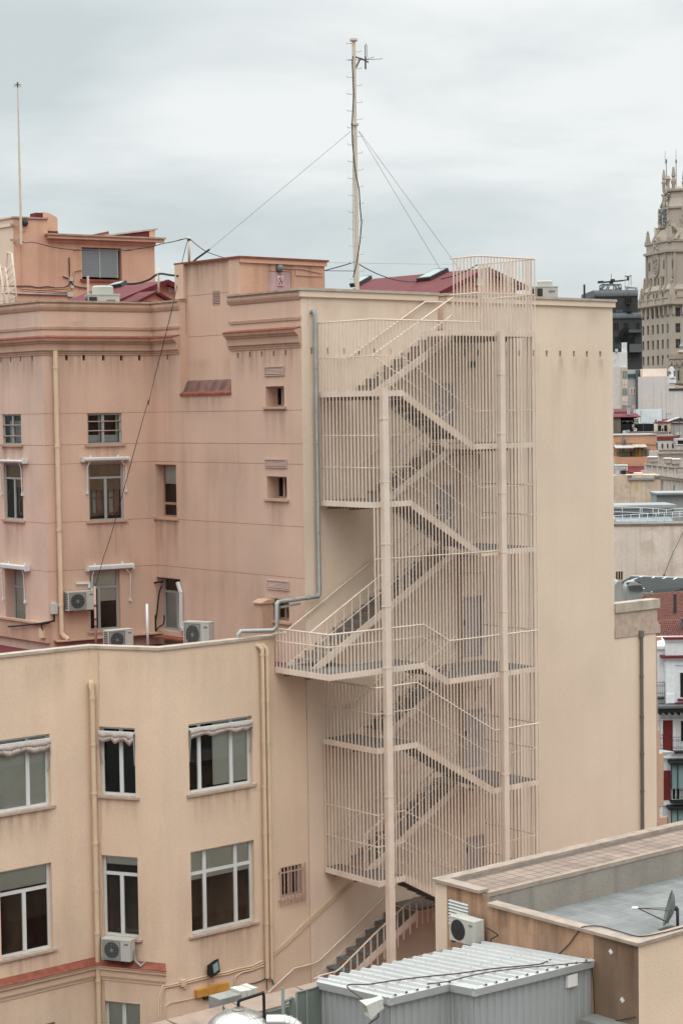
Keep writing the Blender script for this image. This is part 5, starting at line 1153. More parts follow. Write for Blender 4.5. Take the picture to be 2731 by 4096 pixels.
wire([ony(*G2Z(630, 290), 44), ony(*G2Z(740, 262), 43.8), ony(*G2Z(830, 222), 43.5), ony(*G2Z(890, 188), 43), ony(*G2Z(925, 190), 42.6)], .018, 'loose_cable', 'black cable lying over the right red roof towards the stair top', 'cable', 'cable')
q = dep(2335, 1180, 60.5); wire([V((q.x, q.y, 26.3)), dep(2335, 1138, 60.5)], .035, 'flue_pipe', 'dark upright flue pipe behind the cream flank parapet', 'pipe', 'darkmetal')
q = dep(*Z1(615, 610), 62); wire([q - V((0, 0, .8)), dep(*Z1(615, 530), 62)], .04, 'vent_stick', 'thin white vent stick before the orange hut window', 'pipe', 'pole')

# ------------------------------------------------------------------ foreground roof on the right
Zf = lambda x, y: (1700 + x * .6575, 3200 + y * .6575)
XQ = 30.04; Q = onx(*Zf(1295, 865), XQ); ZQ = Q.z; YQ = Q.y
P1 = onx(*Zf(70, 480), XQ); YP = P1.y; ZP = P1.z + .02; Yg_ = onx(*Zf(340, 530), XQ).y
FB = thing('foreground_building', 'stained rendered rooftop with tiled gallery, pale copings and grey flat roof in the foreground', 'building', (34, 29, -26))
b = MB(); b.box(14, XQ - .02, 20, 31.2, -26, 5.5); b.build('lower_roof_block', 'greywall', FB)
FX_ = Fr((XQ, YP), 180); FY_ = Fr((0, YQ), 90)   # left face (u = YP - Y), front face
XE = 48
zt = ZQ - .07; zg_ = ZP - .07
ul = YP - Yg_
b = MB()
y_l = onx(*Zf(130, 515), XQ).y
lo = FX_.rect(*(Zf(132, 0)[0], Zf(262, 0)[0], Zf(0, 612)[1], Zf(0, 768)[1]))
us_ = FX_.at(*Zf(132, 600))[0]
wall(FX_, us_, ul + .25, -26, zg_, [(lo[0] + .05, lo[1], lo[2], lo[3], .12, .05)], 'side_wall', ['dirtwall', 'black', 'joint'], FB, stains_shade=[(us_, ul + .2, zg_ - .6, zg_ - .01, 0), (us_, ul + .2, 9.5, 11.4, 0)])
ud = FX_.at(*Zf(1022, 850))[0]
wall(FX_, ul + .25, ud, -26, zt, [], 'side_wall', ['dirtwall', 'black', 'joint'], FB, stains_shade=[(ul + .26, ud, zt - .8, zt - .005, 0), (ul + .26, ul + 1.0, zt - 1.2, zt - .01, 0), (ul + .3, ud, 11.6, 12.3, 1)])
wall(FX_, ud, YP - YQ, -26, zt, [], 'side_wall', ['dirtwall_dark', 'black', 'joint'], FB, stains_shade=[(ud, YP - YQ, zt - 1.1, zt - .005, 0), (ud + .6, YP - YQ - .05, zt - 2.0, zt - .01, 0)])
b = MB(); b.fbox(FX_, -.05, us_ + .0, -26, zg_, -.2, .012); b.build('corner_strip', 'cream', FB)
wall(FY_, XQ, XE, -26, zt, [], 'front_wall', ['peach', 'black', 'joint'], FB)
b = MB(); b.face([(XQ, YP, -26), (XE, YP, -26), (XE, YP, zg_), (XQ, YP, zg_)]); b.build('rear_wall', 'cream', FB)
b = MB(); n = 8
for i in range(n): z = lo[2] + (lo[3] - lo[2]) * (i + .5) / n; b.fprof(FX_, [(-.09, z + .05), (.01, z - .03), (.02, z - .02), (-.08, z + .065)], lo[0] + .06, lo[1] - .01)
b.build('louvre', 'white_frame', FB)
# copings
b = MB(); w_ = .3
b.box(XQ - .1, XE, YP - w_ + .08, YP + .08, zg_, ZP); b.box(XQ - .1, XQ + w_ - .08, Yg_ - .02, YP - w_ + .078, zg_, ZP); b.build('gallery_coping', 'coping_roof', FB)
b = MB(); b.box(XQ + .0, XE, YP - w_ + .06, YP - w_ + .07, zg_ - .2, zg_ - .002); b.box(XQ + .1, XQ + .19, Yg_, YP - .2, zg_ - .2, zg_ - .002); b.build('gallery_kerb', 'greywall', FB)
b = MB(); b.box(XQ - .08, XQ + .24, YQ - .06, Yg_ - .26, zt, ZQ); b.box(XQ + .24, XE, YQ - .06, YQ + .24, zt, ZQ - .0); b.build('roof_coping', 'coping_roof', FB)
ztile = zg_ - .06
b = MB(); b.box(XQ + .02, XE, Yg_ + .12, YP - .2, ztile - .1, ztile); b.build('gallery_floor', 'rooftile', FB)
b = MB(); b.box(XQ + .21, XE, Yg_ + .02, Yg_ + .118, ztile - .09, ztile + .012); b.build('gallery_edge', 'coping_roof', FB)
zr = ZQ - .38
zr = min(ZQ - .25, ony(*Zf(750, 675), Yg_).z)
b = MB(); b.box(XQ + .02, XE, Yg_ + .04, Yg_ + .1, zr - .4, ztile - .092); b.build('gallery_wall', 'greywall', FB)
b = MB(); b.box(XQ + .05, XE, YQ + .05, Yg_ + .05, zr - .1, zr); b.build('flat_roof', 'greydeck', FB)
b = MB(); b.box(XQ + .2, XQ + .21, YQ + .2, Yg_, zr, zt - .002); b.box(XQ + .2, XE, YQ + .2, YQ + .21, zr, zt - .002); b.build('parapet_inner', 'greywall', FB)
b = MB()
for x, y in ((1128, 922), (1198, 1216)):
    p = FX_.at(*Zf(x, y)); b.fbox(FX_, p[0] - .055, p[0] + .055, p[1] - .022, p[1] + .022, .0, .012); b.fbox(FX_, p[0] - .022, p[0] + .022, p[1] - .055, p[1] + .055, .0, .014)
b.build('fixing_cross', 'whitesign', FB)
b = MB(); p = FX_.at(*Zf(1160, 1345)); b.fbox(FX_, ud + .02, YP - YQ + .1, p[1] - .08, p[1] + .02, .0, .5); b.build('ledge', 'galv', FB)
# AC on the side wall
pa = FX_.at(*Zf(240, 870), .3)
ac = copy_tree(AC0, FX_.P(FX_.at(*Zf(258, 860), .3)[0] - .03, pa[1] + .03, .3), rot_of(FX_), (.98, 1.1, 1.0), 'beige air conditioner with black fan on the stained foreground wall', ACG)
for ch in list(ac.children):
    if ch.name.startswith('fan_guard'): bpy.data.objects.remove(ch)
    elif ch.name.startswith('fan_opening'): ch.scale = (1.12, 1.02, 1.12); ch.location = (.016, -.0, -.03)
b = MB(); n = 6
for i in range(n): a = 2 * math.pi * i / n; b.face([(-.12 + .05 * math.cos(a), -.162, .29 + .05 * math.sin(a)), (-.12 + .2 * math.cos(a - .35), -.158, .29 + .2 * math.sin(a - .35)), (-.12 + .2 * math.cos(a + .2), -.166, .29 + .2 * math.sin(a + .2))])
b.lathe([(0, 0), (.035, 0), (.035, .01), (0, .015)], (-.12, -.163, .29), 10, axis=(0, -1, 0)); OFF['_f'] = V((0, 0, 0))
me_o = b.build('fan', 'acdark', None, base=(0, 0, 0)); me_o.parent = ac; me_o.location = (0, 0, 0)
b = MB(); a_ = FX_.at(*Zf(395, 800), .1)
b.tube(smooth([FX_.P(a_[0], a_[1] + .1, .2), FX_.P(a_[0] + .12, a_[1] + .02, .12), FX_.P(a_[0] + .2, a_[1] - .05, .06), FX_.P(a_[0] + .1, a_[1] - .12, .08), FX_.P(a_[0] + .02, a_[1] - .2, .1), FX_.P(a_[0] + .05, a_[1] - .4, .06)]), .012, 6)
tag(b.build('pipe_loop', 'cable'), 'black pipe loop beside the beige foreground air conditioner', 'pipe')
# satellite dish
dp = onz(*Zf(1480, 788), zr); dpt = V((dp.x, dp.y, zr))
DS = thing('satellite_dish', 'grey satellite dish seen edge-on, standing on the grey flat roof', 'satellite dish', dpt)
zt2 = ony(*Zf(1505, 545), dp.y).z; Rd = (zt2 - zr - .06) / 2; cd = dpt + V((0, 0, Rd + .07))
left = -rx_
ax = (left * .95 + V((0, 0, .26)) + V((-rx_.y, rx_.x, 0)) * .14).normalized()
b = MB(); b.lathe([(0, -.13), (Rd * .35, -.115), (Rd * .7, -.065), (Rd, .02), (Rd + .006, .025), (Rd, .03), (Rd * .7, -.05), (Rd * .35, -.1), (0, -.118)], cd, 28, axis=ax); b.build('reflector', 'dishgrey', DS)
b = MB(); lnb = onz(*Zf(1240, 748), zr + .33); lnb = cd + ax * .72 - V((0, 0, .2))
b.tube([cd - V((0, 0, Rd * .8)), lnb], .014, 6); b.tube([cd + V((0, 0, Rd * .1)) + V((-rx_.y, rx_.x, 0)) * -.35, lnb], .009, 5); b.tube([cd - V((0, 0, Rd * .2)) + V((-rx_.y, rx_.x, 0)) * .35, lnb], .009, 5); b.build('feed_arm', 'cable_brown', DS)
b = MB(); b.tube([lnb, lnb + left * .14], .04, 8); b.build('receiver', 'whitesign', DS)
b = MB(); b.tube([V((cd.x, cd.y, zr)) + rx_ * .2, V((cd.x, cd.y, cd.z)) + rx_ * .2], .035, 8); b.tube([cd + rx_ * .05, cd + rx_ * .2], .06, 8); b.box(cd.x - .2, cd.x + .25, cd.y - .15, cd.y + .15, zr, zr + .02); b.build('stand', 'darkmetal', DS)
# cables over the coping and the shed
cq = lambda x, y, z: onz(*Zf(x, y), z)
# corrugated shed
c1 = V((24.92, 28.39, 12.16)); YS2 = 27.63; XS2 = 26.54; YS1 = 28.39; XS1 = 24.92; YBk = 30.62
SHD = thing('metal_shed', 'white corrugated metal shed with flat ribbed roof in the foreground', 'shed', (27.5, 29, 6))
zs1, zs2 = 12.15, 12.02    # roof falls gently to the right
zr_ = lambda x: 12.17 - (x - 24.92) * .032 + 0
def ztop(x, y): return zr_(x) - (y - 28.4) * .085
b = MB(); pitch = .3; x = XS1 - .06; cols = []
while x < XQ - .02:
    for dx_, dz in ((0, 0), (.06, .0), (.085, .06), (.135, .06), (.16, 0)):
        cols.append((x + dx_, dz))
    x += pitch
cols = [c for c in cols if c[0] < XQ - .012] + [(XQ - .01, 0)]
for (xa, za), (xb, zb) in zip(cols[:-1], cols[1:]):
    ya = YS1 - .1 if (xa + xb) / 2 < XS2 else YS2 - .1
    b.face([(xa, ya, ztop(xa, ya) + za), (xb, ya, ztop(xb, ya) + zb), (xb, YBk + .1, ztop(xb, YBk) + zb), (xa, YBk + .1, ztop(xa, YBk) + za)])
b.build('roof', 'whitemetal', SHD)
def corr(b, fr, u0, u1, z0, z1f, pitch=.21):
    u = u0; pr = []
    while u < u1:
        for du, o in ((0, 0), (.075, 0), (.1, -.03), (.165, -.03), (.19, 0)): pr.append((u + du, o))
        u += pitch
    pr = [p for p in pr if p[0] < u1] + [(u1, 0)]
    for (ua_, oa), (ub_, ob) in zip(pr[:-1], pr[1:]): b.face([fr.P(ua_, z0, oa), fr.P(ub_, z0, ob), fr.P(ub_, z1f(ub_), ob), fr.P(ua_, z1f(ua_), oa)])
b = MB()
fS1 = Fr((0, YS1), 90); fS2 = Fr((0, YS2), 90); fE1 = Fr((XS1, YBk), 180); fE2 = Fr((XS2, YS1), 180)
corr(b, fS1, XS1, XS2, 5, lambda u: ztop(u, YS1) - .1); corr(b, fS2, XS2, XQ - .02, 5, lambda u: ztop(u, YS2) - .1)
corr(b, fE1, 0, YBk - YS1, 5, lambda u: ztop(XS1, YBk - u) - .1); corr(b, fE2, 0, YS1 - YS2, 5, lambda u: ztop(XS2, YS1 - u) - .1)
b.face([(XS1, YBk, 5), (XQ, YBk, 5), (XQ, YBk, 11.8), (XS1, YBk, 11.8)])
b.build('cladding', 'shedside', SHD)
b = MB()
def gut(p, q, out): p, q, out = V(p), V(q), V(out); b.hexa([p - V((0, 0, .15)), p - V((0, 0, .15)) + out * .07, p + out * .11 + V((0, 0, .015)), p + V((0, 0, .03))], [q - V((0, 0, .15)), q - V((0, 0, .15)) + out * .07, q + out * .11 + V((0, 0, .015)), q + V((0, 0, .03))])
gut((XS1 - .1, YS1 - .02, ztop(XS1, YS1)), (XS2, YS1 - .02, ztop(XS2, YS1)), (0, -1, 0)); gut((XS2 - .1, YS2 - .02, ztop(XS2, YS2)), (XQ - .02, YS2 - .02, ztop(XQ, YS2)), (0, -1, 0))
gut((XS1 - .0, YBk, ztop(XS1, YBk)), (XS1 - .0, YS1 - .1, ztop(XS1, YS1)), (-1, 0, 0)); gut((XS2 - .003, YS1 - .12, ztop(XS2, YS1)), (XS2 - .003, YS2 - .1, ztop(XS2, YS2)), (-1, 0, 0)); b.build('edge_trim', 'whitemetal', SHD)
b = MB()
for i in range(16):
    for y_ in (28.9, 30.0):
        xx = XS1 + .05 + i * pitch; b.lathe([(0, 0), (.013, 0), (.013, .01), (0, .012)], (xx, y_, ztop(xx, y_) + .06), 6)
b.build('roof_screws', 'darkmetal', SHD)
p = fS2.at(*Zf(882, 1095)); b = MB(); b.fbox(fS2, p[0] - .15, p[0] + .15, p[1] - .13, p[1] + .13, .0, .07); tag(b.build('alarm_box', 'whitesign'), 'small plain white box high on the grey shed wall', 'box')
def cable_on_roof(pts, r, name, label, m_='cable_brown', cat='cable'):
    b = MB(); b.tube(smooth(pts), r * .62, 6); return tag(b.build(name, m_), label, cat)
def onroof(x, y, lift=.078):
    z = 12.05
    for _ in range(6): p = onz(*Zf(x, y), z); z = ztop(p.x, p.y) + lift
    return V((p.x, p.y, z))
def onroof2(x, y, lift=.078):
    z = 12.05
    for _ in range(6): p = onz(900 + x * .574, 3300 + y * .574, z); z = ztop(p.x, p.y) + lift
    return V((p.x, p.y, z))
fq = lambda x, y, o=.03: FX_.P(*FX_.at(*Zf(x, y), o), o)
cable_on_roof([onz(*Zf(1568, 775), ZQ + .02), onz(*Zf(1430, 810), ZQ + .03), onz(*Zf(1300, 830), ZQ + .02), onz(*Zf(1180, 800), ZQ + .03), onz(*Zf(1060, 768), ZQ + .03), onz(*Zf(960, 772), ZQ + .02), fq(930, 800), fq(870, 880), fq(800, 945, .1), onroof(720, 990), onroof(640, 1005), onroof(420, 1025), onroof(200, 1055), onroof(0, 1075), onroof2(1200, 1080), onroof2(1000, 1110), onroof2(850, 1128)] + [V((onroof2(820, 1150).x, YS1 - .16, ztop(25, YS1) - .2)), V((onroof2(828, 1200).x, YS1 - .1, ztop(25, YS1) - .55)), V((onroof2(838, 1300).x, YS1 - .06, 10.2))], .022, 'roof_cable', 'long brown cable from the foreground coping across the shed roof and down its front')
cable_on_roof([fq(1010, 985, .05), onroof(960, 988), onroof(800, 1003), onroof(600, 1020), onroof(400, 1045), onroof(250, 1075), onroof(130, 1105), onroof(20, 1118), onroof2(1420, 1110)], .02, 'roof_cable', 'shorter brown cable along the front edge of the shed roof')
cable_on_roof([fq(1005, 990, .04), fq(1018, 1060, .03), fq(1024, 1200, .03), fq(1030, 1310, .03), fq(1060, 1355, .03), fq(1280, 1320, .03)], .018, 'wall_pipe', 'thin dark pipe bent along the brown foreground wall beside the shed', 'darkmetal', 'pipe')
# horn loudspeaker on the shed corner
hp0 = V((XS1 + .42, YS1 - .16, ztop(XS1, YS1) - .12)); hp0 = ony(900 + 1085 * .574, 3300 + 1235 * .574, YS1 - .2)
HL_ = thing('horn_loudspeaker', 'white square horn loudspeaker under the shed roof corner', 'loudspeaker', hp0)
hd = (left * .93 - V((0, 0, .33)) + V((-rx_.y, rx_.x, 0)) * -.35).normalized(); sx_ = hd.cross(V((0, 0, 1))).normalized(); sy_ = sx_.cross(hd)
ring = lambda o, a, c: [hp0 + hd * o + sx_ * a * i + sy_ * c * j for i, j in ((-1, -1), (1, -1), (1, 1), (-1, 1))]
b = MB(); r0, r1, r2 = ring(0, .1, .1), ring(.1, .11, .11), ring(.36, .19, .155)
b.hexa(r0, r1)
for i in range(4): b.face([r1[i], r1[(i + 1) % 4], r2[(i + 1) % 4], r2[i]])
i2 = ring(.35, .165, .13); i1 = ring(.12, .04, .04)
for i in range(4): b.face([r2[i], r2[(i + 1) % 4], i2[(i + 1) % 4], i2[i]]); b.face([i2[i], i2[(i + 1) % 4], i1[(i + 1) % 4], i1[i]])
b.build('horn', 'acwhite', HL_)
b = MB(); b.face(ring(.125, .045, .045)); b.build('throat', 'cable_brown', HL_)
b = MB(); b.bar(hp0 - hd * .02, hp0 - hd * .02 + V((.1, .2, .02)), .06, .1); b.build('bracket', 'acwhite', HL_)
# parapet between the sheds and the yard, with its grey metal panels and pipes
PW_ = thing('courtyard_parapet', 'long low parapet with pinkish mortar top between the shed and the yard', 'wall', (26, 31.9, 6))
Yp0, Yp1 = 31.25, 31.95
zp_ = lambda x: 11.45 - (x - 23) * .008
b = MB(); b.hexa([(16, Yp0, 5), (XQ - .01, Yp0, 5), (XQ - .01, Yp1, 5), (16, Yp1, 5)], [(16, Yp0, zp_(16)), (XQ - .01, Yp0, zp_(30)), (XQ - .01, Yp1, zp_(30) + .05), (16, Yp1, zp_(16) + .05)]); b.build('wall_body', 'parapet_mortar', PW_)
b = MB(); x = 16.3
while x < 24.9: b.box(x, x + .92, Yp0 - .05, Yp0 - .004, 5, zp_(x) - .05); x += .96
b.build('metal_panels', 'greenpanel', PW_)
b = MB()
for x in (18.5, 20.2, 21.9, 23.6, 25.3, 27, 28.7): b.box(x - .012, x + .012, Yp0 - .004, Yp1 + .004, zp_(x) + .0, zp_(x) + .058)
b.build('mortar_joint', 'roofdirt', PW_)
q = lambda x, y, Y: ony(600 + x * .4783, 3700 + y * .4783, Y)
PP = thing('panel_frame', 'grey green metal post and panel frame beside the white shed', 'fence', (q(1220, 700, 30.6).x, 30.6, 6))
b = MB(); a = q(1220, 565, 30.6); c = q(1420, 520, 30.6); b.box(a.x, c.x + .1, 30.59, 30.62, 6, a.z - .02); b.build('panel', 'greenpanel', PP)
b = MB()
for x in (a.x, q(1305, 560, 30.6).x): b.tube([V((x, 30.58, 6)), V((x, 30.58, a.z))], .02, 6)
b.tube([V((a.x, 30.58, a.z)), V((c.x + .05, 30.58, a.z))], .02, 6); b.build('frame', 'greenpanel', PP)
a = q(1110, 525, 30.4); c = q(1190, 605, 30.4)
VP = thing('steel_post', 'grey green steel post with angled brace beside the steel tank', 'post', (a.x, 30.4, 6))
b = MB(); b.tube([V((a.x, 30.4, 6)), a], .035, 8); b.build('post', 'greenpanel', VP)
b = MB(); b.tube([q(1118, 650, 30.4), c], .035, 8); b.box(c.x - .05, c.x + .03, 30.35, 30.45, 6, c.z); b.build('brace', 'greenpanel', VP)
a = q(580, 600, 31.8); BX2 = thing('grey_cabinet', 'row of small grey metal cabinets behind the parapet beside the yellow box', 'cabinet', (a.x, 32.3, 9))
for (x0, x1, y0, y1) in ((585, 760, 580, 640), (765, 808, 545, 600), (812, 856, 538, 590), (860, 900, 522, 575)):
    p, r_ = q(x0, y1, 32.3), q(x1, y0, 32.3); b = MB(); b.box(p.x, r_.x, 32.3, 32.7, 9, r_.z); b.build('cabinet_box', 'galv' if x0 < 600 else 'acwhite', BX2)
# steel tank
tk = dep(600 + 740 * .4783, 3700 + 705 * .4783, 36.5); zk = tk.z
rt = 285 * .4783 / F * 36.5
TK = thing('steel_tank', 'round stainless steel tank with radial seams and black pipe on top', 'tank', (tk.x, tk.y, 6))
b = MB(); b.lathe([(rt, 5.5 - zk), (rt, -.48), (rt * .985, -.4), (rt * .9, -.27), (rt * .7, -.14), (rt * .4, -.05), (.12, -.01), (0, 0)], (tk.x, tk.y, zk), 40); b.build('shell', 'steel', TK)
b = MB()
for i in range(28):
    a = 2 * math.pi * i / 28; f_ = lambda r, h_: V((tk.x + math.cos(a) * r, tk.y + math.sin(a) * r, zk + h_ + .004))
    b.tube([f_(.13, -.01), f_(rt * .4, -.05), f_(rt * .7, -.14), f_(rt * .9, -.27), f_(rt * .99, -.42)], .004, 4)
b.build('seam', 'galv', TK)
b = MB(); b.lathe([(.13, -.01), (.13, .012), (.06, .02), (.06, .06), (.0, .06)], (tk.x, tk.y, zk), 14); b.build('flange', 'steel', TK)
t3 = lambda x, y: dep(600 + x * .4783, 3700 + y * .4783, 36.5)
b = MB(); e1, e2 = t3(740, 630), t3(945, 568); e3 = t3(952, 590); b.tube([V((tk.x, tk.y, zk + .02)), V((tk.x, tk.y, e1.z - .04)), V((tk.x, tk.y, e1.z)) + rx_ * .03, V((e2.x, e2.y, e2.z)), V((e3.x, e3.y, e2.z - .05)), V((e3.x, e3.y, zk - .5))], .03, 8); b.build('vent_pipe', 'black', TK)
a = t3(612, 672); b = MB(); b.tube([a - V((0, 0, .1)), a, a + rx_ * .03 - V((0, 0, .08))], .012, 6); a = t3(870, 790); b.tube([a, a + V((0, 0, .1)), a + rx_ * .02 + V((0, 0, .1)), a + rx_ * .04], .014, 6); b.build('lifting_eye', 'darkmetal', TK)
o_ = t3(1020, 790); e = t3(1110, 770)
b = MB(); pp = []
for i in range(9): a = math.pi / 2 * i / 8; pp.append(o_ + rx_ * (.15 + .42 * math.sin(a)) + V((0, 0, -.42 + .42 * math.cos(a))) - V((0, 0, .05)))
pp = [o_ - rx_ * .1 - V((0, 0, .05))] + pp + [pp[-1] - V((0, 0, 2))]
b.tube(pp, .15, 14); b.build('elbow_duct', 'steel', TK)
b = MB()
for i in range(2, 9): d_ = (pp[i + 1] - pp[i - 1]).normalized() * .012; b.tube([pp[i] - d_, pp[i] + d_], .158, 14)
b.build('elbow_seam', 'galv', TK)
# ------------------------------------------------------------------ the city beyond, right edge
def Zq(ox, oy, s): return lambda x, y: (ox + x * s, oy + y * s)
Zt = Zq(2231, 550, .4252); Za = Zq(2431, 600, .1913); Zb = Zq(2431, 1000, .2126); Zc = Zq(2431, 1400, .1913); Zd = Zq(2431, 1750, .1913); Ze = Zq(2331, 1300, .5102); Zg = Zq(2331, 2200, .5102)
def far(d): return 2 * d if d <= 175 else 350 + (d - 175) * .62
def dq(x, y, D): return dep(x, y, far(D))
class BK:
    """a building standing in one vertical plane at a given distance; zoom function z maps crop pixels to the photo"""
    def __init__(s, name, label, cat, z, x0, x1, y0, depth, thick, mat, t=130, zb=-26.0, roof=None, part='wall', y1=None):
        s.z = z; s.fr = Fr(dq(*z((x0 + x1) / 2, y0), depth)[:2], t); s.n = name
        a, c = s.u(x0, y0), s.u(x1, y0); f = s.h((x0 + x1) / 2, y0); e = zb if y1 is None else s.h((x0 + x1) / 2, y1)
        s.a, s.c, s.f, s.e, s.t = a, c, f, e, thick
        s.root = thing(name, label, cat, s.fr.P((a + c) / 2, e, 0))
        b = MB(); b.fbox(s.fr, a, c, e, f, -thick, 0); b.build(part, mat, s.root)
    def u(s, x, y, o=0): return s.fr.at(*s.z(x, y), o)[0]
    def h(s, x, y, o=0): return s.fr.at(*s.z(x, y), o)[1]
    def bx(s, b, x0, x1, y0, y1, o0=-.02, o1=.05):
        xm, ym = (x0 + x1) / 2, (y0 + y1) / 2
        b.fbox(s.fr, s.u(x0, ym), s.u(x1, ym), s.h(xm, y1), s.h(xm, y0), o0, o1)
    def part(s, name, mat, rects, o0=-.02, o1=.05, parent=None):
        b = MB()
        for r in rects: s.bx(b, *r, o0, o1)
        return b.build(name, mat, parent or s.root)
    def win(s, rects, mat='farglass', fm='white_frame', o=.02, fw=.07, name='window', bars=1):
        for r in rects:
            b = MB(); xm, ym = (r[0] + r[1]) / 2, (r[2] + r[3]) / 2
            q = (s.u(r[0], ym), s.u(r[1], ym), s.h(xm, r[3]), s.h(xm, r[2]))
            frame_members(b, s.fr, q, o + .04, w=fw, d=.06, vs=[(i + 1) / (bars + 1) for i in range(bars)]); w = b.build(name, fm, s.root)
            b = MB(); b.fbox(s.fr, q[0] + fw, q[1] - fw, q[2] + fw, q[3] - fw, -.02, o); b.build('pane', mat, w)
    def line(s, pts, r, o=.1): return [s.fr.P(*s.fr.at(*s.z(x, y), o), o) for x, y in pts]
# --- clock tower (set out square to its own axes, then turned as one on its base)
DT = 485; TROT = -25.3
tc = dep(2732, 1400, DT); TX, TY = tc.x, tc.y
zT = lambda y, d=10: dep(2690, y, DT - d).z
CT = thing('clock_tower', 'tall ornate stone tower with clock faces, obelisks and aerials on the skyline', 'tower', (TX, TY, -26))
class FrT(Fr):
    """a face of the tower: built square, read through the turned plane it ends up in"""
    def __init__(s, hx, hy, side):
        c = (TX - hx, TY + hy) if side == 0 else (TX - hx, TY - hy); Fr.__init__(s, c, 180 if side == 0 else 90)
        v = Matrix.Rotation(rad(TROT), 3, 'Z') @ V((c[0] - TX, c[1] - TY, 0)); s.pf = Fr((TX + v.x, TY + v.y), (180 if side == 0 else 90) - TROT)
    def at(s, x, y, o=0): return s.pf.at(x, y, o)
HX, HY = 8.06, 10.0; zc1 = zT(1222, 12)
FLw = FrT(HX, HY, 0); FRw = FrT(HX, HY, 1)
cols = []; rows = []
for xc, yo in ((655, 16), (745, 5), (836, -6), (928, -17), (1020, -28), (1113, -40)): cols.append((FLw.at(*Zb(xc - 19, 1500 + yo))[0], FLw.at(*Zb(xc + 19, 1500 + yo))[0]))
for yc in (1216, 1510, 1797, 2090): rows.append((FLw.at(*Zb(836, yc - 6 + 87))[1], FLw.at(*Zb(836, yc - 6 - 87))[1]))
rows.append((2 * rows[3][0] - rows[2][0], 2 * rows[3][1] - rows[2][1]))
hol = [(c[0], c[1], r[0], r[1], .45, .4) for c in cols for r in rows]
wall(FLw, 0, 2 * HY, -26, zc1, hol, 'tower_wall', ['tower_stone', 'tower_win', 'joint'], CT)
hr = []
for xc, yc, w_, h_ in ((1308, 1166, 46, 86), (1309, 1465, 46, 88), (1312, 1763, 46, 88)):
    hr.append((FRw.at(*Zb(xc - w_, yc))[0], FRw.at(*Zb(xc + w_, yc))[0], FRw.at(*Zb(xc, yc + h_))[1], FRw.at(*Zb(xc, yc - h_))[1], .4, .4))
hr += [(2 * HX - q[1], 2 * HX - q[0]) + q[2:] for q in hr]
wall(FRw, 0, 2 * HX, -26, zc1, hr, 'tower_wall', ['tower_stone', 'tower_win', 'joint'], CT)
b = MB(); b.face([(TX + HX, TY - HY, -26), (TX + HX, TY + HY, -26), (TX + HX, TY + HY, zc1), (TX + HX, TY - HY, zc1)]); b.face([(TX - HX, TY + HY, -26), (TX + HX, TY + HY, -26), (TX + HX, TY + HY, zc1), (TX - HX, TY + HY, zc1)])
b.build('tower_wall', 'tower_stone', CT)
for q in hol:
    b = MB(); b.fbox(FLw, q[0], q[1], q[2], q[3], -.4, -.34); b.fbox(FLw, (q[0] + q[1]) / 2 - .05, (q[0] + q[1]) / 2 + .05, q[2], q[3], -.34, -.28); b.build('window', 'tower_win', CT)
for q in hr[:3]:
    b = MB(); frame_members(b, FRw, q[:4], -.2, w=.12, d=.08, vs=(.33, .66), hs=(.5,)); b.build('window', 'slate', CT)
b = MB()
for q in (.1, .37, .64, .9): b.fbox(FLw, 2 * HY * q - .06, 2 * HY * q + .06, 0, zc1 - 2.2, -.01, .04)
b.build('joint_line', 'tower_trim', CT)
def sq(b, e, z0, z1, hx=HX, hy=HY): b.box(TX - hx - e, TX + hx + e, TY - hy - e, TY + hy + e, z0, z1)
b = MB(); sq(b, .5, zc1, zc1 + .3); sq(b, .95, zc1 + .3, zc1 + .62); sq(b, .4, zc1 + .62, zc1 + .8)
for i in range(8):
    d = -HY + .7 + i * (2 * HY - 1.4) / 7; b.box(TX - HX - .5, TX - HX - .002, TY + d - .35, TY + d + .35, zc1 - 2.2, zc1 - .01)
for i in range(7):
    d = -HX + .6 + i * (2 * HX - 1.2) / 6; b.box(TX + d - .32, TX + d + .32, TY - HY - .5, TY - HY - .002, zc1 - 2.2, zc1 - .01)
b.build('cornice', 'tower_trim', CT)
z_a = zT(1190, 11)
b = MB(); sq(b, -.15, zc1 + .8, z_a); sq(b, .05, z_a, z_a + .25); b.build('balustrade', 'tower_stone', CT)
b = MB()
for i in range(5):
    d = -HY + .6 + i * (2 * HY - 1.2) / 4; b.box(TX - HX - .1, TX - HX + .8, TY + d - .5, TY + d + .5, zc1 + .8, z_a + .4)
for i in range(3): d = -HX + .6 + i * (2 * HX - 1.2) / 2; b.box(TX + d - .5, TX + d + .5, TY - HY - .1, TY - HY + .8, zc1 + .8, z_a + .4)
b.build('balustrade_pier', 'tower_trim', CT)
def block(h_, z0, z1, ch, name='tower_stage', mat='tower_stone', h2=None, ch2=None):
    """square stage with chamfered corners, optionally tapering"""
    h2 = h2 or h_; ch2 = ch2 if ch2 is not None else ch * h2 / h_
    P_ = lambda h, c, z: [(TX + x, TY + y, z) for x, y in ((-h + c, -h), (h - c, -h), (h, -h + c), (h, h - c), (h - c, h), (-h + c, h), (-h, h - c), (-h, -h + c))]
    b = MB(); b.hexa(P_(h_, ch, z0), P_(h2, ch2, z1)); return b.build(name, mat, CT)
zm0, zm1, zm2 = zT(1160, 9), zT(1008, 9), zT(966, 9)
block(7.75, zc1 + .8, zm0, .8); block(7.95, zm0, zm0 + .3, .8, name='cornice', mat='tower_trim'); block(7.9, zm0 + .3, zm0 + 1.5, .8, h2=7.35)
block(7.3, zm0 + .3, zm1, .8); block(7.85, zm1, zm1 + .6, .8, name='cornice', mat='tower_trim'); block(7.3, zm1 + .6, zm2, .9); block(7.6, zm2, zm2 + .35, .9, name='cornice', mat='tower_trim')
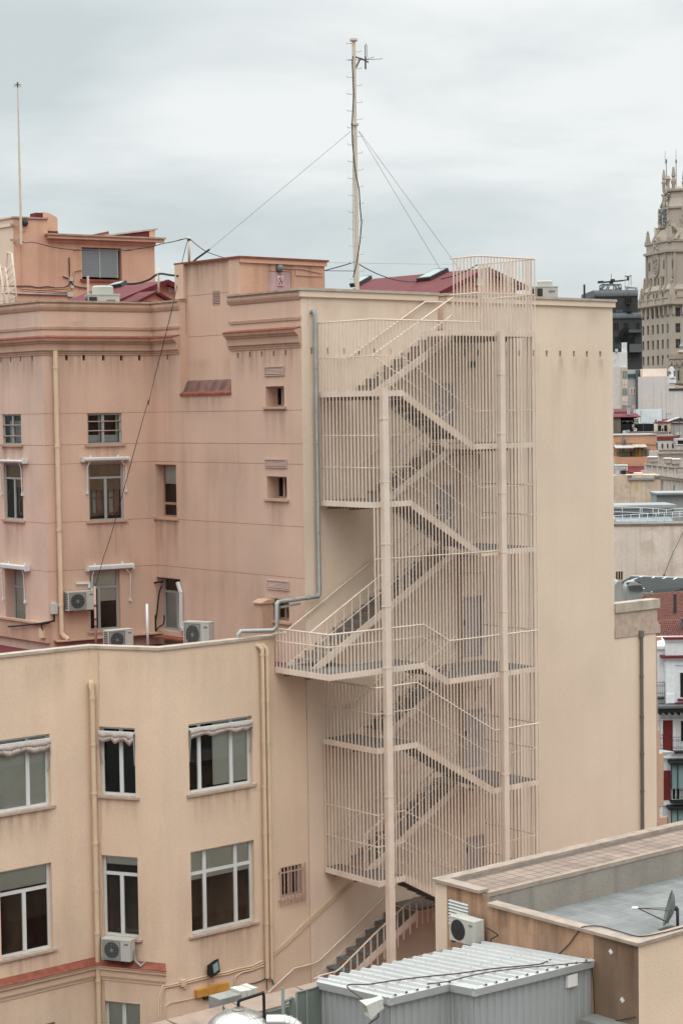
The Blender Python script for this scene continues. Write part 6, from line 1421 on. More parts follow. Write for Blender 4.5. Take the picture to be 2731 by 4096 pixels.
zk0, zk1, zk2, zk3, zk4 = zT(960, 7), zT(912, 7), zT(832, 7), zT(790, 7), zT(757, 7)
block(6.3, zk0, zk1, 2.6, h2=5.5); block(5.3, zk1, zk2, 2.4, h2=5.15); block(5.5, zk2, zk2 + .45, 2.5, name='cornice', mat='tower_trim'); block(5.0, zk2 + .45, zk3, 2.4, h2=4.3)
block(4.2, zk3, zk4, 2.0, h2=4.0); block(4.45, zk4 - .3, zk4 + .2, 2.0, name='cornice', mat='tower_trim'); block(3.8, zk4 + .2, zT(743, 7), 1.6, h2=3.2)
def twin(h_, side, pts, w_, h2):
    fr = FrT(h_, h_, side)
    for x, y in pts:
        u, z = fr.at(*Zb(x, y)); b = MB(); b.fbox(fr, u - w_, u + w_, z - h2, z + h2, -.1, .03); o = b.build('window', 'tower_win', CT)
        b = MB(); b.fbox(fr, u - w_ - .18, u - w_, z - h2 - .1, z + h2 + .2, -.02, .12); b.fbox(fr, u + w_, u + w_ + .18, z - h2 - .1, z + h2 + .2, -.02, .12); b.fbox(fr, u - w_, u + w_, z + h2, z + h2 + .2, -.02, .12); b.build('frame', 'tower_trim', o)
twin(7.3, 0, [(775, 320), (1052, 270), (775, 628), (885, 608), (945, 597), (1050, 580)], .42, 1.03); twin(7.75, 0, [(752, 915), (858, 898), (918, 890), (1027, 876)], .4, 1.0)
twin(7.3, 1, [(1233, 262), (1236, 573)], .48, 1.05); twin(7.75, 1, [(1253, 822)], .42, .5)
for h_, z0, z1, r_ in ((7.36, zm0 + .3, zm1, .3), (5.32, zk1, zk2, .25)):
    for x_, y_ in ((-1, -.8), (-1, .8), (-.8, -1), (.8, -1)) if h_ > 6 else ((-1, -.5), (-1, .5), (-.5, -1), (.5, -1)):
        b = MB(); b.box(TX + x_ * h_ - r_, TX + x_ * h_ + r_, TY + y_ * h_ - r_, TY + y_ * h_ + r_, z0, z1); b.build('pilaster', 'tower_trim', CT)
def obelisk(cx, cy, z0, z1, r, name='obelisk'):
    L = z1 - z0; b = MB(); b.box(cx - r * 1.15, cx + r * 1.15, cy - r * 1.15, cy + r * 1.15, z0 - .5, z0 + L * .16)
    b.hexa([(cx - r * .95, cy - r * .95, z0 + L * .16), (cx + r * .95, cy - r * .95, z0 + L * .16), (cx + r * .95, cy + r * .95, z0 + L * .16), (cx - r * .95, cy + r * .95, z0 + L * .16)], [(cx - r * .42, cy - r * .42, z0 + L * .8), (cx + r * .42, cy - r * .42, z0 + L * .8), (cx + r * .42, cy + r * .42, z0 + L * .8), (cx - r * .42, cy + r * .42, z0 + L * .8)])
    b.box(cx - r * .6, cx + r * .6, cy - r * .6, cy + r * .6, z0 + L * .8, z0 + L * .83)
    b.lathe([(0, 0), (r * .4, r * .3), (r * .45, r * .6), (r * .3, r * .95), (0, r * 1.1)], (cx, cy, z0 + L * .83), 10); return b.build(name, 'tower_trim', CT)
obelisk(TX - HX + .7, TY + HY - .7, z_a, zT(1136), .58); obelisk(TX - HX + .7, TY - HY + .7, z_a, zT(1113, 12), .64); obelisk(TX + HX - .7, TY - HY + .7, z_a, zT(1113, 12), .64)
obelisk(TX - 6.7, TY + 6.7, zm2 + .3, zT(903), .58); obelisk(TX - 6.7, TY - 6.7, zm2 + .3, zT(886), .62); obelisk(TX + 6.7, TY - 6.7, zm2 + .3, zT(886), .62)
for y_ in (6.9, 3.2, -3.4, -6.0): obelisk(TX - 7.6, TY + y_, zm0 + .2, zm0 + 4.2, .42)
def finial(px, y0, y1, y2, r, dd_=0):
    c = V((TX, TY, 0)) + Matrix.Rotation(rad(-TROT), 3, 'Z') @ (dep(px, y2, DT - 5 + dd_) - V((TX, TY, 0))); f_ = lambda y: dep(px, y, DT - 5 + dd_).z
    z0, z1, z2_ = f_(y2), f_(y1), f_(y0); b = MB(); b.lathe([(r * .8, -1.6), (r * .8, 0), (r * 1.25, (z1 - z0) * .35), (r * 1.1, (z1 - z0) * .6), (r * .6, (z1 - z0) * .95), (r, (z1 - z0) * 1.08), (r * .45, z2_ - z0 - r * .3), (0, z2_ - z0)], c, 12); b.build('finial', 'tower_trim', CT)
finial(2653, 678, 718, 740, .5); finial(2691.5, 666, 707, 740, .54); finial(2733, 678, 718, 740, .5)
RT = Matrix.Rotation(rad(-TROT), 3, 'Z'); unr = lambda p: V((TX, TY, 0)) + RT @ (p - V((TX, TY, 0)))
c = unr(dep(2670, 742, DT - 2)); b = MB(); b.lathe([(.7, -1.4), (.4, .0), (.35, .3), (.5, 1.2), (.75, 1.6), (.5, 2.1), (.2, 2.5), (0, 2.6)], c, 12); b.build('urn', 'tower_trim', CT)
for px, ys, r in ((2663, (745, 651), .1), (2658, (657, 605), .05), (2702, (745, 652), .1), (2701.5, (652, 598), .05)):
    b = MB(); a, c = unr(dep(px, ys[0], DT - 2)), unr(dep(px, ys[1], DT - 2)); b.tube([a, c], r, 6)
    if r > .08: b.tube([c, c + V((0, 0, .9))], r * 1.7, 6)
    b.build('aerial', 'slate', CT)
rnd = random.Random(3)
for side in (0, 1):
    fr = FrT(5.25, 5.25, side); uc_ = 5.25; zc_ = dep(2645, 868, DT - 5).z; R_ = 2.2
    b = MB(); b.lathe([(0, 0), (R_, 0), (R_, .12), (0, .12)], fr.P(uc_, zc_, .05), 32, axis=fr.n); cf = b.build('clock_face', 'slate', CT)
    b = MB()
    for i in range(12):
        a = 2 * math.pi * i / 12; p, q = fr.P(uc_ + math.sin(a) * R_ * .72, zc_ + math.cos(a) * R_ * .72, .22), fr.P(uc_ + math.sin(a) * R_ * 1.0, zc_ + math.cos(a) * R_ * 1.0, .22); b.bar(p, q, .36, .1)
    b.build('hour_marks', 'fargrey', cf)
    b = MB(); b.bar(fr.P(uc_ - .1, zc_ + .7, .3), fr.P(uc_ - .05, zc_ - 1.6, .3), .24, .05); b.bar(fr.P(uc_ - .6, zc_ + .15, .36), fr.P(uc_ + 1.0, zc_ - .02, .36), .26, .05); b.build('hands', 'whitesign', cf)
    b = MB()
    for k in range(3): b.lathe([(.8 - k * .12, 0), (1.0 - k * .15, .2), (.6, .4)], fr.P(uc_, zk2 + 1.1 + k * 1.5, -.2 - k * .3), 14, axis=fr.n)
    for s_ in (-1, 1):
        b.tube([fr.P(uc_ + s_ * (2.5 + .5 * math.sin(i * .6)), zk1 - 2.2 + i * .33, .45 - i * .03) for i in range(16)], .3, 6)
        b.tube([fr.P(uc_ + s_ * (1.5 + .5 * math.cos(i * .5)), zk2 + .6 + i * .3, .0 - i * .05) for i in range(12)], .26, 6)
        b.tube([fr.P(uc_ + s_ * (4.4 + .5 * math.cos(i * .45)), zk0 + i * .26, .9 - i * .07) for i in range(16)], .45, 7)
    b.fprof(fr, [(-.1, zc_ - R_ - .4), (.5, zc_ - R_ - .4), (.6, zc_ - R_ - .12), (-.1, zc_ - R_ - .12)], uc_ - 2.4, uc_ + 2.4)
    for i in range(18): b.lathe([(0, 0), (.3, .08), (.22, .25), (0, .3)], fr.P(uc_ + rnd.uniform(-1.6, 1.6), zk2 + rnd.uniform(.6, 4.5), -.3), 7, axis=fr.n)
    b.build('relief', 'tower_trim', CT)
fr = FrT(7.34, 7.34, 0); uc_ = fr.at(*Zb(897, 250))[0]
b = MB(); zz0, zz1 = fr.at(*Zb(897, 500))[1], fr.at(*Zb(897, 20))[1]; mz = (zz0 + zz1) / 2; hz_ = (zz1 - zz0) / 2
for s_, r_ in ((1, .3), (.72, .2)): b.tube([fr.P(uc_ + math.cos(a) * 1.9 * s_, mz + math.sin(a) * hz_ * s_, .1) for a in [i * math.pi / 12 for i in range(25)]], r_, 6)
for i in range(70):
    a = rnd.random() * 6.28; q = rnd.random() ** .5; b.lathe([(0, 0), (.26, .08), (.2, .25), (0, .32)], fr.P(uc_ + math.cos(a) * q * 1.8, mz + math.sin(a) * q * hz_ * .97, -.02), 7, axis=fr.n)
for k in range(2): b.tube([fr.P(uc_ + math.cos(a) * .8, zz1 + .3 + k * 1.7 + math.sin(a) * .8, .12) for a in [i * math.pi / 8 for i in range(17)]], .22, 6)
b.fbox(fr, uc_ - 1.7, uc_ + 1.7, zz1 + .1, zm2 + 1.6, -.4, .1); b.build('cartouche', 'tower_trim', CT)
CT.rotation_euler = (0, 0, rad(TROT))
# podium wings of the tower with scalloped cornices
def podium(label, x0, x1, y0, ycor, depth, windows, z=Zc):
    p = BK('podium_wing', label, 'building', z, x0, x1, y0, depth, 8, 'tower_stone')
    b = MB(); n = max(2, int(round((x1 - x0) / 105))); w_ = (p.c - p.a) / n
    zc_ = p.h((x0 + x1) / 2, ycor)
    for k in range(3):
        pts = []
        for i in range(n * 10 + 1):
            q = i / 10; fq_ = q % 1; bump_ = max(0, math.sin(math.pi * (fq_ - .2) / .6)) if .2 < fq_ < .8 else 0
            pts.append(p.fr.P(p.a + w_ * q, zc_ + bump_ * .9 - k * .28, .3 - k * .08))
        b.tube(pts, .16, 6)
    for i in range(n):
        for s_ in (.2, .5, .8): b.fbox(p.fr, p.a + w_ * (i + s_) - .16, p.a + w_ * (i + s_) + .16, zc_ + 1.4, zc_ + 2.6, -.02, .28)
    b.fbox(p.fr, p.a, p.c, p.f - .25, p.f, -.02, .25)
    b.build('scalloped_cornice', 'tower_trim', p.root)
    p.win(windows, mat='tower_win', fm='tower_trim', bars=0, fw=.12)
    return p
pd = podium('stone wing with scalloped cornice left of the clock tower foot', 398, 715, 235, 340, 372, [])
b = MB(); 
pd.bx(b, 470, 645, 68, 85, -2, -1.5); pd.bx(b, 470, 645, 165, 200, -2, -1.5)
for i in range(11): pd.bx(b, 478 + i * 15.5, 486 + i * 15.5, 85, 166, -1.9, -1.6)
b.build('balustrade', 'whitehouse', pd.root)
b = MB(); c = pd.fr.P(*pd.fr.at(*Zc(445, 240))); b.lathe([(.9, 0), (1.0, 1.2), (.6, 1.6), (1.1, 2.4), (1.2, 3.0), (.9, 3.7), (.3, 4.0), (0, 4.1)], c - pd.fr.n * .9, 12)
c = pd.fr.P(*pd.fr.at(*Zc(575, 240))); b.lathe([(.7, 0), (.7, .7), (.2, 1), (.3, 1.3), (.1, 2.2), (0, 2.5)], c - pd.fr.n * .7, 10); b.build('roof_urns', 'tower_trim', pd.root)
pd2 = podium('stone wing with scalloped cornice right of the clock tower foot', 1262, 1700, 165, 305, 368, [(1440, 1490, 415, 640), (1350, 1385, 430, 560), (1225, 1262, 440, 560)])
b = MB(); pd2.bx(b, 1262, 1700, 660, 700, -.02, .5); pd2.bx(b, 1395, 1425, 400, 690, -.02, .3); pd2.bx(b, 1500, 1540, 390, 690, -.02, .35); b.build('pilaster', 'tower_trim', pd2.root)
b = MB(); c = pd2.fr.P(*pd2.fr.at(*Zc(1540, 170))); b.lathe([(.7, 0), (.5, 1), (1.0, 1.5), (.3, 2.2), (.5, 3), (0, 3.8)], c - pd2.fr.n, 10); b.build('roof_urns', 'tower_trim', pd2.root)
# --- black mansard block with a window cleaning crane
D_ = BK('mansard_building', 'black clad office block with rounded mansard roofs behind the flank', 'building', Zb, -260, 555, 865, 300, 22, 'blackbuild', t=128)
def rounded(bk, x0, x1, ytop, ybot, out, name, mat):
    a, c = bk.u(x0, ybot), bk.u(x1, ybot); zt_, zb_ = bk.h(300, ytop), bk.h(300, ybot); R = zt_ - zb_; n = 8
    prof = [(out + R * (math.sin(math.pi / 2 * (1 - i / n)) - 1) * .9, zb_ + R * math.sin(math.pi / 2 * i / n)) for i in range(n + 1)]
    prof += [(-18, zt_), (-18, zb_)]
    b = MB(); b.hexa([bk.fr.P(a + max(0, (out - o)) * .0, z, o) for o, z in prof], [bk.fr.P(c - max(0, (out - o)) * .0, z, o) for o, z in prof])
    k = a
    while k < c:
        b.tube([bk.fr.P(k, z, o + .03) for o, z in prof[:n + 1]], .06, 4); k += 1.3
    return b.build(name, mat, bk.root)
rounded(D_, -262, 556, 745, 870, .25, 'mansard_roof', 'blackroof'); rounded(D_, -100, 600, 1182, 1290, 1.6, 'mansard_skirt', 'blackroof')
b = MB(); b.fbox(D_.fr, D_.u(-100, 1300), D_.u(610, 1300), -26, D_.h(300, 1290), -1, 1.3); b.build('wall', 'blackbuild', D_.root)
D_.win([(315, 420, 890, 1020), (90, 170, 1370, 1510), (275, 355, 1370, 1500), (100, 175, 1630, 1750)], mat='blackwin', fm='blackbuild', o=1.4, bars=1)
D_.win([(500, 565, 1370, 1490), (330, 430, 1140, 1178)], mat='blackwin', fm='blackbuild', o=1.4, bars=1)
b = MB(); D_.bx(b, 132, 195, 1128, 1180, .0, .6); D_.bx(b, 200, 258, 1122, 1180, 0, .6); b.build('vent_box', 'blackroof', D_.root)
b = MB(); a_, z_ = D_.u(305, 1700), D_.h(305, 1545)
b.lathe([(0, 0), (1.5, 0), (1.5, 1.0), (0, 1.0)], D_.fr.P(a_, z_ - .6, 1.2), 20, axis=D_.fr.n); D_.bx(b, 250, 360, 1560, 1900, 1.2, 2.2); b.build('arched_dormer', 'blackwin', D_.root)
b = MB(); D_.bx(b, 345, 600, 1505, 1560, 1.2, 2.6); b.build('canopy', 'blackroof', D_.root)
b = MB(); D_.bx(b, 395, 480, 1600, 1750, 1.25, 1.4); b.build('window', 'blackwin', D_.root)
b = MB(); D_.bx(b, 355, 590, 1780, 1930, 1.1, 3.2); b.build('lower_wall', 'slate', D_.root)
b = MB(); l_ = D_.line; 
zcr = lambda x, y: dq(*Zt(x, y), 302)
CR = thing('cleaning_crane', 'dark facade cleaning crane with long boom on the black roof', 'crane', zcr(500, 1432))
b = MB()
for p, q in (((410, 1382), (590, 1382)), ((410, 1382), (410, 1432)), ((590, 1382), (590, 1432)), ((540, 1382), (540, 1432)), ((470, 1425), (485, 1382)), ((590, 1430), (545, 1385)), ((410, 1425), (450, 1385)), ((410, 1432), (590, 1432))):
    for dz in (0, 2.6): b.tube([zcr(*p) + D_.fr.n * -dz, zcr(*q) + D_.fr.n * -dz], .16, 6)
b.build('base_frame', 'grille', CR)
b = MB(); b.bar(zcr(385, 1366), zcr(610, 1346), .4, .34); b.bar(zcr(600, 1346), zcr(658, 1338), .3, .26); b.bar(zcr(372, 1362), zcr(425, 1358), .7, .5); b.hexa([zcr(482, 1380), zcr(520, 1380), zcr(520, 1380) - D_.fr.n, zcr(482, 1380) - D_.fr.n], [zcr(490, 1345), zcr(512, 1345), zcr(512, 1345) - D_.fr.n, zcr(490, 1345) - D_.fr.n]); b.build('boom', 'darkmetal', CR)
b = MB(); b.bar(zcr(656, 1345), zcr(656, 1308), .5, .4); b.tube([zcr(627, 1300), zcr(640, 1306), zcr(656, 1308), zcr(672, 1303), zcr(688, 1299)], .13, 6)
for x, y0, y1 in ((627, 1300, 1420), (688, 1300, 1400), (676, 1302, 1390), (659, 1350, 1440)): b.tube([zcr(x, y0), zcr(x, y1)], .04, 4)
b.tube([zcr(498, 1345), zcr(498, 1282)], .06, 5); b.box(*(lambda p: (p.x - .35, p.x + .35, p.y - .35, p.y + .35, p.z - .2, p.z + .25))(zcr(512, 1342))); b.build('jib_head', 'darkmetal', CR)
b = MB(); pts = [zcr(640, 1430), zcr(640, 1408), zcr(735, 1410), zcr(742, 1455)]
b.tube(pts, .3, 10); b.tube([p - V((0, 0, .75)) - D_.fr.n for p in pts], .22, 8); tag(b.build('roof_duct', 'fargrey'), 'pale bent ventilation ducts on the right end of the black mansard roof', 'duct')
# --- white and grey blocks in the middle distance
Wb = BK('white_block', 'narrow white block with a glazed stair strip next to the cream flank', 'building', Zc, 40, 396, 42, 210, 6, 'farwhite')
b = MB(); Wb.bx(b, 310, 396, -160, 50, -2, -.4); b.build('chimney', 'farwhite', Wb.root)
Wb.part('lower_wall', 'farpink', [(40, 270, 345, 1330)], -.02, .08)
b = MB(); Wb.bx(b, 272, 398, 362, 1330, -.02, .5); lf = b.build('stair_tower', 'farcream', Wb.root)
for y0, y1 in ((440, 598), (800, 948), (1150, 1226)):
    b = MB(); Wb.bx(b, 276, 394, y0, y1, .48, .54); g_ = b.build('window', 'farglass', Wb.root)
    b = MB(); [Wb.bx(b, x - 3, x + 3, y0, y1, .54, .6) for x in (292, 335, 375)]; b.build('frame', 'farcream', g_)
b = MB()
for x in (285, 330, 390): Wb.bx(b, x - 2, x + 2, 365, 1226, .62, .68)
for y in (366, 420, 720, 1080): Wb.bx(b, 272, 398, y - 3, y + 3, .62, .68)
b.build('service_ladder', 'oldplaster', Wb.root)
Wb.win([(120, 172, 188, 225)], mat='fargrey', bars=0, fw=.1)
def disc(p, r, n, name, label, mat='acwhite', axis=None):
    D__ = thing(name, label, 'satellite dish', p - V((0, 0, r)))
    b = MB(); b.lathe([(0, -.1), (r * .6, -.06), (r, .04), (r * .6, 0), (0, -.03)], p, 18, axis=axis or (D_.fr.n + V((0, 0, .3)))); b.build('reflector', mat, D__)
    b = MB(); b.tube([p - V((0, 0, r + .3)), p], .05, 6); b.build('stand', 'darkmetal', D__); return D__
disc(dq(*Zb(155, 1885), 209.5), .3, 0, 'satellite_dish', 'white satellite dish on top of the narrow white block')
b = MB(); p = dq(*Zb(212, 1915), 210); b.tube([p, dq(*Zb(212, 1790), 210)], .06, 6); q = dq(*Zb(212, 1815), 210)
for k in range(5): b.tube([q - rx_ * .5 + V((0, 0, k * .2 - .35)), q + rx_ * .5 + V((0, 0, k * .2 - .28))], .03, 5)
tag(b.build('television_aerial', 'tealroof'), 'small greenish aerial on top of the narrow white block', 'antenna')
Gb = BK('grey_block', 'grey rear block with one small window and dark ducts', 'building', Zc, 390, 730, 408, 235, 5, 'fargrey')
Gb.win([(460, 572, 788, 930), (500, 570, 1155, 1226)], mat='blackwin', fm='farcream', fw=.2)
Gb.part('blue_screen', 'tealroof', [(400, 585, 502, 570)], -.02, .4)
b = MB()
for x, r in ((598, .3), (632, .7), (690, .35), (668, .22)): b.tube([Gb.fr.P(Gb.u(x, 800), Gb.h(632, 1240), .5), Gb.fr.P(Gb.u(x, 800), Gb.h(632, 415 if x != 632 else 545), .5)], r, 10)
b.build('service_ducts', 'slate', Gb.root)
Gb.part('roof_box', 'slate', [(605, 640, 415, 500), (690, 722, 410, 520)], .0, .8)
Pk = BK('party_wall', 'large pale pink stained party wall below the clock tower', 'building', Zc, 700, 1262, 552, 222, 5, 'farpink')
Pk2 = BK('party_wall', 'lower pale stained party wall at the right picture edge with a roof terrace', 'building', Zc, 1262, 1720, 850, 222.5, 5, 'farpink')
Pk2.part('terrace_edge', 'slate', [(1262, 1720, 800, 858)], -4, .06); Pk2.part('terrace_beam', 'oldplaster', [(1262, 1720, 790, 803)], -4, .3)
b = MB(); a = Pk2.line([(1262, 728), (1568, 780), (1700, 800)], 0, .2); b.bar(a[0], a[2], .3, .35); b.build('sloped_beam', 'oldplaster', Pk2.root)
Cp = BK('cream_roof_block', 'plain cream roof block on top of the pink party wall', 'building', Zc, 724, 1222, 390, 228, 4, 'farcream')
Kb = BK('white_turret', 'little white turret with louvred cap and balustrade beside the cream roof block', 'turret', Zc, 1275, 1400, 560, 262, 3, 'whitehouse')
b = MB(); Kb.bx(b, 1300, 1370, 420, 560, -2, -.3); b.build('cabin', 'whitehouse', Kb.root)
b = MB(); p = Kb.line([(1320, 435)], 0, -1.1)[0]; b.lathe([(1.1, 0), (1.05, .1), (.45, .8), (0, 1.0)], p, 4); b.build('cap', 'fargrey', Kb.root)
Kb.part('opening', 'slate', [(1283, 1308, 460, 500)], -1, .06)
b = MB(); Kb.bx(b, 1265, 1408, 560, 585, -.02, .5); Kb.bx(b, 1265, 1408, 625, 690, -.02, .5)
for i in range(7): Kb.bx(b, 1272 + i * 19, 1281 + i * 19, 585, 625, .1, .4)
b.build('balustrade', 'whitehouse', Kb.root)
Wp = BK('white_screen_wall', 'blank white panelled screen wall above the dark roof terrace', 'wall', Zc, 560, 1122, 1235, 172, 1.5, 'farpanel', y1=1600)
Wp.part('panel_edge', 'slate', [(556, 564, 1228, 1392), (676, 682, 1265, 1545), (1120, 1126, 1235, 1545)], -.02, .04)
Rh = BK('roof_terrace_hut', 'dark roof terrace with red lean-to roofs under the white block', 'building', Zc, 100, 260, 1395, 165, 5, 'roofdirt')
b = MB(); Rh.bx(b, 255, 960, 1545, 1900, -3.5, -.3); b.build('dark_fence', 'black', Rh.root)
b = MB(); Rh.bx(b, 255, 690, 1400, 1560, -3.6, -3.2); b.build('back_wall', 'black', Rh.root)
def slope(bk, name, mat, x0, x1, yt, yb, o0, o1):
    b = MB(); u0, u1 = bk.u(x0, yb), bk.u(x1, yb); zt_, zb_ = bk.h((x0 + x1) / 2, yt), bk.h((x0 + x1) / 2, yb)
    b.hexa([bk.fr.P(u0, zb_, o1), bk.fr.P(u1, zb_, o1), bk.fr.P(u1, zt_, o0), bk.fr.P(u0, zt_, o0)], [bk.fr.P(u0, zb_ - .12, o1), bk.fr.P(u1, zb_ - .12, o1), bk.fr.P(u1, zt_ - .12, o0), bk.fr.P(u0, zt_ - .12, o0)]); return b.build(name, mat, bk.root)
slope(Rh, 'lean_to_roof', 'redroof', 100, 665, 1325, 1395, -4, .4); slope(Rh, 'upper_roof', 'redroof', 240, 560, 1228, 1305, -8, -4.2)
b = MB(); Rh.bx(b, 248, 560, 1290, 1372, -8, -4.6); b.build('upper_wall', 'redwall', Rh.root)
b = MB(); Rh.bx(b, 435, 492, 1165, 1352, -2.5, -1.6); Rh.bx(b, 425, 500, 1155, 1168, -2.7, -1.4); b.build('chimney', 'fargrey', Rh.root)
b = MB(); 
for x in (295, 405): [b.tube(Rh.line(s_, 0, -.5), .06, 5) for s_ in ([(x, 1520), (x, 1485), (x + 100, 1483), (x + 100, 1520)],)]
b.build('railing', 'fargrey', Rh.root)
rk = Rh.line([(530, 1700)], 0, .3)[0]; RKT = thing('rock_ornament', 'rugged painted rock column on the dark roof terrace', 'ornament', rk)
b = MB(); rnd = random.Random(5)
for k in range(16):
    r = .16 + .16 * rnd.random() + (.12 if k > 8 else 0); c = rk + V((0, 0, .1 + k * .135)) + rx_ * (rnd.uniform(-.12, .2) + (.42 if k > 8 else .0)); n = 9
    b.lathe([(r * .5, -.14), (r, 0), (r * .85, .12), (r * .4, .2)], c, n, smooth=False, axis=(rnd.uniform(-.5, .5), rnd.uniform(-.5, .5), 1))
b.build('rock', 'rock', RKT)
p = Rh.line([(563, 1664)], 0, .5)[0]; disc(p, .3, 0, 'satellite_dish', 'white round dish in front of the rock on the dark terrace')
for k, (x0, x1, y0, y1) in enumerate(((318, 362, 1688, 1765), (362, 424, 1672, 1765), (424, 500, 1715, 1772))):
    p = [Rh.fr.P(*Rh.fr.at(*Zc(x, y), 1.2), 1.2) for x, y in ((x0, y1), (x1, y0))]
    lab = ('white round tank on the roof edge above the orange house', 'white ribbed cooling unit between the round tank and a lower unit', 'lower white ribbed cooling unit above the orange house')[k]
    b = MB()
    if k == 0: b.lathe([(.36, -.6), (.36, p[1].z - p[0].z - .2), (.3, p[1].z - p[0].z), (0, p[1].z - p[0].z + .06)], (p[0] + V((p[1].x - p[0].x, p[1].y - p[0].y, 0)) / 2), 14)
    else:
        f_ = Rh.fr; ua_, ub_ = Rh.u(x0, y1), Rh.u(x1, y1); b.fbox(f_, ua_, ub_, p[0].z - .5, p[1].z, .8, 1.4)
        for i in range(5): u = ua_ + (ub_ - ua_) * (i + .5) / 5; b.fbox(f_, u - .03, u + .03, p[0].z + .08, p[1].z - .08, 1.4, 1.46)
    tag(b.build('water_tank' if k == 0 else 'cooling_unit', 'whitemetal'), lab, 'tank' if k == 0 else 'air conditioner')
Ar = BK('arched_house', 'grey rooftop house with two dark arches', 'house', Zc, 1025, 1312, 1512, 168, 4, 'oldplaster')
b = MB()
for x0, x1 in ((1040, 1102), (1168, 1232)):
    Ar.bx(b, x0, x1, 1600, 1712, -.02, .05); u, z = Ar.u((x0 + x1) / 2, 1600), Ar.h(1100, 1602); b.lathe([(0, -.02), ((Ar.u(x1, 1600) - Ar.u(x0, 1600)) / 2, -.02), ((Ar.u(x1, 1600) - Ar.u(x0, 1600)) / 2, .05), (0, .05)], Ar.fr.P(u, z, 0), 16, axis=Ar.fr.n)
b.build('arch', 'black', Ar.root)
Ar.part('roof_edge', 'redpaint', [(1018, 1330, 1508, 1520)], -4, .2); Ar.part('small_window', 'black', [(1270, 1300, 1715, 1775), (1120, 1148, 1645, 1700)], -.02, .05)
b = MB(); Ar.bx(b, 955, 1025, 1548, 1690, -1.5, .3); b.build('chimney', 'farcream', Ar.root)
Ar.part('chimney_pot', 'slate', [(995, 1020, 1455, 1550)], -1, -.4)
Gh = BK('gable_house', 'grey weathered wall and white gable with red roof at the right edge', 'house', Zc, 1312, 1760, 1535, 169.5, 4, 'fargrey')
b = MB(); p = Gh.line([(1215, 1510), (1470, 1420), (1620, 1500)], 0, -1); b.prism([p[0], p[2], p[1]], Gh.fr.n * -3); b.build('gable', 'whitehouse', Gh.root)
b = MB()
for a, c in ((p[0], p[1]), (p[1], p[2])): b.bar(a + V((0, 0, .1)), c + V((0, 0, .1)), 3.6, .14)
b.build('verge', 'fargrey', Gh.root)
slope(Gh, 'roof', 'redroof', 1130, 1400, 1445, 1510, -7, -3.9); Gh.part('roof_edge', 'redpaint', [(1312, 1760, 1520, 1540)], -4, .25)
disc(Gh.line([(1450, 1745)], 0, .6)[0], .3, 0, 'satellite_dish', 'white dish, nearer of the pair, before the grey weathered wall'); disc(Gh.line([(1488, 1742)], 0, .2)[0], .29, 0, 'satellite_dish', 'white dish partly behind another before the grey weathered wall')
for k, (x, y0, y1, lab) in enumerate(((1220, 1510, 1320, 'thin aerial with one arm before the pink party wall'), (1312, 1790, 1470, 'thin aerial pole at the corner of the arched house'), (1370, 1700, 1440, 'thin aerial pole over the grey weathered wall'), (1482, 1720, 1500, 'comb shaped aerial over the grey weathered wall'), (1035, 1790, 1530, 'thin aerial pole left of the dark arches'), (730, 1760, 1520, 'thin aerial pole before the dark fence'), (533, 1990, 1700, 'thin pole rising from the orange house roof'))):
    b = MB(); a, c = dq(*Zc(x, y0), 160), dq(*Zc(x, y1), 160); b.tube([a - V((0, 0, 1)), c], .035, 5)
    q = c - V((0, 0, .1)); b.tube([q - rx_ * .2, q + rx_ * 1.0 + V((0, 0, -.1))], .025, 5)
    for i in range(4): b.tube([q + rx_ * (i * .28) - V((0, 0, .25)), q + rx_ * (i * .28) + V((0, 0, .25))], .018, 4)
    tag(b.build('television_aerial', 'slate'), lab, 'antenna')
Fl = BK('flat_roof_house', 'long low beige roof strip above the orange house', 'house', Zc, 525, 1250, 1712, 158, 5, 'roofdirt')
Fl.part('roof_slab', 'fargrey', [(690, 1330, 1765, 1800)], -3, 1.0)
Or = BK('orange_house', 'orange house with long eaves, narrow windows and a green roof terrace', 'house', Zc, 100, 1012, 1770, 150, 8, 'farorange')
Or.part('roof_edge', 'fargrey', [(100, 1012, 1762, 1782)], -8, .2)
Or.z = Zd
b = MB()
for i in range(34): x = 165 + i * 25; Or.bx(b, x - 4, x + 4, 95 + i * .8 * 1.8, 118 + i * .8 * 1.8, -.02, .15)
b.build('eave_brackets', 'roofdirt', Or.root)
Or.win([(842, 872, 235, 425), (942, 970, 252, 425)], mat='oldplaster', fm='fargreen', fw=.08, bars=0)
Or.part('shutter', 'slate', [(765, 812, 235, 425)], .0, .5)
b = MB(); Or.bx(b, 100, 215, 395, 760, .02, 1.6); Or.bx(b, 215, 775, 400, 760, .02, 1.7); b.build('terrace_parapet', 'farorange', Or.root)
Or.part('terrace_vents', 'slate', [(x - 5, x + 5, 548, 560) for x in (315, 397, 480, 560, 640)], 1.68, 1.74)
slope(Or, 'terrace_awning', 'fargrey', 110, 500, 150, 205, -.2, 2.2); slope(Or, 'terrace_canopy', 'coping', 490, 770, 128, 190, -.2, 2.0)
Or.part('green_wall', 'fargreen', [(180, 450, 308, 392), (500, 545, 308, 385), (545, 575, 200, 388), (690, 745, 225, 388)], .02, .4); Or.part('red_panel', 'redwall', [(452, 497, 302, 388)], .02, .42)
Or.part('ochre_door', 'ochre', [(628, 690, 235, 388), (575, 602, 215, 388), (745, 762, 240, 420)], .02, .3); Or.part('green_fascia', 'tealroof', [(500, 755, 188, 222)], .5, 1.8)
Or.part('pale_post', 'oldplaster', [(x, x + 26, 195, 300) for x in (200, 255, 345, 400, 480)], .02, .25)
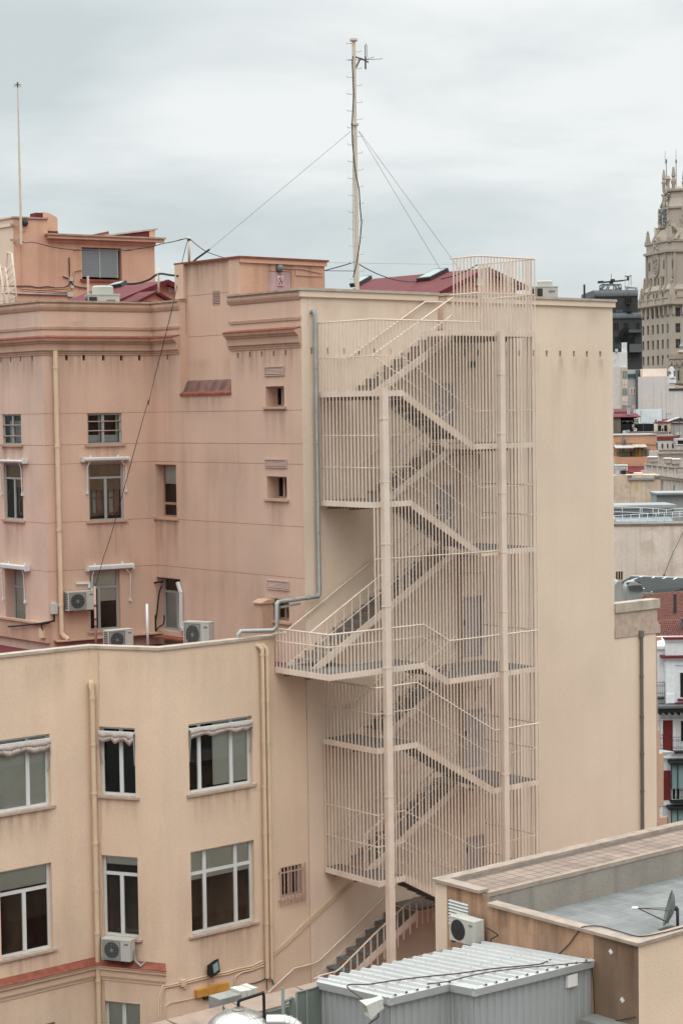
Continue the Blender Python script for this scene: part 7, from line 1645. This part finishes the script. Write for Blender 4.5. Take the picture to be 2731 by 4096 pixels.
b = MB(); b.tube(Or.line([(310, -10), (312, 290)], 0, .3), .1, 6); b.tube(Or.line([(348, -10), (350, 150)], 0, .3), .16, 6); b.build('drainpipe', 'pipe_grey', Or.root)
slope(Or, 'lower_roof', 'redpaint', 330, 760, 590, 700, 1.8, 5.5)
Br = BK('brick_wall', 'dark red brick firewall to the right of the orange house', 'wall', Zc, 1012, 1490, 1805, 152, 5, 'farbrick')
# --- ornate pale building with balustrades
On = BK('ornate_building', 'pale ornate corner building with two stone balustrades and urns', 'building', Zd, 1045, 1720, 300, 132, 8, 'ornate')
b = MB(); On.bx(b, 1030, 1720, 275, 330, -.02, .6); On.bx(b, 1045, 1720, 330, 350, -.02, .3)
b.build('cornice', 'ornate', On.root)
b = MB()
for i in range(26): On.bx(b, 1045 + i * 26, 1056 + i * 26, 258, 285, .3, .75)
b.build('antefixes', 'roofdirt', On.root)
b = MB(); On.bx(b, 1045, 1385, 235, 290, -.4, .3); On.bx(b, 1380, 1720, 145, 300, -.4, .35)
for x in (1045, 1160, 1265): On.bx(b, x, x + 55, 118, 290, -.4, .35)
On.bx(b, 1375, 1720, 140, 160, -.5, .5); On.bx(b, 1420, 1510, 180, 270, .35, .42); b.build('roof_balustrade', 'ornate', On.root)
b = MB(); On.bx(b, 1095, 1400, 130, 240, -4, -1.5); b.build('roof_void', 'slate', On.root)
slope(On, 'slate_roof', 'slate', 1090, 1450, 85, 130, -5, -1.2)
b = MB(); On.bx(b, 1440, 1720, 20, 60, -3, -.5); On.bx(b, 1440, 1462, 50, 150, -3, -.5); b.build('penthouse_frame', 'fargrey', On.root); On.part('penthouse_glass', 'blackwin', [(1462, 1720, 62, 140)], -2.9, -.8)
On.win([(1108, 1140, 400, 575), (1210, 1244, 405, 520), (1314, 1342, 415, 595)], mat='blackwin', fm='ornate', fw=.1, bars=0)
On.part('pilaster', 'ornate', [(1000, 1045, 285, 500), (1340, 1385, 360, 600), (1045, 1060, 340, 600)], -3, .18)
u0, u1 = On.u(755, 600), On.u(1440, 640)
b = MB(); On2 = Fr(On.fr.P(On.u(760, 600), 0, 2.6)[:2], 133)
tz = lambda y: On.h(1100, y, 2.6)
L_ = On.u(1440, 640, 2.6) - On.u(755, 600, 2.6)
fz = lambda q, yl, yr: On.h(755 + 685 * q, yl + (yr - yl) * q, 2.6)
def sweep(b, yl0, yr0, yl1, yr1, q0, q1, o0, o1):
    A_ = []; 
    for q in (q0, q1): A_.append([On.fr.P(On.u(755 + 685 * q, 600, 2.6), fz(q, yl1, yr1), 2.6 + o0), On.fr.P(On.u(755 + 685 * q, 600, 2.6), fz(q, yl1, yr1), 2.6 + o1), On.fr.P(On.u(755 + 685 * q, 600, 2.6), fz(q, yl0, yr0), 2.6 + o1), On.fr.P(On.u(755 + 685 * q, 600, 2.6), fz(q, yl0, yr0), 2.6 + o0)])
    b.hexa(A_[0], A_[1])
sweep(b, 540, 615, 565, 640, 0, 1, -.3, .35); sweep(b, 690, 775, 760, 850, -.02, 1.4, -2.6, .4); sweep(b, 566, 641, 690, 775, 0, 1, -.25, .05)
for q in (0, .2, .36, .52, .68, .9): sweep(b, 560, 635, 700, 785, q, q + .05, -.3, .25)
sweep(b, 590, 600, 620, 625, 1, 1.4, -.3, .3); sweep(b, 740, 740, 800, 790, 1, 1.4, -.3, .3)
b.build('terrace_balustrade', 'ornate', On.root)
b = MB()
for i in range(7): p = On.fr.P(On.u(1455 + i * 24, 690, 2.6), On.h(1455 + i * 24, 745, 2.6), 2.6); b.lathe([(.12, 0), (.22, .3), (.12, .8), (.16, 1.2)], p, 8)
b.build('baluster', 'ornate', On.root)
b = MB(); sweep(b, 760, 850, 830, 900, .0, 1.4, -2.6, .1); On.bx(b, 1090, 1720, 840, 1250, .0, 2.4); b.build('lower_wall', 'ornate', On.root)
On.win([(1135, 1192, 905, 1090)], mat='blackwin', fm='ornate', o=2.42, fw=.1)
b = MB(); On.bx(b, 1295, 1330, 980, 1140, 2.38, 2.45); On.bx(b, 1520, 1560, 960, 1130, 2.38, 2.45); b.build('niche', 'farglass', On.root)
On.part('pilaster', 'ornate', [(1250, 1275, 860, 1140), (1440, 1460, 860, 1140)], 2.38, 2.6)
for x, y, r in ((925, 545, .75), (1245, 575, .62), (1400, 590, .78)):
    p = On.fr.P(On.u(x, y, 2.6), On.h(x, y, 2.6), 2.6); b = MB(); b.lathe([(r * .5, 0), (r * .45, .15), (r * .9, .4), (r, .9), (r * 1.15, 1.0), (r * .8, 1.12), (0, 1.12)], p - V((0, 0, .1)), 14); b.build('urn', 'ornate', On.root)
# --- weathered party walls and roofs
Pl = BK('weathered_wall', 'weathered beige party wall with two rust patches', 'building', Zd, 100, 1092, 785, 124, 4, 'oldplaster', t=128)
b = MB(); Pl.bx(b, 410, 960, 838, 882, -1.2, .3); b.build('eave_gutter', 'roofgrey', Pl.root)
b = MB(); Pl.bx(b, 960, 1090, 808, 865, -1.5, .1); Pl.bx(b, 405, 485, 790, 850, -1.5, .1); b.build('coping_block', 'roofdirt', Pl.root)
b = MB(); Pl.bx(b, 480, 745, 790, 825, -2, -.3); Pl.bx(b, 600, 745, 742, 800, -2.5, -.6); b.build('roof_block', 'farcream', Pl.root)
b = MB(); Pl.bx(b, 545, 625, 920, 1085, -.02, .01); Pl.bx(b, 445, 520, 935, 1010, -.02, .01); 
b.bm.free()
b = MB(); rnd = random.Random(9)
for cx_, cy_, rw, rh in ((585, 1000, 45, 85), (482, 965, 40, 40)):
    n = 16; pts = []
    for i in range(n): a = 2 * math.pi * i / n; k = rnd.uniform(.75, 1.05); pts.append(Pl.fr.P(*Pl.fr.at(*Zd(cx_ + math.cos(a) * rw * k, cy_ + math.sin(a) * rh * k), .004), .004))
    b.face(pts)
surf('rustpatch', (206, 168, 122), .95, var=.1, vscale=1.5, blotch=.5, blotchcol=(200, 178, 152), bls=1.2, bth=(.45, .6)); b.build('rust_patch', 'rustpatch', Pl.root)
b = MB()
for pts, r in (([(120, 590), (380, 588), (380, 690)], .16), ([(120, 630), (330, 628)], .14), ([(120, 665), (300, 662)], .12), ([(195, 680), (195, 780)], .36), ([(300, 680), (320, 640), (350, 650)], .2)): b.tube(Pl.line(pts, 0, -1.2), r, 8)
tag(b.build('roof_pipes', 'whitemetal'), 'bundle of white insulated pipes on the weathered wall beside the flank', 'pipes')
b = MB(); Pl.bx(b, 310, 395, 700, 775, -2.2, -.8); tag(b.build('plant_box', 'black'), 'black plant box at the end of the white insulated pipes', 'box')
b = MB(); Pl.bx(b, 130, 190, 450, 600, -2.5, -1.8); tag(b.build('roof_cabinet', 'fargrey'), 'narrow grey cabinet standing above the white insulated pipes', 'cabinet')
Gc = BK('grey_cornice_building', 'plain grey building with heavy cornice at the right edge', 'building', Zd, 1012, 1720, 1215, 116, 5, 'roofgrey', t=131)
b = MB(); Gc.bx(b, 975, 1720, 1150, 1185, -5, .7); Gc.bx(b, 1000, 1720, 1185, 1218, -5, .35); b.build('cornice', 'roofgrey', Gc.root)
Gl = BK('grey_roof_house', 'low grey rooftop house with flat lid roof behind white railings', 'house', Zd, 90, 1370, 1495, 110, 5, 'roofgrey', t=126)
b = MB(); a, c = Gl.u(90, 1450), Gl.u(1395, 1400); Gl_t = Gl.h(700, 1408); b.fbox(Gl.fr, a, c, Gl_t - .35, Gl_t, -5, .8); b.fbox(Gl.fr, a, c - .5, Gl_t - .9, Gl_t - .35, -5, .4); b.build('lid_roof', 'roofgrey', Gl.root)
Gl.win([(365, 525, 1600, 1650), (650, 920, 1575, 1680), (1025, 1290, 1560, 1700)], mat='farglass', fm='roofgrey', fw=.08)
slope(Gl, 'blue_roof', 'roofblue', 80, 1250, 1650, 1790, .6, 4.5)
# pale wall below, with the white railing
Pw = BK('pale_wall', 'tall pale stained wall with roof railing behind the tiled roofs', 'building', Zd, 60, 1760, 1835, 103, 4.2, 'oldplaster_pale', t=133)
b = MB(); Pw.bx(b, 60, 1760, 1800, 1840, -4.2, .12); b.build('roof_edge', 'roofdirt', Pw.root)
RL_ = thing('roof_railing', 'white tubular railing around the flat roof above the pale wall', 'railing', Pw.fr.P(0, Pw.f, -.5))
b = MB()
y0_, y1_ = 1640, 1545
b.tube(Pw.line([(60, 1640), (1720, 1535)], 0, -.4), .035, 6); b.tube(Pw.line([(60, 1748), (1720, 1645)], 0, -.4), .028, 6)
b.tube(Pw.line([(60, 1440), (700, 1470), (1210, 1503)], 0, -3.6) + Pw.line([(1560, 1480), (1720, 1470)], 0, -3.9), .035, 6); b.tube(Pw.line([(60, 1540), (700, 1580), (1210, 1605), (1720, 1590)], 0, -3.6), .028, 6)
b.build('rails', 'farpanel', RL_)
for x, ya, yb in ((295, 1625, 1830), (472, 1612, 1818), (648, 1600, 1808), (822, 1588, 1798), (996, 1580, 1785), (1168, 1568, 1770), (1340, 1560, 1758), (1495, 1550, 1745), (120, 1638, 1840)):
    b = MB(); b.tube(Pw.line([(x, yb + 12), (x, ya)], 0, -.4), .03, 6); b.build('rail_post', 'farpanel', RL_)
for x, ya, yb in ((290, 1450, 1640), (665, 1470, 1665), (705, 1472, 1668), (935, 1490, 1690), (1050, 1495, 1700), (1215, 1503, 1710)):
    b = MB(); b.tube(Pw.line([(x, yb), (x, ya)], 0, -3.6), .03, 6); b.build('rail_post', 'farpanel', RL_)
Pw.z = Ze; Pw.win([(252, 312, 1928, 1998)], mat='blackwin', fm='oldplaster', bars=2, fw=.06)
b = MB(); b.tube(Pw.line([(632, 1960), (700, 1790), (784, 1620)], 0, .2), .025, 5); tag(b.build('stay_cable', 'cable'), 'thin dark cable slanting up across the pale stained wall', 'cable')
b = MB(); Pw.bx(b, 625, 640, 1952, 1970, 0, .2); tag(b.build('anchor_box', 'grille'), 'small grey box at the foot of the slanting wall cable', 'box')
# glazed canopy roof
cpz = lambda x, y, d: dq(*Ze(x, y), d)
CN = thing('glazed_canopy', 'grey glazed canopy roof with white ribs below the pale wall', 'canopy', cpz(500, 2110, 92) * 1 - V((0, 0, 6)))
b = MB(); A_, B_, C_, D2 = cpz(375, 1970, 99), cpz(860, 1988, 99), cpz(640, 2108, 90), cpz(250, 2040, 94)
C2_ = cpz(860, 2040, 90)
b.prism([A_, B_, C2_, C_, cpz(470, 2090, 91), D2], (0, 0, -.1)); b.build('roof_glass', 'canopy', CN)
b = MB()
for p, q in (((470, 1974), (330, 2022)), ((560, 1978), (440, 2050)), ((650, 1981), (470, 2075)), ((735, 1984), (535, 2098)), ((640, 2106), (860, 2040)), ((375, 1970), (860, 1986)), ((820, 1986), (640, 2105))):
    a, c = cpz(*p, 99 - (p[1] - 1970) / 138 * 9), cpz(*q, 99 - (q[1] - 1970) / 138 * 9); b.bar(a + V((0, 0, .05)), c + V((0, 0, .05)), .12, .1)
b.build('ribs', 'farpanel', CN)
b = MB(); a, c = cpz(470, 2095, 90.6), cpz(640, 2110, 90.2); b.prism([a, c, C2_, C2_ - V((0, 0, 5)), c - V((0, 0, 5)), a - V((0, 0, 5))], (.2, .2, 0)); b.build('side_glazing', 'farglass', CN)
for k, (x0, x1, y0, y1, lab) in enumerate(((245, 312, 2008, 2130, 'grey barrel shaped duct hood right beside the cream flank'), (334, 470, 2015, 2130, 'grey duct hood with dark square mouth on the canopy side'))):
    dd_ = 84 + k; p = [cpz(x, y, dd_) for x, y in ((x0, y1), (x1, y1), (x1, (y0 * .4 + y1 * .6)), ((x0 + x1) / 2, y0), (x0, (y0 * .6 + y1 * .4)))]
    HD = thing('duct_hood', lab, 'duct hood', p[0] - V((0, 0, 2)))
    b = MB(); nn = 8; f_ = Fr(p[0][:2], 130); W_ = (p[1] - p[0]).length; Hh_ = p[3].z - p[0].z
    pr = [(W_ * (.5 - .5 * math.cos(math.pi * i / nn)), Hh_ * (.45 + .55 * math.sin(math.pi * i / nn))) for i in range(nn + 1)]
    P_ = [f_.P(u, p[0].z + z, 0) for u, z in pr]; b.prism([f_.P(0, p[0].z - 2, 0)] + P_ + [f_.P(W_, p[0].z - 2, 0)], f_.n * -2.2); b.build('hood', 'galv', HD)
    if k: b = MB(); b.hexa([f_.P(W_ * .2, p[0].z + Hh_ * .45, .25), f_.P(W_ * 1.0, p[0].z + Hh_ * .45, .25), f_.P(W_ * 1.0, p[0].z + Hh_ * .5, -.1), f_.P(W_ * .2, p[0].z + Hh_ * .5, -.1)], [f_.P(W_ * .05, p[0].z + Hh_ * .95, -.2), f_.P(W_ * .8, p[0].z + Hh_ * 1.05, -.2), f_.P(W_ * .8, p[0].z + Hh_ * 1.05, -.5), f_.P(W_ * .05, p[0].z + Hh_ * .95, -.5)]); b.build('mouth', 'black', HD)
# tiled roofs
def tiled(name, label, corners, nx, ny):
    """pantile roof: rows of barrel tiles laid over a sloping quad (bottom-left, bottom-right, top-right, top-left)"""
    A, B, C_, D_2 = [V(p) for p in corners]
    R = thing(name, label, 'roof', (A + B) / 2 - V((0, 0, 3)))
    n = (B - A).cross(D_2 - A).normalized(); n = n if n.z > 0 else -n
    b = MB(); K = 6; rnd = random.Random(4)
    for i in range(nx):
        for j in range(ny):
            l0, l1 = j / ny, (j + 1.1) / ny; s0, s1 = i / nx, (i + 1) / nx
            def pt(s, t, hh): return A.lerp(B, s).lerp(D_2.lerp(C_, s), min(t, 1.02)) + n * hh
            lift = rnd.uniform(0, .02)
            rows_ = [[pt(s0 + (s1 - s0) * k / K, t, lift + (.07 if t == l0 else .03) + .09 * math.sin(math.pi * k / K) ** .8) for k in range(K + 1)] for t in (l0, l1)]
            for k in range(K): b.face([rows_[0][k], rows_[0][k + 1], rows_[1][k + 1], rows_[1][k]])
            b.face(rows_[0] + [pt(s0, l0, 0)] if False else [rows_[0][0], rows_[0][2], rows_[0][4], rows_[0][6]])
    b.build('tiles', 'claytile', R)
    b = MB(); b.prism([A, B, C_, D_2], n * -.15); b.build('deck', 'roofdirt', R)
    b = MB(); b.hexa([A - n * .16, B - n * .16, C_ - n * .16, D_2 - n * .16], [V((p.x, p.y, -26)) for p in (A, B, C_, D_2)]); b.build('walls', 'whitehouse', R)
    return R
tiled('tiled_roof', 'upper red clay tiled roof slope with a dark stub flue', [cpz(330, 2400, 76), cpz(860, 2400, 76), cpz(980, 2080, 86), cpz(475, 2118, 86)], 32, 24)
R2_ = tiled('tiled_roof', 'lower red clay tiled roof slope just above the white facade', [dq(*Zg(500, 750), 72), dq(*Zg(860, 738), 72), dq(*Zg(940, 545), 75.5), dq(*Zg(540, 566), 75.5)], 24, 12)
b = MB(); p = dq(*Zg(718, 420), 80); b.tube([p - V((0, 0, 1)), dq(*Zg(718, 345), 80)], .14, 10); tag(b.build('flue_pipe', 'darkmetal'), 'dark stub flue on the red clay tiles', 'pipe')
b = MB(); p = dq(*Zg(780, 550), 74); b.tube([p - V((0, 0, .6)), p + V((0, 0, .1))], .16, 10); b.tube([p + V((0, 0, .1)), p + V((0, 0, .16))], .24, 10); tag(b.build('roof_cowl', 'slate'), 'grey cowl low on the clay tiles at the right edge', 'vent')
# white facade with red panels and iron balconies
Wh = BK('white_facade', 'white street facade with dark red panels and black iron balconies', 'building', Zg, 568, 900, 750, 70, 6, 'whitehouse', t=130)
b = MB(); Wh.bx(b, 636, 900, 690, 1200, -.02, .5); b.build('attic_bay', 'whitehouse', Wh.root)
b = MB(); Wh.bx(b, 622, 900, 678, 692, -.1, .75); Wh.bx(b, 600, 900, 818, 836, -.1, .9); Wh.bx(b, 728, 900, 1158, 1170, .4, .7); Wh.bx(b, 705, 900, 1186, 1198, .4, .8); b.build('red_coping', 'redpaint', Wh.root)
b = MB(); Wh.bx(b, 630, 900, 692, 710, -.02, .62); Wh.bx(b, 628, 900, 836, 850, -.02, .72); Wh.bx(b, 632, 900, 880, 895, -.02, .58); Wh.bx(b, 638, 708, 850, 1120, .48, .6); Wh.bx(b, 638, 705, 1120, 1190, .48, .66); Wh.bx(b, 568, 636, 752, 775, -.02, .2); b.build('moulding', 'whitehouse', Wh.root)
def wwin(x0, x1, y0, y1, o): Wh.win([(x0, x1, y0, y1)], mat='blackwin', o=o, fw=.08, bars=1)
wwin(740, 900, 945, 1155, .52)
b = MB(); Wh.bx(b, 560, 900, 1198, 1215, -.02, 1.6); b.build('eave_slab', 'slate', Wh.root)
b = MB(); Wh.bx(b, 566, 900, 1215, 1250, -.02, 1.5)
for i in range(7): Wh.bx(b, 575 + i * 48, 590 + i * 48, 1230, 1272, .0, 1.35)
b.build('eave_brackets', 'black', Wh.root)
b = MB()
for x in (600, 660, 710): Wh.bx(b, x - 16, x + 16, 1268, 1312, -.02, .12)
Wh.bx(b, 568, 900, 1318, 1330, -.02, .16); Wh.bx(b, 700, 722, 1330, 1620, -.02, .14); Wh.bx(b, 605, 622, 1330, 1560, -.02, .12); Wh.bx(b, 568, 900, 1985, 1998, -.02, .2); Wh.bx(b, 600, 620, 1720, 2160, -.02, .12); Wh.bx(b, 560, 900, 1590, 1625, -.02, .35); b.build('stucco_frame', 'whitehouse', Wh.root)
Wh.part('red_panel', 'redwall', [(622, 702, 1335, 1585)], -.02, .04); Wh.part('red_panel', 'redwall', [(622, 684, 1728, 1960)], -.02, .04); Wh.part('red_panel', 'redwall', [(622, 664, 2100, 2200)], -.02, .04)
wwin(575, 595, 1310, 1460, .02); wwin(755, 900, 1330, 1505, .02); wwin(690, 760, 1690, 1960, .02); wwin(690, 780, 2060, 2250, .02)
def balcony(x0, x1, y0, y1, out, lab):
    b = MB(); u0, u1 = Wh.u(x0, y0, out), Wh.u(x1, y0, out); zt_, zb_ = Wh.h((x0 + x1) / 2, y0, out), Wh.h((x0 + x1) / 2, y1, out); f_ = Wh.fr
    b.fbox(f_, u0, u1, zb_ - .08, zb_, 0, out); b.fbox(f_, u0, u1, zt_ - .03, zt_, out - .04, out); b.fbox(f_, u0, u1, zb_ + .1, zb_ + .13, out - .03, out)
    n = max(4, int((u1 - u0) / .17))
    for i in range(n + 1):
        u = u0 + (u1 - u0) * i / n; b.tube([f_.P(u, zb_, out - .02), f_.P(u, zt_, out - .02)], .011, 4)
        if i < n:
            um = u + (u1 - u0) / n / 2; R_ = (u1 - u0) / n * .42
            for zc_ in (zb_ + .35, zt_ - .25): b.tube([f_.P(um + math.cos(a) * R_, zc_ + math.sin(a) * R_, out - .02) for a in [k * math.pi / 4 for k in range(9)]], .01, 4)
    for u in (u0, u1): b.fbox(f_, u - .015, u + .015, zt_ - .03, zt_, 0, out); b.fbox(f_, u - .012, u + .012, zb_, zt_, out - .03, out)
    o = b.build('balcony', 'black', Wh.root); o['label'] = lab
balcony(568, 636, 1036, 1160, .4, 'small iron balcony beside the attic bay'); balcony(690, 900, 1465, 1585, .7, 'wide iron balcony over the red panel storey'); balcony(560, 624, 1450, 1570, .5, 'narrow iron balcony left of the red panel'); balcony(560, 624, 1832, 1950, .5, 'lower narrow iron balcony'); balcony(690, 900, 1852, 1975, .9, 'lower wide iron balcony')
b = MB()
for y in (1640, 1990): Wh.bx(b, 660 if y < 1800 else 648, 900, y, y + 22, .0, 1.3)
for x in (672, 722, 780, 840): Wh.bx(b, x - 3, x + 3, 1660, 1855, .95, 1.02); Wh.bx(b, x - 3, x + 3, 2012, 2200, .95, 1.02)
b.build('glazed_bay', 'black', Wh.root)
b = MB(); Wh.bx(b, 672, 900, 1664, 1850, .8, .93); Wh.bx(b, 672, 900, 2014, 2200, .8, .93); b.build('bay_glass', 'farglass', Wh.root)
GRP = dict(guy_wire='guy wires of the mast', overhead_cable='cables strung over the roofs', satellite_dish='satellite dishes', television_aerial='rooftop television aerials', roof_house='red roofed houses on the deck',
           party_wall='pale stained party walls', tiled_roof='red clay tiled roofs', podium_wing='stone wings at the tower foot', bulkhead_lamp='bulkhead lamps', cable_trunking='white cable trunkings', roof_cable='cables over the shed roof',
           cooling_unit='white ribbed cooling units', duct_hood='grey duct hoods', flue_pipe='dark flue pipes')
for o in SC.objects:
    k = o.name.split('.')[0]
    if o.parent is None and k in GRP: o['group'] = GRP[k]
# ------------------------------------------------------------------ ground, sky, sun, render look
b = MB(); b.face([(-1500, -1500, -26), (2500, -1500, -26), (2500, 2500, -26), (-1500, 2500, -26)]); tag(b.build('ground', 'ground'), kind='structure')
w = bpy.data.worlds.new('World'); SC.world = w; w.use_nodes = True; nt = w.node_tree; N, L = nt.nodes, nt.links; N.clear()
out = N.new('ShaderNodeOutputWorld'); bg = N.new('ShaderNodeBackground'); L.new(bg.outputs[0], out.inputs[0]); bg.inputs[1].default_value = .1
SUN_EL, SUN_V = 52, V((-.62, -.79, 0)).normalized()
sky = N.new('ShaderNodeTexSky'); sky.sky_type = 'NISHITA'; sky.sun_disc = False; sky.sun_elevation = rad(SUN_EL); sky.sun_rotation = math.atan2(SUN_V.x, SUN_V.y)
tcd = N.new('ShaderNodeTexCoord'); sp = N.new('ShaderNodeSeparateXYZ'); L.new(tcd.outputs['Generated'], sp.inputs[0])
def math_(op, a, b_=None, c_=None):
    n = N.new('ShaderNodeMath'); n.operation = op
    for i, v in enumerate((a, b_, c_)):
        if v is None: continue
        if isinstance(v, (int, float)): n.inputs[i].default_value = v
        else: L.new(v, n.inputs[i])
    return n.outputs[0]
zc_ = math_('MAXIMUM', sp.outputs[2], 0.0)
dn = math_('ADD', zc_, .17)
vx = math_('DIVIDE', sp.outputs[0], dn); vy = math_('DIVIDE', sp.outputs[1], dn)
cv = N.new('ShaderNodeCombineXYZ'); L.new(vx, cv.inputs[0]); L.new(vy, cv.inputs[1])
def noise(scale, det, rough, dist=0, off=0):
    mp = N.new('ShaderNodeMapping'); mp.inputs['Location'].default_value = (off, off * .7, 0); L.new(cv.outputs[0], mp.inputs[0])
    n = N.new('ShaderNodeTexNoise'); n.inputs['Scale'].default_value = scale; n.inputs['Detail'].default_value = det; n.inputs['Roughness'].default_value = rough; n.inputs['Distortion'].default_value = dist; L.new(mp.outputs[0], n.inputs['Vector']); return n.outputs['Fac']
n1 = noise(.55, 5, .5, .3, 3.1); n2 = noise(1.6, 6, .55, .3, 9.7)
nn = math_('ADD', math_('MULTIPLY', n1, .65), math_('MULTIPLY', n2, .35))
cr = N.new('ShaderNodeValToRGB'); L.new(nn, cr.inputs[0])
cr.color_ramp.elements[0].position = .42; cr.color_ramp.elements[0].color = (6.6, 7.3, 7.45, 1); cr.color_ramp.elements[1].position = .55; cr.color_ramp.elements[1].color = (9.5, 9.8, 9.8, 1)
# near the horizon the cloud deck is an even pale grey-blue
hz_ = N.new('ShaderNodeMapRange'); L.new(zc_, hz_.inputs[0]); hz_.inputs[1].default_value = .02; hz_.inputs[2].default_value = .13; hz_.inputs[3].default_value = .8; hz_.inputs[4].default_value = 0
mx = N.new('ShaderNodeMix'); mx.data_type = 'RGBA'; L.new(hz_.outputs[0], mx.inputs[0]); L.new(cr.outputs[0], mx.inputs[6]); mx.inputs[7].default_value = (6.25, 7.0, 7.12, 1)
# overcast skies are brighter overhead
zb = math_('MULTIPLY_ADD', math_('MAXIMUM', math_('SUBTRACT', zc_, .2), 0.0), 4.4, 1.0)
# added dimming of the unseen low sky behind the camera; light then comes from overhead
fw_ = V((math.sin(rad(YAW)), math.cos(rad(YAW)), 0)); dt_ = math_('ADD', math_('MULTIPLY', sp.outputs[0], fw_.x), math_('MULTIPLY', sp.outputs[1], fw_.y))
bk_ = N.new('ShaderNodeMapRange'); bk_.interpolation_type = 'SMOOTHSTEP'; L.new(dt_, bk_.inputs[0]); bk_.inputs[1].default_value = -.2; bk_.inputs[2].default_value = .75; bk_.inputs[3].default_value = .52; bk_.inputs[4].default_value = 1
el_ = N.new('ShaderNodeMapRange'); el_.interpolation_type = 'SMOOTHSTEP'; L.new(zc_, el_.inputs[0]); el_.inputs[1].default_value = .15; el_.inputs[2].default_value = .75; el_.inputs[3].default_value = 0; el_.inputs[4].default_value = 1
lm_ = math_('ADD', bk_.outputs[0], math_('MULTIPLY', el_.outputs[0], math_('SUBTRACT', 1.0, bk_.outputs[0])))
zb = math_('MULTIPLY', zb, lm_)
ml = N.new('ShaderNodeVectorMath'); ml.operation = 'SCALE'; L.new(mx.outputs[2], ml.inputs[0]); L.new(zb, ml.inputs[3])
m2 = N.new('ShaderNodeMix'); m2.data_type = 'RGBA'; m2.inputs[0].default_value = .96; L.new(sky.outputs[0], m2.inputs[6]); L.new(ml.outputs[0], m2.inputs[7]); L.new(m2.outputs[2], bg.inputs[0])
sd = bpy.data.lights.new('sun', 'SUN'); sd.energy = .5; sd.angle = rad(30); sd.color = (1, .95, .88)
so = bpy.data.objects.new('sun', sd); COL.objects.link(so); dv = V((SUN_V.x * math.cos(rad(SUN_EL)), SUN_V.y * math.cos(rad(SUN_EL)), math.sin(rad(SUN_EL))))
so.rotation_euler = dv.to_track_quat('Z', 'Y').to_euler(); so.location = (0, 0, 80)
SC.view_settings.view_transform = 'Standard'; SC.view_settings.look = 'None'; SC.view_settings.exposure = -0.09; SC.view_settings.gamma = 1
SC.render.engine = 'CYCLES'; SC.cycles.max_bounces = 6; SC.cycles.transparent_max_bounces = 12
